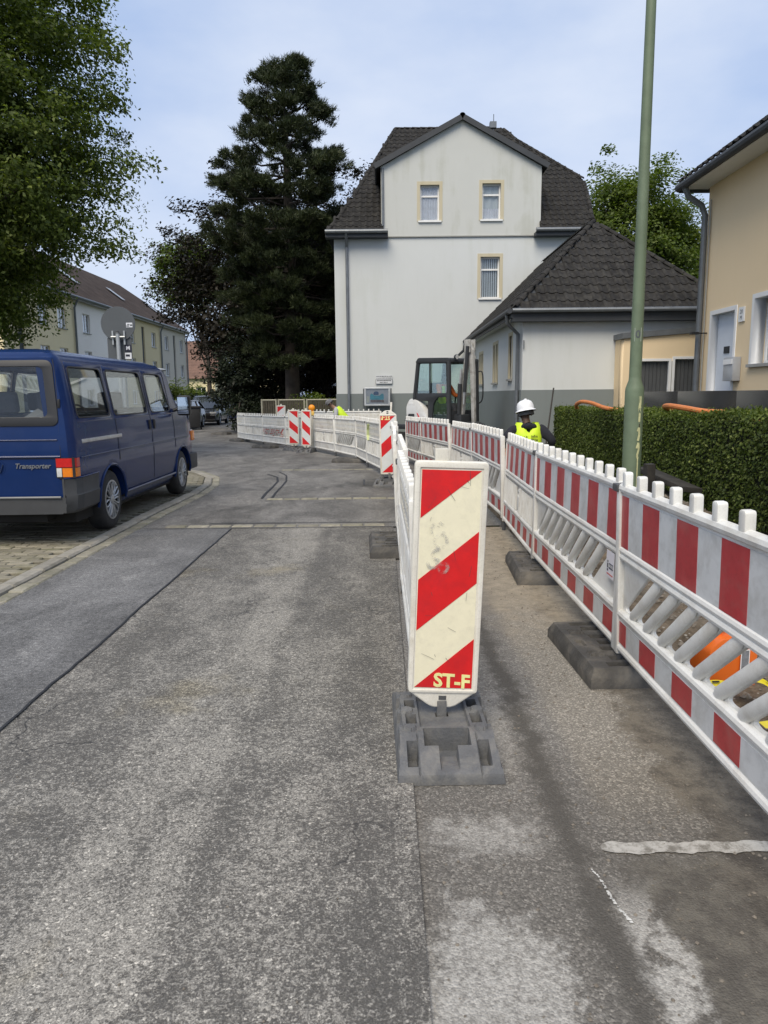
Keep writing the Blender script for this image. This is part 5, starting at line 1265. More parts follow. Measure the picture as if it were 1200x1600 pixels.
b = MB().prism([(5.22, 2.60), (9, 2.86), (9, 2.98), (5.22, 2.72)], GY - .06, 20, lambda u, v, w: (u, w, v)); b.build('roof_edge', M['zinc'], ga)
for a, c, tp in ((5.62, 6.28, 2.12), (6.40, 7.6, 2.16)):
    dd = MB().bx(a - .02, c + .02, GY + .10, GY + .14, 0, tp + .02).build('garage_door', mat('garage_grey', (.075, .08, .085), .6), ga)
    n = int((c - a) / .085)
    for i in range(n): MB().bx(a + i * .085 + .006, a + i * .085 + .079, GY + .085, GY + .10, .02, tp).build('board', bpy.data.materials['garage_grey'], dd)
    link_mesh('surround', plate_mesh('surround', rect(a - .05, c + .05, 0, tp + .05), [rect(a + .005, c - .005, 0.001, tp - .005)], .16, lambda u, v, w: fg(u, v, w + .012), smooth=False), M['frame_white'], ga)
MB().bx(6.285, 6.395, GY - .006, GY + .1, 0, 2.12).build('pier', M['lead'], ga)

# ------------------------------------------------------------ terraced row on the left
RX = -20.0; fr_ = facade_fn((RX, 0, 0), (0, -1, 0)); fr2 = lambda u, v, w: (RX + w, u, v)     # looks to +x
segs = [(40, 49.4, 'pl_yellow', 'cream yellow terraced house behind the van'), (49.4, 58.4, 'pl_row_white', 'white terraced house between yellow and ochre ones'), (58.4, 68.2, 'pl_ochre', 'ochre terraced house with dark stair window strip'), (68.2, 77.0, 'pl_sage', 'grey green terraced house at the far end of the row')]
EZ = 7.9
for si, (a, c, mk, lb) in enumerate(segs):
    h = empty('terraced_house', (0, 0, 0), 0, lb, 'house', 'terraced houses on the left')
    n_w = 2; holes = []; L = c - a; wz = [(.9, 2.0), (3.35, 4.55), (5.75, 7.0)]
    cols = [a + L * .22, a + L * .80]; strip = None
    if si in (0, 2, 3): strip = (a + L * (.47 if si else .18), a + L * (.47 if si else .18) + .75, .5, 7.25)
    if si == 0: cols = [a + L * .52, a + L * .80]
    for cx in cols:
        for z0, z1 in wz: holes.append((cx - .62, cx + .62, z0, z1))
    hh = [rect(*q) for q in holes] + ([rect(*strip)] if strip else [])
    link_mesh('wall', plate_mesh('wall', rect(a + .002, c, -.5, EZ - .1), hh, .3, fr2, smooth=False), M[mk], h)
    MB().bx(RX - 10, RX - .32, a + .01, c - .01, -.5, EZ - .12).build('wall', M[mk], h)
    for q in holes: window(h, fr2, *q, 'double', .12, fill='none', sill=True, fw=.065)
    if strip: MB().bx(RX - .16, RX - .12, strip[0] - .02, strip[1] + .02, strip[2] - .02, strip[3] + .02).build('stair_window', M['dark_board'], h)
    MB().bx(RX + .05, RX + .35, a, c, EZ - .22, EZ - .06).build('eaves', M['lead'], h)
    MB().tube([(RX + .42, a, EZ - .05), (RX + .42, c, EZ - .05)], .09, 8).build('gutter', M['zinc'], h, smooth=True)
    downpipe(h, [(RX + .40, c - .12, EZ - .1), (RX + .12, c - .12, EZ - .7), (RX + .10, c - .12, 0)], .07)
    up3 = Vector((-5.4, 0, 4.1)); e1 = c + (.4 if si == 3 else 0); ins = 4.6 if si == 3 else 0
    o3 = Vector((RX + .45, e1, EZ)); b = MB(); b.poly([o3, (RX + .45, a, EZ), Vector((RX + .45, a, EZ)) + up3, o3 + up3 + Vector((0, -ins, 0))])
    b.poly([Vector((RX + .45, a, EZ)) + up3, o3 + up3 + Vector((0, -ins, 0)), (RX - 10.4, e1, EZ), (RX - 10.4, a, EZ)])
    if si == 3: b.poly([o3, o3 + up3 + Vector((0, -ins, 0)), (RX - 10.4, e1, EZ)])
    rfo = b.build('roof', M['tile_far'], h)
    # alternating pitch of tile colour is too far to single out: rows of tiles as one field
    tiles(rfo, o3, (0, -1, 0), up3, [(0, 0), (e1 - a, 0), (e1 - a, up3.length), (ins, up3.length)], .45, .42, M['tile_far'], False)
    if si >= 1:
        p = Vector((RX + .45, a + L * .45, EZ)) + up3 * .35 + Vector((.05, 0, .1)); d = up3.normalized()
        sk = MB(); sk.poly([p, p + Vector((0, .9, 0)), p + Vector((0, .9, 0)) + d * 1.6, p + d * 1.6]); sk.build('skylight', mat('skylight', (.22, .24, .26), .3), h)
    if si == 0: MB().bx(RX - 4.6, RX - 3.6, c - 1.2, c - .3, 10.8, 12.9).build('chimney', M['tile_red'], h)

def small_house(name, label, x0, x1, y0, dep, eave, ridge, wm, rm, wins, axis='x', group=None):
    h = empty(name, (0, 0, 0), 0, label, 'house', group); f = facade_fn((0, y0, 0), (1, 0, 0))
    link_mesh('wall', plate_mesh('wall', rect(x0, x1, -.5, eave), [rect(*q) for q in wins], .3, f, smooth=False), wm, h)
    for q in wins: window(h, f, *q, 'double', .15, fill='none', fw=.08)
    b = MB()
    if axis == 'x':       # ridge parallel to the front
        [MB().bx(q, q + .3, y0 + .3, y0 + dep, -.5, eave).build('wall', wm, h) for q in (x0, x1 - .3)]
        for xx in (x0, x1):
            g_ = MB(); g_.prism([(y0, eave), (y0 + dep, eave), (y0 + dep / 2, ridge - .1)], xx - .0 if xx == x0 else xx - .3, xx + .3 if xx == x0 else xx, lambda u, v, w: (w, u, v)); g_.build('gable', wm, h)
        s_ = Vector((0, dep / 2 + .4, ridge - eave)); b = MB(); b.quad((x0 - .3, y0 - .4, eave), (x1 + .3, y0 - .4, eave), (x1 + .3, y0 + dep / 2, ridge), (x0 - .3, y0 + dep / 2, ridge)).quad((x0 - .3, y0 + dep + .4, eave), (x1 + .3, y0 + dep + .4, eave), (x1 + .3, y0 + dep / 2, ridge), (x0 - .3, y0 + dep / 2, ridge))
        r_ = b.build('roof', rm, h); tiles(r_, (x0 - .3, y0 - .4, eave), (1, 0, 0), s_, [(0, 0), (x1 - x0 + .6, 0), (x1 - x0 + .6, s_.length), (0, s_.length)], .5, .45, rm, False)
    return h
small_house('far_house', 'cream house with brown tiled roof beyond the end of the terrace', -27, -20.6, 92, 8, 3.6, 8.4, M['pl_yellow'], M['tile_red'], [(-22.9, -21.7, 1.2, 2.6)])
small_house('far_house', 'pale yellow two storey house glimpsed between the dark trees', -26, -19.5, 150, 9, 6.2, 9.0, M['pl_yellow'], M['tile_far'], [(-25.2, -24, 1, 2.4), (-22.8, -21.6, 1, 2.4), (-25.2, -24, 3.9, 5.3), (-22.8, -21.6, 3.9, 5.3), (-21, -20.2, 3.9, 5.3), (-21, -20.2, 1, 2.4)])
# ================================================================= TREES, HEDGE, SHRUBS
rng = np.random.default_rng(21)
M['bark'] = mat('bark', (0.055, 0.046, 0.037), 0.95, var=0.35, vs=3, bump=0.8, bs=14)
M['pine_bark'] = mat('pine_bark', (0.050, 0.040, 0.033), 0.95, var=0.4, vs=3, bump=0.9, bs=10)
M['leaf_big'] = leaf_mat('street_tree_leaf', (0.058, 0.088, 0.022), (0.125, 0.170, 0.040), (0.25, 0.30, 0.078), 0.50)
M['leaf_green'] = leaf_mat('bright_tree_leaf', (0.075, 0.115, 0.024), (0.125, 0.175, 0.038), (0.20, 0.25, 0.065), 0.45)
M['leaf_beech'] = leaf_mat('copper_beech_leaf', (0.013, 0.013, 0.009), (0.024, 0.020, 0.014), (0.046, 0.038, 0.025), 0.18)
M['leaf_dark'] = leaf_mat('dark_conifer_leaf', (0.010, 0.015, 0.009), (0.018, 0.027, 0.014), (0.032, 0.045, 0.022), 0.12)
M['needle'] = leaf_mat('pine_needle', (0.019, 0.028, 0.011), (0.038, 0.052, 0.020), (0.075, 0.090, 0.036), 0.18)
M['leaf_hedge'] = leaf_mat('hedge_leaf', (0.055, 0.086, 0.018), (0.125, 0.175, 0.040), (0.26, 0.31, 0.085), 0.42, 0.55)
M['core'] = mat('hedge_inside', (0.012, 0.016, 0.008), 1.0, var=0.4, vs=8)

def leaf_quads(C, N, size, asp=0.55, fold=0.15):
    """C (n,3) positions, N (n,3) normals -> rhombic leaves"""
    n = len(C); N = N / (np.linalg.norm(N, axis=1, keepdims=True) + 1e-9)
    r = rng.normal(size=(n, 3)); A = np.cross(N, r); A /= (np.linalg.norm(A, axis=1, keepdims=True) + 1e-9); B = np.cross(N, A)
    s = size * rng.uniform(.65, 1.3, size=(n, 1))
    p0 = C - A * s * .5; p2 = C + A * s * .5; p1 = C + B * s * asp * .5 + N * s * fold; p3 = C - B * s * asp * .5 + N * s * fold
    V = np.stack([p0, p1, p2, p3], 1).reshape(-1, 3); F = np.arange(4 * n).reshape(n, 4)
    return V, F

def crown_points(c, rad, ncl, seedv, shell=.45, lobes=.28, low_cut=None, keep=None):
    """cluster centres in a lumpy ellipsoid, denser towards its skin"""
    out = []
    while len(out) < ncl:
        d = rng.normal(size=3); d /= np.linalg.norm(d)
        k = 1 + lobes * 2.0 * mnoise.noise(Vector(d * 2.1) + Vector((seedv, 0, 0))) + lobes * mnoise.noise(Vector(d * 5.3) + Vector((0, seedv, 0)))
        r = (shell + (1 - shell) * rng.random() ** .6) * k
        p = np.array(c) + d * np.array(rad) * r
        if low_cut is not None and p[2] < low_cut: continue
        if keep is not None and not keep(p): continue
        out.append(p)
    return np.array(out)

def foliage(name, centres, base, per, spread, size, m, parent, flat=.6, up=.9, asp=.55):
    n = len(centres); C = np.repeat(centres, per, axis=0)
    sp = spread * rng.uniform(.6, 1.35, size=(n, 1)).repeat(per, 0)
    off = np.clip(rng.normal(size=(n * per, 3)), -1.6, 1.6) * sp * np.array([1, 1, flat])
    P = C + off
    out = (P - np.array(base)); out /= (np.linalg.norm(out, axis=1, keepdims=True) + 1e-9)
    N = out * .55 + rng.normal(size=P.shape) * .55 + np.array([0, 0, up])
    V, F = leaf_quads(P, N, size, asp)
    return tag(link_mesh(name, fast_mesh(name, V, F, 4), m, parent), kind='stuff')

def limb(parent, a, b_, r0, r1, m, wig=.12, n=6, name='branch'):
    a, b_ = Vector(a), Vector(b_); L = (b_ - a).length; pts = []; rs = []
    for i in range(n + 1):
        t = i / n; p = a.lerp(b_, t) + Vector((random.uniform(-1, 1), random.uniform(-1, 1), random.uniform(-1, 1))) * wig * L * .25 * math.sin(t * math.pi) + Vector((0, 0, .12 * L * math.sin(t * math.pi)))
        pts.append(p); rs.append(r0 + (r1 - r0) * t)
    return MB().tube(pts, rs, 7).build(name, m, parent, smooth=True)

def broadleaf(name, label, base, trunk_top, c, rad, ncl, per, spread, size, lm, seedv, trunk_r=.22, low_cut=None, group=None, nb=22, flat=.6, shell=.45, lobes=.28, keep=None, up=.9, extra=None):
    t = empty(name, base, 0, label, 'tree', group); B = Vector(base)
    tr = MB().tube([(0, 0, -.3), (0.03, 0, .4), (.05, .03, (trunk_top - base[2]) * .5), (0, 0, trunk_top - base[2])], [trunk_r * 1.35, trunk_r, trunk_r * .8, trunk_r * .5], 12).build('trunk', M['bark'], t, smooth=True)
    cl = crown_points(np.array(c) - np.array(base), rad, ncl, seedv, shell, lobes, None if low_cut is None else low_cut - base[2], keep)
    if extra is not None: cl = np.concatenate([cl, np.array(extra) - np.array(base)])
    foliage('crown', cl, np.array(c) - np.array(base), per, spread, size, lm, t, flat, up)
    for i in range(nb):
        p = cl[int(rng.integers(len(cl)))]; z0 = min(trunk_top - base[2], max(1.2, p[2] * random.uniform(.35, .8)))
        limb(tr, (0, 0, z0), p, trunk_r * .38, .015, M['bark'])
    return t

# street tree over the van, filling the upper left corner
ext = []
for a, b_ in (((-6.6, 17, 6.6), (-4.75, 17, 6.35)), ((-6.6, 17, 5.0), (-5.2, 17, 4.55)), ((-6.4, 17, 9.0), (-5.0, 16.8, 8.7)), ((-6.4, 17, 7.9), (-5.05, 17, 7.55)), ((-7.2, 17, 5.3), (-5.3, 17, 5.25)), ((-6.6, 16.5, 10.2), (-5.15, 16.5, 10.1)), ((-6.5, 17, 6.0), (-5.3, 17, 5.75))):
    for k in range(7):
        q = k / 6; ext.append([a[i] + (b_[i] - a[i]) * q + rng.normal() * .12 - (.5 if i == 0 else 0) for i in range(3)])
broadleaf('street_tree', 'large green leafy tree in the upper left corner above the van', (-9.5, 17.5, -.1), 8.5, (-9.5, 17.2, 7.4), (3.4, 3.3, 5.8), 1700, 140, .28, .098, M['leaf_big'], 3.3, .26, 2.5, nb=26, shell=.25, lobes=.20, extra=ext, flat=.5, up=.7, keep=lambda p: p[2] + 0 > (4.7 if p[0] > 1.7 else 3.8 if p[0] > 1.2 else 2.7) and p[0] < 3.55)
# copper beech, bright tree behind it, dark understorey
broadleaf('copper_beech', 'dark purple copper beech behind the pine', (-5.2, 40, -.25), 8, (-5.6, 40, 6.2), (5.5, 4, 6.6), 1150, 80, .37, .20, M['leaf_beech'], 8.1, .4, .9, nb=22, shell=.15, extra=[[-3.6 + 3.9 * k / 13 + rng.normal() * .3, 40 + rng.normal() * .5, 10.2 + 3.0 * k / 13 + rng.normal() * .45] for k in range(14)] + [[-2.6 + 2.6 * k / 13 + rng.normal() * .3, 40, 9.0 + 2.4 * k / 13 + rng.normal() * .5] for k in range(14)] + [[-10.7 + rng.normal() * .5, 40, 5.6 + 3.0 * k / 13] for k in range(14)], keep=lambda p: p[2] > 5.6 or p[0] > -3.6 - .25 * (p[2] - 1))
broadleaf('garden_tree', 'small light green tree peeping out left of the pine', (-11.6, 50, -.25), 6, (-12.6, 50, 9.3), (2.3, 2.0, 2.2), 150, 85, .36, .21, M['leaf_green'], 1.7, .18, 5.6, group='broadleaf trees behind the houses', nb=10)
broadleaf('yew_tree', 'low drooping dark conifer under the copper beech beside the road', (-6.6, 35.2, -.25), 3.2, (-6.6, 35.2, 2.0), (1.5, 1.5, 2.3), 200, 60, .26, .15, M['leaf_dark'], 5.5, .15, .0, nb=8, shell=.15, flat=.4)
broadleaf('yew_tree', 'tall dark evergreen filling the gap left of the white house', (-2.8, 37, -.25), 5, (-2.4, 37, 4.2), (2.3, 1.8, 4.6), 330, 60, .34, .19, M['leaf_beech'], 6.5, .2, .7, nb=8, shell=.1)
broadleaf('garden_tree', 'bright green round crowned tree behind the annex roof', (12.0, 38, -.25), 8, (12.1, 38, 8.3), (2.9, 2.8, 3.9), 560, 90, .36, .19, M['leaf_green'], 2.4, .28, 3.4, group='broadleaf trees behind the houses', nb=26, lobes=.3)
broadleaf('garden_tree', 'darker tree squeezed against the downpipe of the cream house', (15.3, 39, -.25), 7, (15.2, 39, 7.2), (1.5, 1.6, 3.6), 190, 85, .36, .18, M['leaf_big'], 9.4, .2, 3.0, group='broadleaf trees behind the houses', nb=12)

# the pine
def pine():
    B = Vector((-3.98, 33, -.25)); t = empty('pine_tree', B, 0, 'tall dark green pine towering left of the white house', 'tree'); H = 15.4
    tr = MB().tube([(0, 0, -.3), (0, 0, .6), (.02, 0, 4), (.06, 0, 8), (.02, 0, 12), (-.04, 0, H - .2)], [.46, .36, .31, .24, .14, .03], 14).build('trunk', M['pine_bark'], t, smooth=True)
    prof = [(3.2, 1.6), (4.6, 2.3), (6.2, 2.7), (7.6, 3.2), (8.6, 3.8), (9.3, 3.3), (10.6, 2.9), (12.0, 2.6), (13.2, 2.1), (14.2, 1.45), (15.0, .75), (15.6, .3)]
    cen = []; nor = []
    z = 3.4
    def pad(c, rx, n, a):
        for j in range(n):
            q = Vector((random.gauss(0, 1), random.gauss(0, 1), 0)); q = q / max(1, q.length) * random.random() ** .5
            cen.append(c + Vector((q.x * rx, q.y * rx, random.uniform(-.30, .50) * rx + .12 * (1 - q.length)))); nor.append(Vector((math.cos(a) * .5 + q.x * .5, math.sin(a) * .5 + q.y * .5, .75)))
    while z < H - .1:
        k = 8 if z < 8.6 else 5 if z < 13.2 else 6
        a0 = random.uniform(0, 6.28)
        for i in range(k):
            a = a0 + 6.283 * i / k + random.uniform(-.35, .35); r = interp(prof, z + .25) * random.uniform(.72, 1.12)
            zz = z + random.uniform(-.45, .45); rise = r * random.uniform(.0, .25) + (.35 if z > 13 else 0) - (.3 if z < 6 else 0)
            p0 = Vector((0, 0, zz)); p1 = Vector((r * math.cos(a), r * math.sin(a), zz + rise)); mid = p0.lerp(p1, .55) - Vector((0, 0, .10 * r))
            MB().tube([p0, mid, p1], [.06, .04, .012], 5).build('branch', M['pine_bark'], tr, smooth=True)
            sd = Vector((-math.sin(a), math.cos(a), 0))
            pad(p1, random.uniform(.3, .5), 11, a)
            for w_ in range(max(1, int(r * random.uniform(1.5, 2.8)))):
                q = random.uniform(.45, .98); c = mid.lerp(p1, (q - .45) / .55) + sd * random.choice((-1, 1)) * random.uniform(.15, .28) * r * (1.25 - q * .6)
                pad(c + Vector((0, 0, random.uniform(-.1, .3))), random.uniform(.25, .48), 9, a + random.uniform(-.6, .6))
        z += .58
    for i in range(3): pad(Vector((random.gauss(0, .12), random.gauss(0, .12), 14.7 + i * .32)), .42 - .12 * i, 14, i * 2)
    C = np.array([tuple(c) for c in cen]); N = np.array([tuple(c) for c in nor]); per = 40
    Cr = np.repeat(C, per, 0); Nr = np.repeat(N, per, 0)
    d = rng.normal(size=Cr.shape) * .55 + Nr * .85; d /= np.linalg.norm(d, axis=1, keepdims=True)
    o = Cr + rng.normal(size=Cr.shape) * np.array([.075, .075, .05]); s = np.cross(d, rng.normal(size=d.shape)); s /= np.linalg.norm(s, axis=1, keepdims=True)
    Ln = rng.uniform(.14, .26, size=(len(d), 1)); wd = .017
    V = np.stack([o - s * wd, o + s * wd, o + d * Ln], 1).reshape(-1, 3); F = np.arange(len(V)).reshape(-1, 3)
    tag(link_mesh('crown', fast_mesh('crown', V, F, 3), M['needle'], t), kind='stuff'); t.scale = (.95, .95, .975)
pine()

# clipped hedge: dense leaves over a dark woody core
def hedge():
    t = empty('hedge', (3.65, 10.5, 0), 0, 'clipped green privet hedge along the dug strip at the right', 'hedge')
    y0, y1, dep = -5.6, 5.35, .62
    top = lambda y: 1.20 - .010 * (y + 5) + .025 * math.sin(y * 1.7) + .012 * math.sin(y * 5.1)
    b = MB(); n = 44
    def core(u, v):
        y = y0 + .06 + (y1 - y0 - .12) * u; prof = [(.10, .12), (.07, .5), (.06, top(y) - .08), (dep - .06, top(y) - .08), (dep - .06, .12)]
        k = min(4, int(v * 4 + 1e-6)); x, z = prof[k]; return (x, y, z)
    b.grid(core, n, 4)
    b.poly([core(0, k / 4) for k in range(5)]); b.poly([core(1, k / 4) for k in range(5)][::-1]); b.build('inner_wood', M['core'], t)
    P, N = [], []
    nf = 62000; y = rng.uniform(y0, y1, nf); f = rng.random(nf)
    bulge = np.array([.06 * mnoise.noise(Vector((0, a * 1.9, c_ * 3))) for a, c_ in zip(y, f * 4)])
    tp = np.array([top(a) for a in y])
    front = f < .56; z = rng.uniform(.08, 1, nf) * tp
    z = np.where(front, z, tp + rng.normal(0, .018, nf)); x = np.where(front, np.abs(rng.normal(0, .035, nf)) * 1.0 - .0 + bulge - .02 + .05 * np.clip((.3 - z) / .3, 0, 1), rng.uniform(0, dep, nf))
    z = np.where(front, z, z + bulge * .8)
    P = np.stack([x, y, z], 1); N = np.where(front[:, None], np.array([-1, 0, .45]), np.array([0, 0, 1.])) + rng.normal(size=(nf, 3)) * .6
    ne = 5200; zz = rng.uniform(.08, 1.15, ne); P2 = np.stack([rng.uniform(0, dep, ne), y1 + rng.normal(0, .03, ne), zz], 1); N2 = np.array([0, 1, .4]) + rng.normal(size=(ne, 3)) * .6
    ns = 900; P3 = np.stack([rng.uniform(-.02, dep, ns), rng.uniform(y0, y1, ns), np.zeros(ns)], 1); P3[:, 2] = [top(a) + abs(rng.normal(0, .045)) for a in P3[:, 1]]; N3 = rng.normal(size=(ns, 3)) + np.array([0, 0, .3])
    V, F = leaf_quads(np.concatenate([P, P2, P3]), np.concatenate([N, N2, N3]), .040, .55, .12)
    tag(link_mesh('foliage', fast_mesh('foliage', V, F, 4), M['leaf_hedge'], t), kind='stuff')
    for i in range(36):
        yy = y0 + .2 + i * .3; MB().tube([(.12 + random.uniform(0, .2), yy, -.1), (.15, yy + random.uniform(-.1, .1), .3)], .014, 5).build('stem', M['bark'], t)
hedge()

def bush(label, c, rad, ncl, per, size, lm, seedv, name='shrub'):
    t = empty(name, (c[0], c[1], gz(c[1]) - .02), 0, label, 'shrub', 'shrubs in the front gardens')
    cl = crown_points((0, 0, c[2]), rad, ncl, seedv, .3, .25, .02)
    foliage('leaves', cl, (0, 0, c[2] * .4), per, size * 1.6, size, lm, t)
    for i in range(5): p = cl[i]; MB().tube([(0, 0, 0), tuple(p * .5), tuple(p)], [.03, .02, .008], 5).build('stem', M['bark'], t)
bush('green shrub behind the far site fence left of the white house', (-3.0, 31.5, .8), (1.1, .8, 1.0), 90, 60, .12, M['leaf_green'], 2.2)
bush('dark green shrub below the pine trunk', (-5.3, 33.5, .5), (1.0, .8, .8), 80, 60, .12, M['leaf_dark'], 3.2)
bush('clipped green shrub in front of the far cream house', (-20.5, 78, 1.0), (3.2, 1.4, 1.5), 130, 60, .26, M['leaf_big'], 4.2)
bush('green shrub at the foot of the grey green terraced house', (-16.8, 63, 1.0), (1.7, 1.6, 1.9), 120, 60, .22, M['leaf_big'], 5.2)
bush('low dark shrub behind the parked hatchback', (-12.2, 58, .7), (2.6, 1.2, 1.3), 120, 60, .22, M['leaf_dark'], 6.2)
bush('dark shrub between the far pale house and the road', (-13.2, 84, .8), (3.0, 1.4, 1.6), 120, 60, .26, M['leaf_dark'], 7.2)
# ================================================================= STREET FURNITURE
M['lamp_green'] = mat('lamp_post_green', (0.135, 0.18, 0.115), 0.55, var=0.12, vs=3, dirt=((0.09, 0.12, 0.075), 0.6, 4), bump=0.05)
M['galv'] = mat('galvanised', (0.40, 0.42, 0.43), 0.45, 0.5, var=0.12, vs=12)
M['sign_back'] = mat('sign_back_grey', (0.075, 0.085, 0.095), 0.6, var=0.08, vs=3)
lp = empty('street_lamp', (2.69, 8.0, -.05), 0, 'pale green steel lamp post rising in front of the hedge', 'street lamp')
MB().lathe([(.098, -.3), (.098, 1.50), (.094, 1.54), (.066, 1.62), (.064, 1.66)], 24).build('base_section', M['lamp_green'], lp, smooth=True)
MB().tube([(0, 0, 1.6), (0, 0, 4), (0, 0, 7.6)], [.064, .054, .04], 20).build('pole', M['lamp_green'], lp, smooth=True)
MB().tube([(0, 0, 7.5), (-.15, 0, 7.85), (-.6, 0, 7.98), (-1.1, 0, 8.0)], [.04, .035, .03, .03], 10).build('arm', M['lamp_green'], lp, smooth=True)
MB().bx(-1.7, -1.05, -.13, .13, 7.93, 8.07).build('lamp_head', M['galv'], lp, bevel=.04)
def on_post(u, v, r): return (r * math.sin(u), -r * math.cos(u), v)
def stroke(pts, w, r, m, nm, parent):
    b = MB()
    for (u0, v0), (u1, v1) in zip(pts, pts[1:]):
        d = Vector(((u1 - u0) * r, v1 - v0)); d.normalize(); n = Vector((-d.y / r, d.x)) * w / 2
        b.quad(on_post(u0 - n.x, v0 - n.y, r), on_post(u0 + n.x, v0 + n.y, r), on_post(u1 + n.x, v1 + n.y, r), on_post(u1 - n.x, v1 - n.y, r))
    b.build(nm, m, parent)
gy = mat('old_yellow_spray', (.55, .55, .30), .7, var=.2, vs=30)
o_ = .35
for k, (pts, w) in enumerate([([(o_, 1.45), (o_ + .02, 1.38), (o_ - .06, 1.31), (o_ + .08, 1.27)], .03), ([(o_ - .1, 1.33), (o_ + .16, 1.34)], .02), ([(o_, 1.27), (o_ - .02, 1.18)], .024), ([(o_ - .14, 1.08), (o_ - .02, 1.12), (o_ + .06, 1.05), (o_ - .08, .98)], .026), ([(o_ - .2, .90), (o_ - .02, .96), (o_ + .08, .90), (o_ - .12, .82), (o_ - .02, .79)], .024), ([(o_ - .04, .80), (o_ - .03, .60), (o_ - .02, .45)], .014), ([(o_ - .02, .45), (o_ + .06, .35), (o_ + .1, .2)], .006)]):
    stroke(pts, w, .0985 + .0004 * k, gy, 'spray_mark', lp)
stroke([(o_ - .05, 1.145), (o_ + .05, 1.145)], .035, .1015, mat('rust', (.06, .03, .02), .9), 'rust_hole', lp)
stroke([(-.15, 2.02), (-.15, 2.16)], .07, .0632, mat('sticker_pale', (.5, .52, .5), .6), 'sticker', lp)
link_mesh('digit', text_mesh('digit', '0', .11, lambda u, v, w: on_post(-.15 + u / .064, 2.09 + v, .0640), .0, offset=.002), M['sign_back'], lp)

sg = empty('road_sign', (-4.68, 13.45, gz(13.4)), R(4), 'round and square road signs on a pole, grey backs seen above the van roof', 'road sign')
MB().tube([(0, -.05, 0), (0, -.05, 2.62)], .036, 14).build('pole', M['galv'], sg, smooth=True)
MB().lathe([(.0001, -.006), (.295, -.006), (.30, 0), (.295, .006), (.0001, .006)], 44, Matrix.Translation((0, .02, 2.78)) @ Matrix.Rotation(R(90), 4, 'X')).build('round_sign', M['sign_back'], sg, smooth=True)
link_mesh('lower_sign', plate_mesh('lower_sign', rrect(-.21, .21, 2.16, 2.56, .03), [], .008, lambda u, v, w: (u, .036 - w, v)), M['sign_back'], sg)
for x in (-.10, .10): MB().bx(x - .014, x + .014, -.012, .012, 2.42, 2.66).build('bracket', M['galv'], sg)
MB().tube([(-.12, -.045, 2.55), (.12, -.045, 2.55)], .018, 8).build('clamp', M['galv'], sg)
MB().lathe([(.038, 2.60), (.03, 2.64), (.0001, 2.65)], 12, Matrix.Translation((0, -.05, 0))).build('cap', M['black'], sg, smooth=True)
stw = mat('white_label', (.66, .68, .72), .5, var=.1, vs=40); std = mat('navy_label', (.012, .013, .03), .5)
MB().bx(.14, .25, .008, .012, 2.72, 2.80).build('label', stw, sg)
for q in ((.145, .19, 2.735, 2.75), (.16, .2, 2.76, 2.775), (.21, .245, 2.745, 2.77)): MB().bx(q[0], q[1], .005, .0078, q[2], q[3]).build('label_mark', M['sign_back'], sg)
MB().bx(.09, .20, .024, .027, 2.30, 2.42).build('label', std, sg); MB().bx(.085, .20, .024, .027, 2.17, 2.28).build('label', stw, sg)
link_mesh('label_mark', text_mesh('label_mark', 'M', .09, lambda u, v, w: (.145 + u, .0232 - w, 2.36 + v), .0005, offset=.003), stw, sg)
MB().bx(.10, .17, .0205, .0238, 2.215, 2.25).build('label_mark', std, sg)
MB().bx(-.022, .022, -.090, -.086, 2.02, 2.16).build('label', stw, sg)

def small_lamp(x, y, z, label, w=.7):
    t = empty('street_lamp', (x, y, gz(y)), 0, label, 'street lamp', 'small street lamps in the distance'); h = z - gz(y)
    MB().tube([(0, 0, 0), (0, 0, h)], [.06, .04], 8).build('pole', M['sign_back'], t, smooth=True)
    MB().lathe([(.05, -.05), (w * .45, .0), (w * .5, .08), (w * .3, .16), (.0001, .2)], 16, Matrix.Translation((0, 0, h)) @ Matrix.Diagonal((1.2, .8, 1, 1))).build('lamp_head', M['galv'], t, smooth=True)
small_lamp(-14.9, 50, 3.15, 'flat headed lamp standing before the grey green terraced house', .9)
small_lamp(-11.0, 56, 2.25, 'small lamp on a thin pole in front of the dark trees', .75)

# site fence, green fence, bin
M['fence_frame'] = mat('fence_frame', (.36, .34, .26), .6, var=.1); M['fence_mesh'] = mat('brown_screen', (.075, .066, .048), .9, var=.3, vs=6)
for i, (x0, x1) in enumerate(((-4.7, -4.15), (-4.05, -3.05), (-2.95, -1.75))):
    t = empty('site_fence', (x0, 29.0, gz(29)), 0, ['narrow end panel of the screened fence under the pine', 'middle panel of the screened fence under the pine', 'right hand panel of the screened fence next to the white house'][i], 'fence', 'screened fence panels'); L = x1 - x0
    for x in (0, L): MB().tube([(x, 0, 0), (x, 0, 1.56)], .035, 8).build('post', M['fence_frame'], t)
    for z in (.12, 1.52): MB().tube([(0, 0, z), (L, 0, z)], .03, 8).build('rail', M['fence_frame'], t)
    n = int(L / .1)
    for k in range(n): MB().bx(.04 + k * (L - .08) / n, .04 + (k + .8) * (L - .08) / n, -.012, .012, .14, 1.50).build('slat', M['fence_mesh'], t)
t = empty('green_fence', (-11.0, 60, gz(60)), 0, 'dark green board fence behind the parked cars', 'fence'); gm_ = mat('green_boards', (.022, .05, .035), .7, var=.25, vs=2)
for k in range(26): MB().bx(k * .2, k * .2 + .17, 0, .05, 0, 1.35 - .01 * (k % 3)).build('board', gm_, t)
for z in (.3, 1.0): MB().bx(0, 5.2, .06, .1, z, z + .1).build('rail', gm_, t)
t = empty('waste_bin', (-9.75, 38.6, gz(39)), R(10), 'black wheeled bin standing between the parked cars and the van', 'bin')
MB().prism([(-.25, .12), (.25, .12), (.32, 1.12), (-.32, 1.12)], -.3, .3, lambda u, v, w: (u, w, v)).build('body', M['black'], t, bevel=.03)
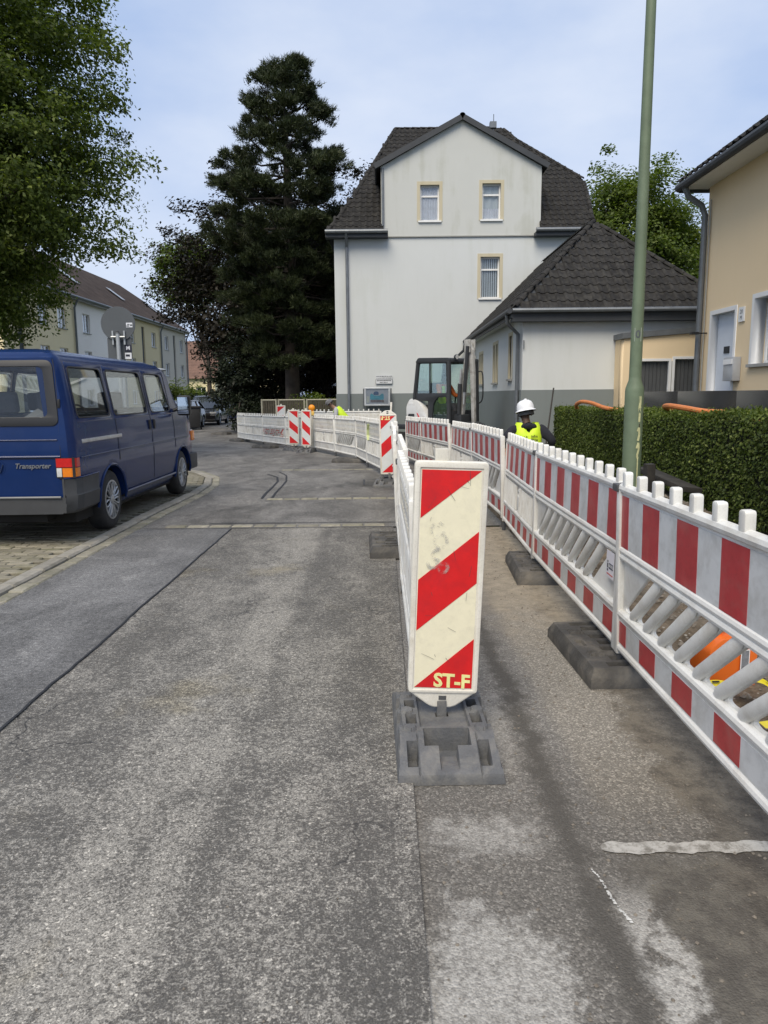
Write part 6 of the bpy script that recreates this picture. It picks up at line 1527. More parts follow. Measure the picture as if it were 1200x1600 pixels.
MB().bx(-.35, .35, -.36, .36, 1.12, 1.22).build('lid', M['black'], t, bevel=.03)
for s in (-1, 1): MB().lathe([(.0001, -.03), (.11, -.03), (.12, 0), (.11, .03), (.0001, .03)], 14, Matrix.Translation((s * .28, .28, .12)) @ Matrix.Rotation(R(90), 4, 'Y')).build('wheel', M['tyre'], t)

# ================================================================= PARKED CARS
M['car_glass'] = mat('car_glass', (.03, .035, .04), .05, var=0, spec=.8, coat=.6)
def car(loc, rz, paint, label, L=4.6, W=.92, H=1.68, suv=True):
    t = empty('parked_car', loc, rz, label, 'car', 'parked cars in the distance')
    top = [(0, .62), (.05, .82), (.25, 1.0), (1.0, 1.04), (3.3, 1.0), (4.1, .92), (4.45, .78), (4.6, .58)]
    wsec = [(.22, .80), (.32, .97), (.55, 1.0), (.80, .985), (1.04, .93), (1.05, 0)]
    wy = (.85, 3.72); AR = .40
    def arch(y):
        z = .22
        for c in wy:
            d = abs(y - c)
            if d < AR: z = max(z, .32 + math.sqrt(AR * AR - d * d))
        return z
    st = [4.6 * i / 60 for i in range(61)]; b = MB(); K = len(wsec)
    for y in st:
        k_ = 1 - .12 * max(0, 1 - y / .4) ** 2 - .16 * max(0, (y - 3.9) / .7) ** 2
        for s in (-1, 1):
            for z, w in wsec:
                zz = min(z, interp(top, y)); zz = max(zz, min(arch(y), .80)) if z < .9 else zz
                b.v.append((s * w * W * k_, y * L / 4.6, zz * H / 1.68 if False else zz))
    for j in range(60):
        for s in (0, 1):
            for k in range(K - 1):
                a = j * 2 * K + s * K + k; q = (a, a + 2 * K, a + 2 * K + 1, a + 1); b.f.append(q)
    for j in (0, 60):
        for k in range(K - 1): a = j * 2 * K + k; b.f.append((a, a + K, a + K + 1, a + 1))
    b.build('body', paint, t, smooth=True, ang=40, weld=True)
    g0, g1, g2, g3 = (.25, .55, 2.75, 3.55) if suv else (.2, .75, 2.5, 3.45); sc_ = L / 4.6
    b = MB(); lo = [(g0, .90), (g3, .86)]; hz = H
    def cab(z0, z1, k0, k1, ya, yb, yc, yd): b.v.extend([(-W * k0, ya, z0), (W * k0, ya, z0), (W * k0, yb, z0), (-W * k0, yb, z0), (-W * k1, yc, z1), (W * k1, yc, z1), (W * k1, yd, z1), (-W * k1, yd, z1)])
    cab(1.0, hz - .06, .92, .72, g0 * sc_, g3 * sc_, g1 * sc_, g2 * sc_); b.f += [(0, 1, 5, 4), (1, 2, 6, 5), (2, 3, 7, 6), (3, 0, 4, 7), (4, 5, 6, 7)]
    b.build('windows', M['car_glass'], t, bevel=.03)
    MB().prism([(g1 * sc_ - .05, hz - .075), (g2 * sc_ + .05, hz - .09), (g2 * sc_ - .1, hz - .02), ((g1 + g2) / 2 * sc_, hz), (g1 * sc_ + .05, hz - .015)], -W * .73, W * .73, lambda u, v, w: (w, u, v)).build('roof', paint, t, bevel=.03)
    for s in (-1, 1):
        for (ya, yc) in ((g3, g2), (g0, g1), ((g0 + g3) / 2 - .1, (g1 + g2) / 2)):
            MB().tube([(s * W * .925, ya * sc_, 1.0), (s * W * .735, yc * sc_, hz - .07)], .04, 6).build('pillar', paint, t)
        MB().bx(min(s * .48 * W, s * .88 * W), max(s * .48 * W, s * .88 * W), (4.33) * sc_, 4.50 * sc_, .66, .80).build('headlight', M['white_lens'], t, bevel=.03)
        MB().bx(min(s * .62 * W, s * .9 * W), max(s * .62 * W, s * .9 * W), .02, .16, .70, .90).build('tail_light', M['red_lens'], t, bevel=.03)
        MB().bx(min(s * .98 * W, s * 1.16 * W), max(s * .98 * W, s * 1.16 * W), 3.0 * sc_, 3.12 * sc_, 1.0, 1.14).build('wing_mirror', paint, t, bevel=.03)
        for c in wy: wheel(t, s * (W - .12), c * sc_, .335, s, spokes=5)
    MB().bx(-.26, .26, 4.585 * sc_, 4.60 * sc_ + .02, .42, .53).build('number_plate', M['frame_white'], t); MB().bx(-.26, .26, -.03, .02, .62, .73).build('number_plate', M['frame_white'], t)
    MB().bx(-.5, .5, 4.55 * sc_, 4.60 * sc_ + .012, .56, .74).build('grille', M['black'], t, bevel=.01); MB().bx(-W * .8, W * .8, 4.5 * sc_, 4.62 * sc_, .26, .38).build('bumper', M['black'], t, bevel=.02)
    MB().bx(-W * .85, W * .85, .3, 4.2 * sc_, .2, .4).build('underbody', M['under'], t)
    return t
cp1 = mat('black_car_paint', (.008, .008, .010), .3, var=.05, coat=.8); cp2 = mat('navy_car_paint', (.010, .016, .055), .3, var=.05, coat=.8)
car((-10.9, 48.4, gz(48)), R(183), cp1, 'black sport utility car facing the camera at the far kerb', 4.7, .97, 1.75)
car((-10.75, 51.5, gz(51)), R(-6), cp2, 'dark blue hatchback seen from behind, right of the black car', 3.9, .84, 1.45, False)
car((-11.0, 42.8, gz(42)), R(180), cp1, 'black car mostly hidden behind the wing mirror of the van', 4.4, .90, 1.5, False)

# ================================================================= SMALL SITE THINGS
M['orange'] = mat('orange_duct', (.62, .20, .05), .5, var=.12, vs=8, dirt=((.35, .16, .07), .4, 6)); M['orange_can'] = mat('orange_can', (.72, .15, .02), .35, var=.06, vs=8)
def spline(pts, n=8):
    P = [Vector(p) for p in pts]; P = [P[0] * 2 - P[1]] + P + [P[-1] * 2 - P[-2]]; out = []
    for i in range(1, len(P) - 2):
        for k in range(n):
            t = k / n; a, b_, c, d = P[i - 1:i + 3]; out.append(.5 * ((2 * b_) + (c - a) * t + (2 * a - 5 * b_ + 4 * c - d) * t * t + (3 * b_ - a - 3 * c + d) * t ** 3))
    return out + [P[-2]]
t = MB().tube(spline([(4.5, 14.9, .4), (3.75, 14.3, 1.10), (3.60, 13.7, 1.27), (3.62, 13.0, 1.27), (3.66, 12.2, 1.19), (3.9, 11.5, 1.14), (4.15, 10.8, 1.17), (3.85, 10.2, 1.24), (3.72, 9.7, 1.265), (3.72, 9.2, 1.245), (3.80, 8.8, 1.21), (3.95, 8.5, 1.19), (4.2, 8.1, 1.05), (4.6, 7.8, .5)]), .034, 10).build('orange_duct', M['orange'], None, smooth=True)
tag(t, 'orange flexible duct lying over the top of the hedge', 'duct')
for lb_, (x0, x1, y0, y1, z) in zip(('lowest orange cable duct on the ground beyond the workman in the helmet', 'raised orange cable duct crossing behind the workman in the helmet', 'short orange cable duct nearest the workman in the helmet'), ((1.4, 2.9, 14.2, 15.6, .14), (1.35, 2.75, 14.6, 15.9, .22), (1.5, 2.4, 13.6, 14.9, .18))):
    tag(MB().tube(spline([(x0, y0, z), ((x0 + x1) / 2, (y0 + y1) / 2, z + .07), (x1, y1, z + .02)]), .055, 10).build('orange_pipe', M['orange'], None, smooth=True), lb_, 'duct', 'orange ducts behind the workman')
# orange fuel can behind the nearest barrier
oc = empty('fuel_can', (1.72, 3.60, soil_z(1.72, 3.6)), R(12), 'orange fuel can with black cap behind the nearest barrier', 'can')
MB().prism(round_poly([(-.135, .0), (.135, .0), (.135, .22), (.10, .265), (-.07, .265), (-.135, .215)], .025, 3), -.08, .08, lambda u, v, w: (u, w, v)).build('body', M['orange_can'], oc, bevel=.012)
MB().tube(spline([(-.045, 0, .25), (-.035, 0, .31), (.01, 0, .335), (.06, 0, .32), (.09, 0, .25)]), .024, 8).build('handle', M['orange_can'], oc, smooth=True)
MB().lathe([(.034, 0), (.034, .045), (.028, .052), (.0001, .052)], 18, Matrix.Translation((-.10, 0, .225)) @ Matrix.Rotation(R(-25), 4, 'Y')).build('cap', M['black'], oc, smooth=True)
MB().lathe([(.022, 0), (.022, .035), (.0001, .04)], 14, Matrix.Translation((.105, 0, .255))).build('vent_cap', M['black'], oc, smooth=True)
MB().bx(.035, .075, -.0935, -.0915, .06, .20).build('label', mat('grey_label', (.2, .21, .23), .5, var=.3, vs=60), oc); MB().bx(.030, .080, -.0925, -.091, .055, .205).build('label_edge', M['frame_white'], oc)
ym = NT('barrier_tape'); yy = ym.xyz()[0]
ym.principled((.72, .60, .03), .35); M['tape'] = ym.m
def tape(pts, w, label):
    P = spline(pts, 6); b = MB(); prev = None
    for i, p in enumerate(P):
        tw = Vector((.15 * math.sin(i * .9), 1, .30 * math.sin(i * .55))).normalized() * w / 2; cur = (p - tw, p + tw)
        if prev: b.quad(prev[0], cur[0], cur[1], prev[1])
        prev = cur
    o = b.build('warning_tape', M['tape'], None, smooth=True, ang=80); tag(o, label, 'tape')
    for i in range(2, len(P) - 3, 4):
        p, q = P[i], P[i + 2]; d = (q - p); MB().quad(p + Vector((0, -.006, .012)), p + d * .7 + Vector((0, -.006, .012)), p + d * .7 + Vector((0, .006, .016)), p + Vector((0, .006, .016))).build('print', M['black'], o)
tape([(1.55, 3.45, .02), (1.66, 3.36, .06), (1.75, 3.30, .10), (1.86, 3.28, .05), (2.0, 3.2, .06), (2.2, 3.3, .03)], .07, 'crumpled yellow warning tape on the soil beside the orange can')
tape([(1.62, 3.0, .02), (1.75, 2.94, .05), (1.9, 2.95, .03), (2.1, 2.9, .06)], .06, 'yellow warning tape lying nearest the camera behind the barrier')
wood = mat('dark_plank', (.026, .024, .022), .8, var=.3, vs=6, bump=.3, bs=30, dirt=((.09, .08, .065), .5, 5))
lbl = ['lowest dark plank beside the lamp post', 'second dark plank stacked by the lamp post', 'top dark plank leaning to the hedge by the lamp post', 'dark plank at the hedge foot behind the workman', 'dark plank lying farther along the hedge foot']
for i, (x, y, z, L, rz, rx) in enumerate(((3.18, 8.35, .10, 1.5, .25, .0), (3.26, 8.5, .24, 1.4, -.12, .03), (3.36, 8.75, .42, 1.2, .12, .10), (2.95, 10.8, .22, 2.2, .06, .0), (3.1, 12.9, .30, 2.0, -.05, .03))):
    tag(MB().bx(-.13, .13, -L / 2, L / 2, -.03, .03).build('plank', wood, None, bevel=.006, loc=(x, y, z), rot=(rx, .12, rz)), lbl[i], 'plank', 'dark planks along the hedge foot')
for i, (x, y) in enumerate(((3.28, 8.55), )):
    tag(MB().bx(-.05, .05, -.05, .05, 0, .62).build('post', wood, None, bevel=.006, loc=(3.12, 8.62, 0), rot=(.05, -.05, .2)), 'short black post beside the lamp post', 'post')
tag(MB().tube([(3.28, 15.2, -.1), (3.50, 15.35, 1.55)], .016, 8).build('tool_handle', mat('handle_wood', (.045, .04, .035), .7), None, smooth=True), 'dark tool handle leaning against the end of the hedge', 'tool')
bush('weeds growing at the foot of the annex wall beyond the workman', (2.75, 16.7, .18), (.5, .5, .3), 40, 60, .06, M['leaf_green'], 8.8)
# ================================================================= EXCAVATOR
M['ex_white'] = mat('excavator_white', (.70, .71, .71), .35, var=.04, vs=3, dirt=((.42, .38, .3), .45, 4), coat=.3)
M['ex_boom'] = mat('dirty_boom_white', (.40, .40, .385), .6, var=.15, vs=5, dirt=((.15, .135, .11), 1.0, 6), bump=.1)
M['ex_dark'] = mat('cab_charcoal', (.030, .033, .037), .5, var=.12)
M['cab_glass'] = glass_mat('cab_glass', (.86, .95, .91), .02, 0)
ex_ = empty('mini_excavator', (1.46, 19.6, gz(19.6) + .12), R(219.7), 'white and charcoal mini excavator with raised boom beside the annex', 'excavator')
def E_(b, nm, m, par=ex_, bev=0.0, sm=False): return b.build(nm, m, par, bevel=bev, smooth=sm)
for s in (-1, 1):
    trk = E_(MB().prism(round_poly([(-1.0, .0), (1.0, .0), (1.08, .2), (.95, .45), (-.95, .45), (-1.08, .2)], .18, 4), s * .75 - .15, s * .75 + .15, lambda u, v, w: (w, u, v)), 'track', M['tyre'])
    for k in range(16): E_(MB().bx(s * .75 - .16, s * .75 + .16, -.9 + k * .12, -.84 + k * .12, .44, .475), 'track_pad', M['tyre'], trk)
E_(MB().bx(-.6, .6, -.6, .6, .30, .55), 'undercarriage', M['ex_dark'])
E_(MB().bx(-.72, .72, -.9, 1.0, .55, .68), 'platform', M['ex_dark'], bev=.03)
cov = E_(MB().prism(round_poly([(-.66, .62), (.14, .62), (.14, .80), (.0, 1.08), (-.2, 1.28), (-.52, 1.36), (-.68, 1.15)], .09, 4), -.74, .545, lambda u, v, w: (w, u, v)), 'engine_cover', M['ex_white'], bev=.04)
vent = E_(MB().prism([(-.58, .70), (-.34, .70), (-.31, .82), (-.38, .95), (-.58, .93)], .546, .556, lambda u, v, w: (w, u, v)), 'vent', M['black'], cov)
for k in range(4): E_(MB().bx(.556, .562, -.56, -.37 + .01 * k, .73 + k * .055, .785 + k * .055), 'vent_slat', M['ex_dark'], vent)
E_(MB().prism([(-.26, .98), (-.21, .96), (-.06, .76), (-.13, .76)], .546, .552, lambda u, v, w: (w, u, v)), 'red_flash', M['beacon_red'], cov)
E_(MB().lathe([(.085, 0), (.085, .012), (.0001, .012)], 18, Matrix.Translation((.546, .06, .72)) @ Matrix.Rotation(R(90), 4, 'Y')), 'cap', M['black'], cov)
E_(MB().bx(.546, .549, -.54, -.38, 1.20, 1.26), 'maker_label', M['frame_white'], cov)
# cab
x0, x1, y0, y1, z0, z1 = -.50, .50, -.38, .90, .68, 2.36
def pil(a, c, r=.045): E_(MB().tube([a, c], r, 8), 'pillar', M['ex_dark'], sm=True)
pil((x1, y0 - .02, 1.30), (x1 - .03, y0 + .10, z1 - .06)); pil((x0, y0 - .02, 1.3), (x0 + .03, y0 + .10, z1 - .06))
pil((x1, y1, z0), (x1 - .02, y1 - .04, z1 - .10), .055); pil((x0, y1, z0), (x0 + .02, y1 - .04, z1 - .10), .055)
E_(MB().prism(round_poly([(y0 + .04, z1 - .10), (y1 + .02, z1 - .14), (y1 - .02, z1 - .02), (y0 + .15, z1 + .02)], .05, 3), x0 - .02, x1 + .02, lambda u, v, w: (w, u, v)), 'cab_roof', M['ex_dark'], bev=.02)
f_r = lambda u, v, w: (x1 + w, u, v)
sd = link_mesh('side_frame', plate_mesh('side_frame', round_poly([(y0 - .04, 1.28), (.12, 1.28), (.12, .66), (y1 + .04, .66), (y1 + .0, z1 - .03), (y0 + .08, z1 - .02)], .04), [round_poly([(y0 + .06, 1.48), (y1 - .10, 1.48), (y1 - .13, z1 - .15), (y0 + .16, z1 - .13)], .05), round_poly([(.26, .76), (y1 - .10, .76), (y1 - .10, 1.38), (.48, 1.38), (.32, 1.22)], .06)], .05, f_r, bevel=.008), M['ex_dark'], ex_)
for pts in ([(y0 + .05, 1.47), (y1 - .09, 1.47), (y1 - .12, z1 - .14), (y0 + .15, z1 - .12)], [(.25, .75), (y1 - .09, .75), (y1 - .09, 1.39), (.47, 1.39), (.30, 1.22)]): link_mesh('glass', plate_mesh('glass', pts, [], .006, lambda u, v, w: (x1 - .02 + w, u, v), smooth=False), M['cab_glass'], sd)
E_(MB().bx(x1 - .012, x1 + .012, .18, .21, 1.47, z1 - .13), 'window_bar', M['ex_dark'], sd)
f_l = lambda u, v, w: (x0 + w, u, v)
ld = link_mesh('side_frame', plate_mesh('side_frame', round_poly([(y0 - .04, .70), (y1 + .04, .66), (y1 + .0, z1 - .03), (y0 + .08, z1 - .02)], .04), [round_poly([(y0 + .08, .80), (y1 - .10, .80), (y1 - .13, z1 - .15), (y0 + .16, z1 - .13)], .05)], .05, f_l, bevel=.008), M['ex_dark'], ex_)
link_mesh('glass', plate_mesh('glass', [(y0 + .07, .79), (y1 - .09, .79), (y1 - .12, z1 - .14), (y0 + .15, z1 - .12)], [], .006, f_l, smooth=False), M['cab_glass'], ld)
E_(MB().tube(spline([(x0 - .02, y1 + .02, 2.02), (x0 - .08, y1 + .10, 1.98), (x0 - .09, y1 + .12, 1.6), (x0 - .08, y1 + .10, 1.3), (x0 - .02, y1 + .02, 1.2)]), .018, 8), 'grab_rail', M['ex_dark'], sm=True)
E_(MB().bx(x0, x1, y0 - .02, y0 + .02, 1.25, 1.55), 'rear_panel', M['ex_dark'])
link_mesh('rear_glass', MB().quad((x0, y0 + .03, 1.5), (x1, y0 + .03, 1.5), (x1 - .03, y0 + .12, z1 - .1), (x0 + .03, y0 + .12, z1 - .1)).mesh('rear_glass'), M['cab_glass'], ex_)
E_(MB().bx(x0 + .02, x1 - .02, y1 - .06, y1 + .02, .66, 1.05), 'front_panel', M['ex_dark'], bev=.02)
for x in (-.30, .32):
    wl_ = E_(MB().lathe([(.0001, -.05), (.05, -.04), (.065, 0), (.065, .02), (.055, .025)], 16, Matrix.Translation((x, y1 + .06, z1 + .0)) @ Matrix.Rotation(R(-90), 4, 'X')), 'work_light', M['ex_dark'], sm=True)
    E_(MB().lathe([(.0001, 0), (.056, 0)], 16, Matrix.Translation((x, y1 + .086, z1 + .0)) @ Matrix.Rotation(R(-90), 4, 'X')), 'lens', M['white_lens'], wl_)
E_(MB().bx(-.24, .24, -.06, .42, .95, 1.08), 'seat', M['black'], bev=.04); E_(MB().bx(-.23, .23, -.12, .0, 1.05, 1.75), 'seat_back', M['black'], bev=.05)
for s in (-1, 1):
    E_(MB().bx(s * .32 - .06, s * .32 + .06, -.1, .35, 1.0, 1.18), 'control_box', M['black'], bev=.02); E_(MB().tube([(s * .32, .28, 1.15), (s * .32, .31, 1.4)], [.012, .022], 8), 'joystick', M['black'])
# boom, cylinder, dipper, bucket
E_(MB().bx(.06, .38, .92, 1.2, .55, .95), 'boom_foot', M['ex_dark'], bev=.03)
def beam(pts, w, hs, m, nm, x=0.0):
    b = MB(); P = [Vector(p) for p in pts]; R_ = []
    for i, p in enumerate(P):
        d = (P[min(i + 1, len(P) - 1)] - P[max(i - 1, 0)]).normalized(); n = Vector((-d.y, d.x)); h = hs[i] / 2
        a, c = p + n * h, p - n * h; k = len(b.v); b.v += [(x - w / 2, a.x, a.y), (x + w / 2, a.x, a.y), (x + w / 2, c.x, c.y), (x - w / 2, c.x, c.y)]
        if i:
            for q in range(4): b.f.append((k - 4 + q, k - 4 + (q + 1) % 4, k + (q + 1) % 4, k + q))
    b.f += [(3, 2, 1, 0), tuple(len(b.v) - 4 + q for q in range(4))]
    return E_(b, nm, m, bev=.012)
BX = .22
beam([(1.05, .75), (1.10, 1.35), (1.16, 1.9), (1.28, 2.50), (1.34, 2.62)], .09, [.12, .14, .14, .12, .09], M['ex_boom'], 'boom', BX)
dip = beam([(1.26, 2.70), (1.38, 2.50), (1.43, 1.9), (1.46, 1.2), (1.48, .75)], .085, [.09, .13, .12, .10, .09], M['ex_boom'], 'dipper', BX)
for s in (-1, 1): E_(MB().bx(BX + s * .085 - .012, BX + s * .085 + .012, 1.22, 1.42, 2.45, 2.76), 'boom_cheek', M['ex_boom'], bev=.01)
cy = E_(MB().tube([(BX + .13, 1.08, .95), (BX + .13, 1.12, 1.70)], .05, 10), 'boom_cylinder', M['ex_dark'], sm=True); E_(MB().tube([(BX + .13, 1.12, 1.70), (BX + .13, 1.16, 2.05)], .028, 8), 'piston_rod', M['chrome'], cy)
cy = E_(MB().tube([(BX + .12, 1.26, 1.5), (BX + .12, 1.36, 2.60)], .042, 10), 'dipper_cylinder', M['ex_dark'], sm=True); E_(MB().tube([(BX + .12, 1.24, 1.2), (BX + .12, 1.26, 1.5)], .022, 8), 'piston_rod', M['chrome'], cy)
for k in range(3): E_(MB().tube(spline([(BX - .12 + .05 * k, 1.0, .9), (BX - .13 + .03 * k, .98, 1.4), (BX - .12 + .03 * k, 1.1, 2.0), (BX - .10 + .03 * k, 1.25, 2.62), (BX - .09 + .03 * k, 1.4, 2.3)]), .014, 6), 'hose', M['black'], sm=True)
bk_ = MB(); prof = [(1.42, .78), (1.64, .72), (1.74, .50), (1.67, .25), (1.47, .12), (1.28, .16)]
bk_.prism(prof, BX - .22, BX + .22, lambda u, v, w: (w, u, v)); bko = E_(bk_, 'bucket', M['ex_dark'], bev=.01)
for k in range(4): E_(MB().bx(BX - .2 + k * .12, BX - .14 + k * .12, 1.18, 1.30, .13, .17), 'tooth', M['zinc'], bko)

# ================================================================= PEOPLE
M['skin_dark'] = mat('skin_dark', (.10, .055, .035), .6, var=.08); M['skin_mid'] = mat('skin_mid', (.26, .145, .095), .6, var=.08)
M['hoodie'] = mat('navy_black_hoodie', (.012, .013, .020), .9, var=.2, vs=9, bump=.4, bs=25); M['hivis'] = mat('hi_vis_yellow', (.60, .82, .03), .6, var=.08, vs=9, bump=.35, bs=14)
M['hivis_o'] = mat('hi_vis_orange', (.75, .16, .03), .7, var=.1, vs=9, bump=.3, bs=18); M['band'] = mat('reflective_band', (.50, .53, .52), .4, var=.06)
M['grey_shirt'] = mat('grey_shirt', (.40, .41, .43), .9, var=.1, vs=9, bump=.4, bs=18); M['trousers'] = mat('work_trousers', (.045, .047, .055), .9, var=.2, vs=8, bump=.3, bs=20)
M['helmet'] = mat('white_helmet', (.80, .82, .85), .3, var=.02); M['hair'] = mat('dark_hair', (.010, .009, .008), .8); M['cap_grey'] = mat('grey_cap', (.16, .16, .17), .9, var=.1)

def skin(name, nodes, edges, m, parent, sub=2):
    """nodes: {key: (xyz, (rx, ry))}; edges between keys; first node is the root"""
    ks = list(nodes); ix = {k: i for i, k in enumerate(ks)}
    me = bpy.data.meshes.new(name); me.from_pydata([nodes[k][0] for k in ks], [(ix[a], ix[b_]) for a, b_ in edges], [])
    ob = bpy.data.objects.new(name, me); col.objects.link(ob)
    md = ob.modifiers.new('s', 'SKIN'); md.use_smooth_shade = True; md.branch_smoothing = .4
    for i, k in enumerate(ks):
        r = nodes[k][1]; me.skin_vertices[0].data[i].radius = r if isinstance(r, tuple) else (r, r)
        me.skin_vertices[0].data[i].use_root = (i == 0)
    ss = ob.modifiers.new('d', 'SUBSURF'); ss.levels = ss.render_levels = sub
    dg = bpy.context.evaluated_depsgraph_get(); out = bpy.data.meshes.new_from_object(ob.evaluated_get(dg)); bpy.data.objects.remove(ob)
    out.polygons.foreach_set('use_smooth', [True] * len(out.polygons)); return link_mesh(name, out, m, parent)

def person(label, J, loc, skinm, top, legs, face, group=None):
    """J: joints in local metres; face: unit direction the face looks to"""
    t = empty('person', loc, 0, label, 'person', group); V = lambda k: Vector(J[k]); F = Vector(face).normalized()
    N = {'hip': (V('hip'), .10), 'chest': (V('chest'), (.13, .10)), 'neck': (V('neck'), .055), 'chin': (V('head') - (V('head') - V('neck')) * .45 + F * .02, .065), 'head': (V('head'), .088), 'crown': (V('head') + (V('head') - V('neck')).normalized() * .07, .06), 'nose': (V('head') + F * .105 - (V('head') - V('neck')).normalized() * .03, .014)}
    Ed = [('hip', 'chest'), ('chest', 'neck'), ('neck', 'chin'), ('chin', 'head'), ('head', 'crown'), ('head', 'nose')]
    for s in 'LR':
        N['sh' + s] = (V('sh' + s), .055); N['el' + s] = (V('el' + s), .038); N['wr' + s] = (V('wr' + s), .027)
        h = V('ha' + s); d = (h - V('wr' + s)).normalized(); N['pa' + s] = (h, (.036, .018)); Ed += [('chest', 'sh' + s), ('sh' + s, 'el' + s), ('el' + s, 'wr' + s), ('wr' + s, 'pa' + s)]
        up_ = Vector((0, 0, 1)) if abs(d.z) < .8 else Vector((0, 1, 0)); a = d.cross(up_).normalized(); c = a.cross(d)
        for i, (o, l) in enumerate(((-.033, .06), (-.012, .085), (.011, .09), (.033, .078), (.05, .05))):
            st_ = h + a * o + d * (.03 if i else .0); N[f'f{s}{i}a'] = (st_ + d * l * .45 - c * .004, .0085); N[f'f{s}{i}b'] = (st_ + d * l * .8 - c * .022, .0075)
            Ed += [('pa' + s, f'f{s}{i}a'), (f'f{s}{i}a', f'f{s}{i}b')]
        N['th' + s] = (V('hp' + s), .085); N['kn' + s] = (V('kn' + s), .055); N['an' + s] = (V('an' + s), .04); N['to' + s] = (V('to' + s), .035)
        Ed += [('hip', 'th' + s), ('th' + s, 'kn' + s), ('kn' + s, 'an' + s), ('an' + s, 'to' + s)]
    skin('body', N, Ed, skinm, t)
    C = {'hip': (V('hip') , (.165, .125)), 'waist': (V('hip').lerp(V('chest'), .5), (.155, .115)), 'chest': (V('chest'), (.175, .125)), 'collar': (V('neck').lerp(V('chest'), .25), .085)}
    Ed = [('hip', 'waist'), ('waist', 'chest'), ('chest', 'collar')]
    for s in 'LR': C['sh' + s] = (V('sh' + s), .078); C['el' + s] = (V('el' + s), .062); C['wr' + s] = (V('wr' + s), .042); Ed += [('chest', 'sh' + s), ('sh' + s, 'el' + s), ('el' + s, 'wr' + s)]
    skin('jacket', C, Ed, top, t)
    T = {'hip': (V('hip') - Vector((0, 0, .02)), (.165, .13))}; Ed = []
    for s in 'LR': T['th' + s] = (V('hp' + s), .10); T['kn' + s] = (V('kn' + s), .075); T['an' + s] = (V('an' + s) + Vector((0, 0, .05)), .062); Ed += [('hip', 'th' + s), ('th' + s, 'kn' + s), ('kn' + s, 'an' + s)]
    skin('trousers', T, Ed, legs, t)
    for s in 'LR': skin('boot', {'a': (V('an' + s) + Vector((0, 0, .06)), .058), 'b': (V('an' + s) - Vector((0, 0, .03)), .055), 'c': (V('to' + s), .046)}, [('a', 'b'), ('b', 'c')], M['black'], t, 1)
    side_ = F.cross(Vector((0, 0, 1))).normalized(); upv = (V('head') - V('neck')).normalized()
    for s in (-1, 1):
        MB().lathe([(.0001, -.012), (.009, 0), (.0001, .012)], 8, Matrix.Translation(V('head') + F * .083 + side_ * .032 * s + upv * .008)).build('eye', M['black'], t)
        MB().lathe([(.0001, -.03), (.014, -.01), (.016, .012), (.0001, .03)], 8, Matrix.Translation(V('head') + side_ * .092 * s)).build('ear', skinm, t, smooth=True)
    MB().tube([V('head') + F * .082 - upv * .062 - side_ * .022, V('head') + F * .09 - upv * .064, V('head') + F * .082 - upv * .062 + side_ * .022], .006, 6).build('mouth', mat('lips', (.12, .05, .04), .6), t)
    hm = Matrix.Translation(V('head') + upv * .015 - F * .012) @ upv.to_track_quat('Z', 'Y').to_matrix().to_4x4()
    MB().lathe([(.098, -.02), (.101, .02), (.09, .06), (.06, .088), (.0001, .1)], 18, hm).build('hair', M['hair'], t, smooth=True)
    return t, V, upv, F

def vest(t, pts, m, nm='vest', band=None):
    """lofted shell; pts: (centre, rx, ry, axis, xdir)"""
    b = MB(); n = 28
    for c, rx, ry, xd, yd, cut in pts:
        for k in range(n):
            a = 6.2832 * k / n; p = Vector(c) + Vector(xd) * rx * math.cos(a) + Vector(yd) * ry * math.sin(a) - Vector((0, 0, cut * max(0, 1 - abs(math.cos(a)) * 1.9))); b.v.append(tuple(p))
    for i in range(len(pts) - 1):
        for k in range(n): b.f.append((i * n + k, i * n + (k + 1) % n, (i + 1) * n + (k + 1) % n, (i + 1) * n + k))
    return b.build(nm, m, t, smooth=True, ang=80)

# workman with the white helmet, back to the camera, standing in the trench
J = dict(hip=(0, 0, .97), chest=(0, .06, 1.36), neck=(0, .11, 1.53), head=(-.01, .16, 1.665), shL=(-.185, .07, 1.47), shR=(.185, .07, 1.47), elL=(-.30, -.02, 1.36), elR=(.335, -.02, 1.30), wrL=(-.25, .18, 1.20), wrR=(.27, .19, 1.14), haL=(-.20, .25, 1.17), haR=(.21, .26, 1.11),
         hpL=(-.10, 0, .90), hpR=(.10, 0, .90), knL=(-.12, .05, .50), knR=(.12, .07, .50), anL=(-.13, -.03, .10), anR=(.13, .0, .10), toL=(-.15, .12, .05), toR=(.15, .15, .05))
p1, V, upv, F = person('workman in white helmet and yellow vest seen from behind in the trench', J, (1.955, 10.0, -.50), M['skin_dark'], M['hoodie'], M['trousers'], (-.45, 1, -.35))
X_, Yv = (1, 0, 0), (0, 1, 0)
vs_ = vest(p1, [((0, 0, .98), .195, .150, X_, Yv, 0), ((0, .02, 1.10), .182, .142, X_, Yv, 0), ((0, .04, 1.25), .188, .148, X_, Yv, 0), ((0, .06, 1.38), .196, .152, X_, Yv, 0), ((0, .075, 1.49), .178, .140, X_, Yv, .07), ((0, .09, 1.555), .150, .115, X_, Yv, .16)], M['hivis'])
vest(p1, [((0, .02, 1.075), .188, .147, X_, Yv, 0), ((0, .028, 1.13), .188, .148, X_, Yv, 0)], M['band'], 'reflective_band')
skin('hood', {'a': ((-.10, .0, 1.52), .05), 'b': ((0, -.035, 1.46), .062), 'c': ((.10, .0, 1.52), .05), 'd': ((0, .02, 1.53), .07)}, [('a', 'b'), ('b', 'c'), ('b', 'd')], M['hoodie'], p1)
hf = lambda u, v, w: (u, -.093 - w - .02 * (1 - (u / .2) ** 2) , v)
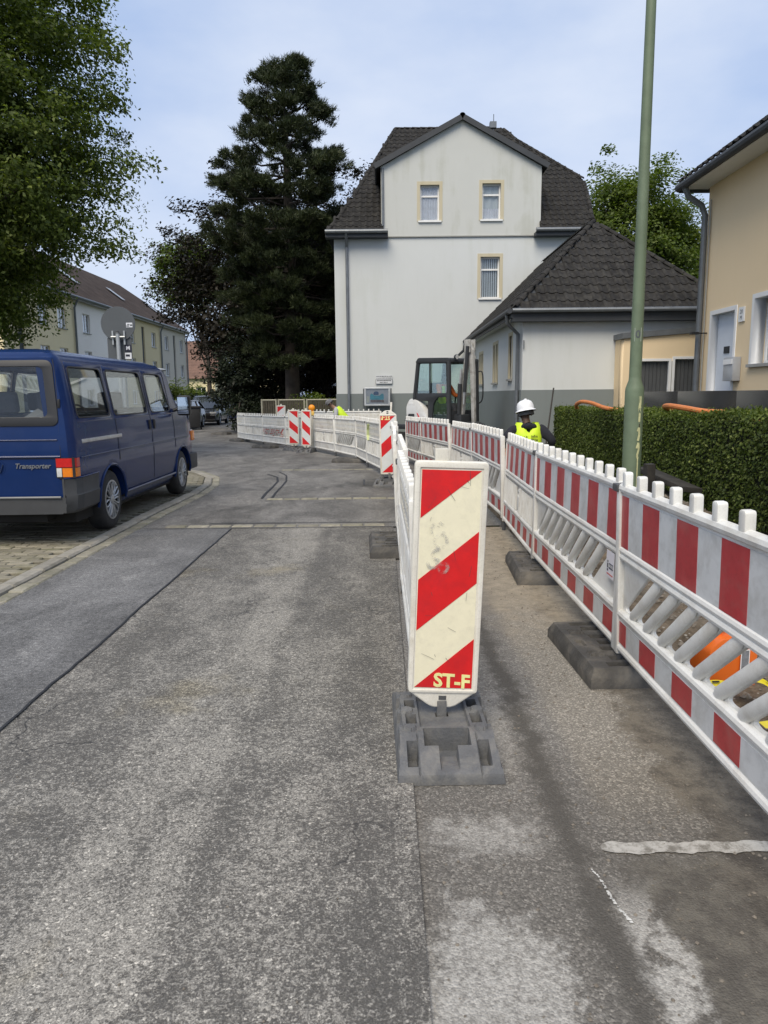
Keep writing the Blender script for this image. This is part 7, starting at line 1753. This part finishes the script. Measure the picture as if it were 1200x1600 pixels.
for nm, pts in (('print', [(-.075, 1.31), (-.064, 1.31), (-.064, 1.375), (-.075, 1.375)]), ('print', [(-.045, 1.31), (-.034, 1.31), (-.034, 1.375), (-.055, 1.385), (-.045, 1.37)])): link_mesh(nm, plate_mesh(nm, pts, [], .003, lambda u, v, w: (u, -.112 - w, v), smooth=False), M['black'], vs_)
link_mesh('lettering', text_mesh('lettering', 'infra', .048, lambda u, v, w: (.06 + u, -.113 - w, 1.375 + v), .0005, offset=.0012), M['black'], vs_); link_mesh('lettering', text_mesh('lettering', 'fibre', .052, lambda u, v, w: (.06 + u, -.113 - w, 1.325 + v), .0005, offset=.0012), M['black'], vs_)
hp = Vector(J['head']) + Vector((-.005, -.01, .055)); hm = Matrix.Translation(hp) @ Matrix.Rotation(R(-9), 4, 'X') @ Matrix.Rotation(R(-8), 4, 'Y')
he = MB().lathe([(.150, -.022), (.140, -.008), (.122, .0), (.122, .03), (.116, .07), (.098, .105), (.062, .128), (.0001, .136)], 28, hm @ Matrix.Diagonal((.95, 1.15, 1, 1))).build('helmet', M['helmet'], p1, smooth=True, ang=50)
MB().bx(-.018, .018, -.10, .11, .10, .142, hm).build('helmet_ridge', M['helmet'], he, bevel=.012)
MB().lathe([(.106, -.075), (.108, -.05), (.104, -.03)], 20, hm).build('helmet_strap', M['clip'], he, smooth=True)

# second workman bending behind the far barrier
J = dict(hip=(.20, 0, .88), chest=(-.05, 0, 1.17), neck=(-.17, 0, 1.27), head=(-.27, -.01, 1.38), shL=(-.08, .17, 1.20), shR=(-.08, -.17, 1.20), elL=(-.15, .2, .95), elR=(-.10, -.22, .93), wrL=(-.3, .14, .80), wrR=(-.28, -.14, .78), haL=(-.36, .11, .76), haR=(-.34, -.11, .74),
         hpL=(.20, .1, .82), hpR=(.20, -.1, .82), knL=(.08, .12, .46), knR=(.10, -.12, .46), anL=(.20, .13, .1), anR=(.22, -.13, .1), toL=(.05, .14, .05), toR=(.07, -.14, .05))
p2, V, upv, F = person('workman in grey cap and shirt with yellow vest bending behind the far white barrier', J, (-1.30, 22.2, gz(22) - .02), M['skin_mid'], M['grey_shirt'], M['trousers'], (-1, -.15, -.35))
ax = (Vector(J['chest']) - Vector(J['hip'])).normalized(); yd = Vector((0, 1, 0)); xd = yd.cross(ax)
h0, c0 = Vector(J['hip']), Vector(J['chest'])
vest(p2, [(h0 + ax * .02, .14, .18, xd, yd, 0), (h0.lerp(c0, .5), .138, .178, xd, yd, 0), (c0, .145, .185, xd, yd, 0), (c0 + ax * .08, .12, .15, xd, yd, 0)], M['hivis'])
hm = Matrix.Translation(V('head') + upv * .05) @ upv.to_track_quat('Z', 'Y').to_matrix().to_4x4()
MB().lathe([(.112, -.03), (.112, .02), (.1, .055), (.06, .08), (.0001, .088)], 20, hm).build('cap', M['cap_grey'], p2, smooth=True)
MB().prism(round_poly([(-.17, -.07), (-.08, -.09), (-.08, .09), (-.17, .07)], .03), -.02, -.01, lambda u, v, w: tuple(Vector(J['head']) + upv * (.05 + w) + F * (-u) + Vector((0, 1, 0)) * v)).build('cap_peak', M['cap_grey'], p2)
skin('beard', {'a': (tuple(V('head') + F * .06 - upv * .075), .04), 'b': (tuple(V('head') + F * .085 - upv * .08), .03)}, [('a', 'b')], M['hair'], p2, 1)

# excavator driver, seated in the cab (local frame turned with the machine)
cth, sth = math.cos(R(219.7)), math.sin(R(219.7))
def ex2w(p): return (p[0] * cth - p[1] * sth, p[0] * sth + p[1] * cth, p[2])
J = dict(hip=(0, -.02, 1.16), chest=(0, 0, 1.56), neck=(0, .03, 1.74), head=(.02, .08, 1.88), shL=(-.19, .01, 1.67), shR=(.19, .01, 1.67), elL=(-.27, .12, 1.42), elR=(.27, .12, 1.42), wrL=(-.31, .27, 1.40), wrR=(.31, .27, 1.40), haL=(-.32, .32, 1.40), haR=(.32, .32, 1.40),
         hpL=(-.10, .05, 1.13), hpR=(.10, .05, 1.13), knL=(-.14, .48, 1.15), knR=(.14, .48, 1.15), anL=(-.14, .62, .80), anR=(.14, .62, .80), toL=(-.14, .76, .75), toR=(.14, .76, .75))
J = {k: ex2w((v[0], v[1] + .20, v[2])) for k, v in J.items()}
p3, V, upv, F = person('driver in orange jacket and yellow vest sitting in the excavator cab', J, (1.46, 19.6, gz(19.6) + .12), M['skin_dark'], M['hivis_o'], M['trousers'], ex2w((.15, 1, -.35)))
xd, yd = ex2w((1, 0, 0)), ex2w((0, 1, 0))
for s in (-1, 1):
    c = [ex2w((s * .10, .20, z)) for z in (1.2, 1.45, 1.66)]
    vest(p3, [(c[0], .08, .150, xd, yd, 0), (c[1], .08, .152, xd, yd, 0), (c[2], .07, .125, xd, yd, 0)], M['hivis'], 'vest_half')
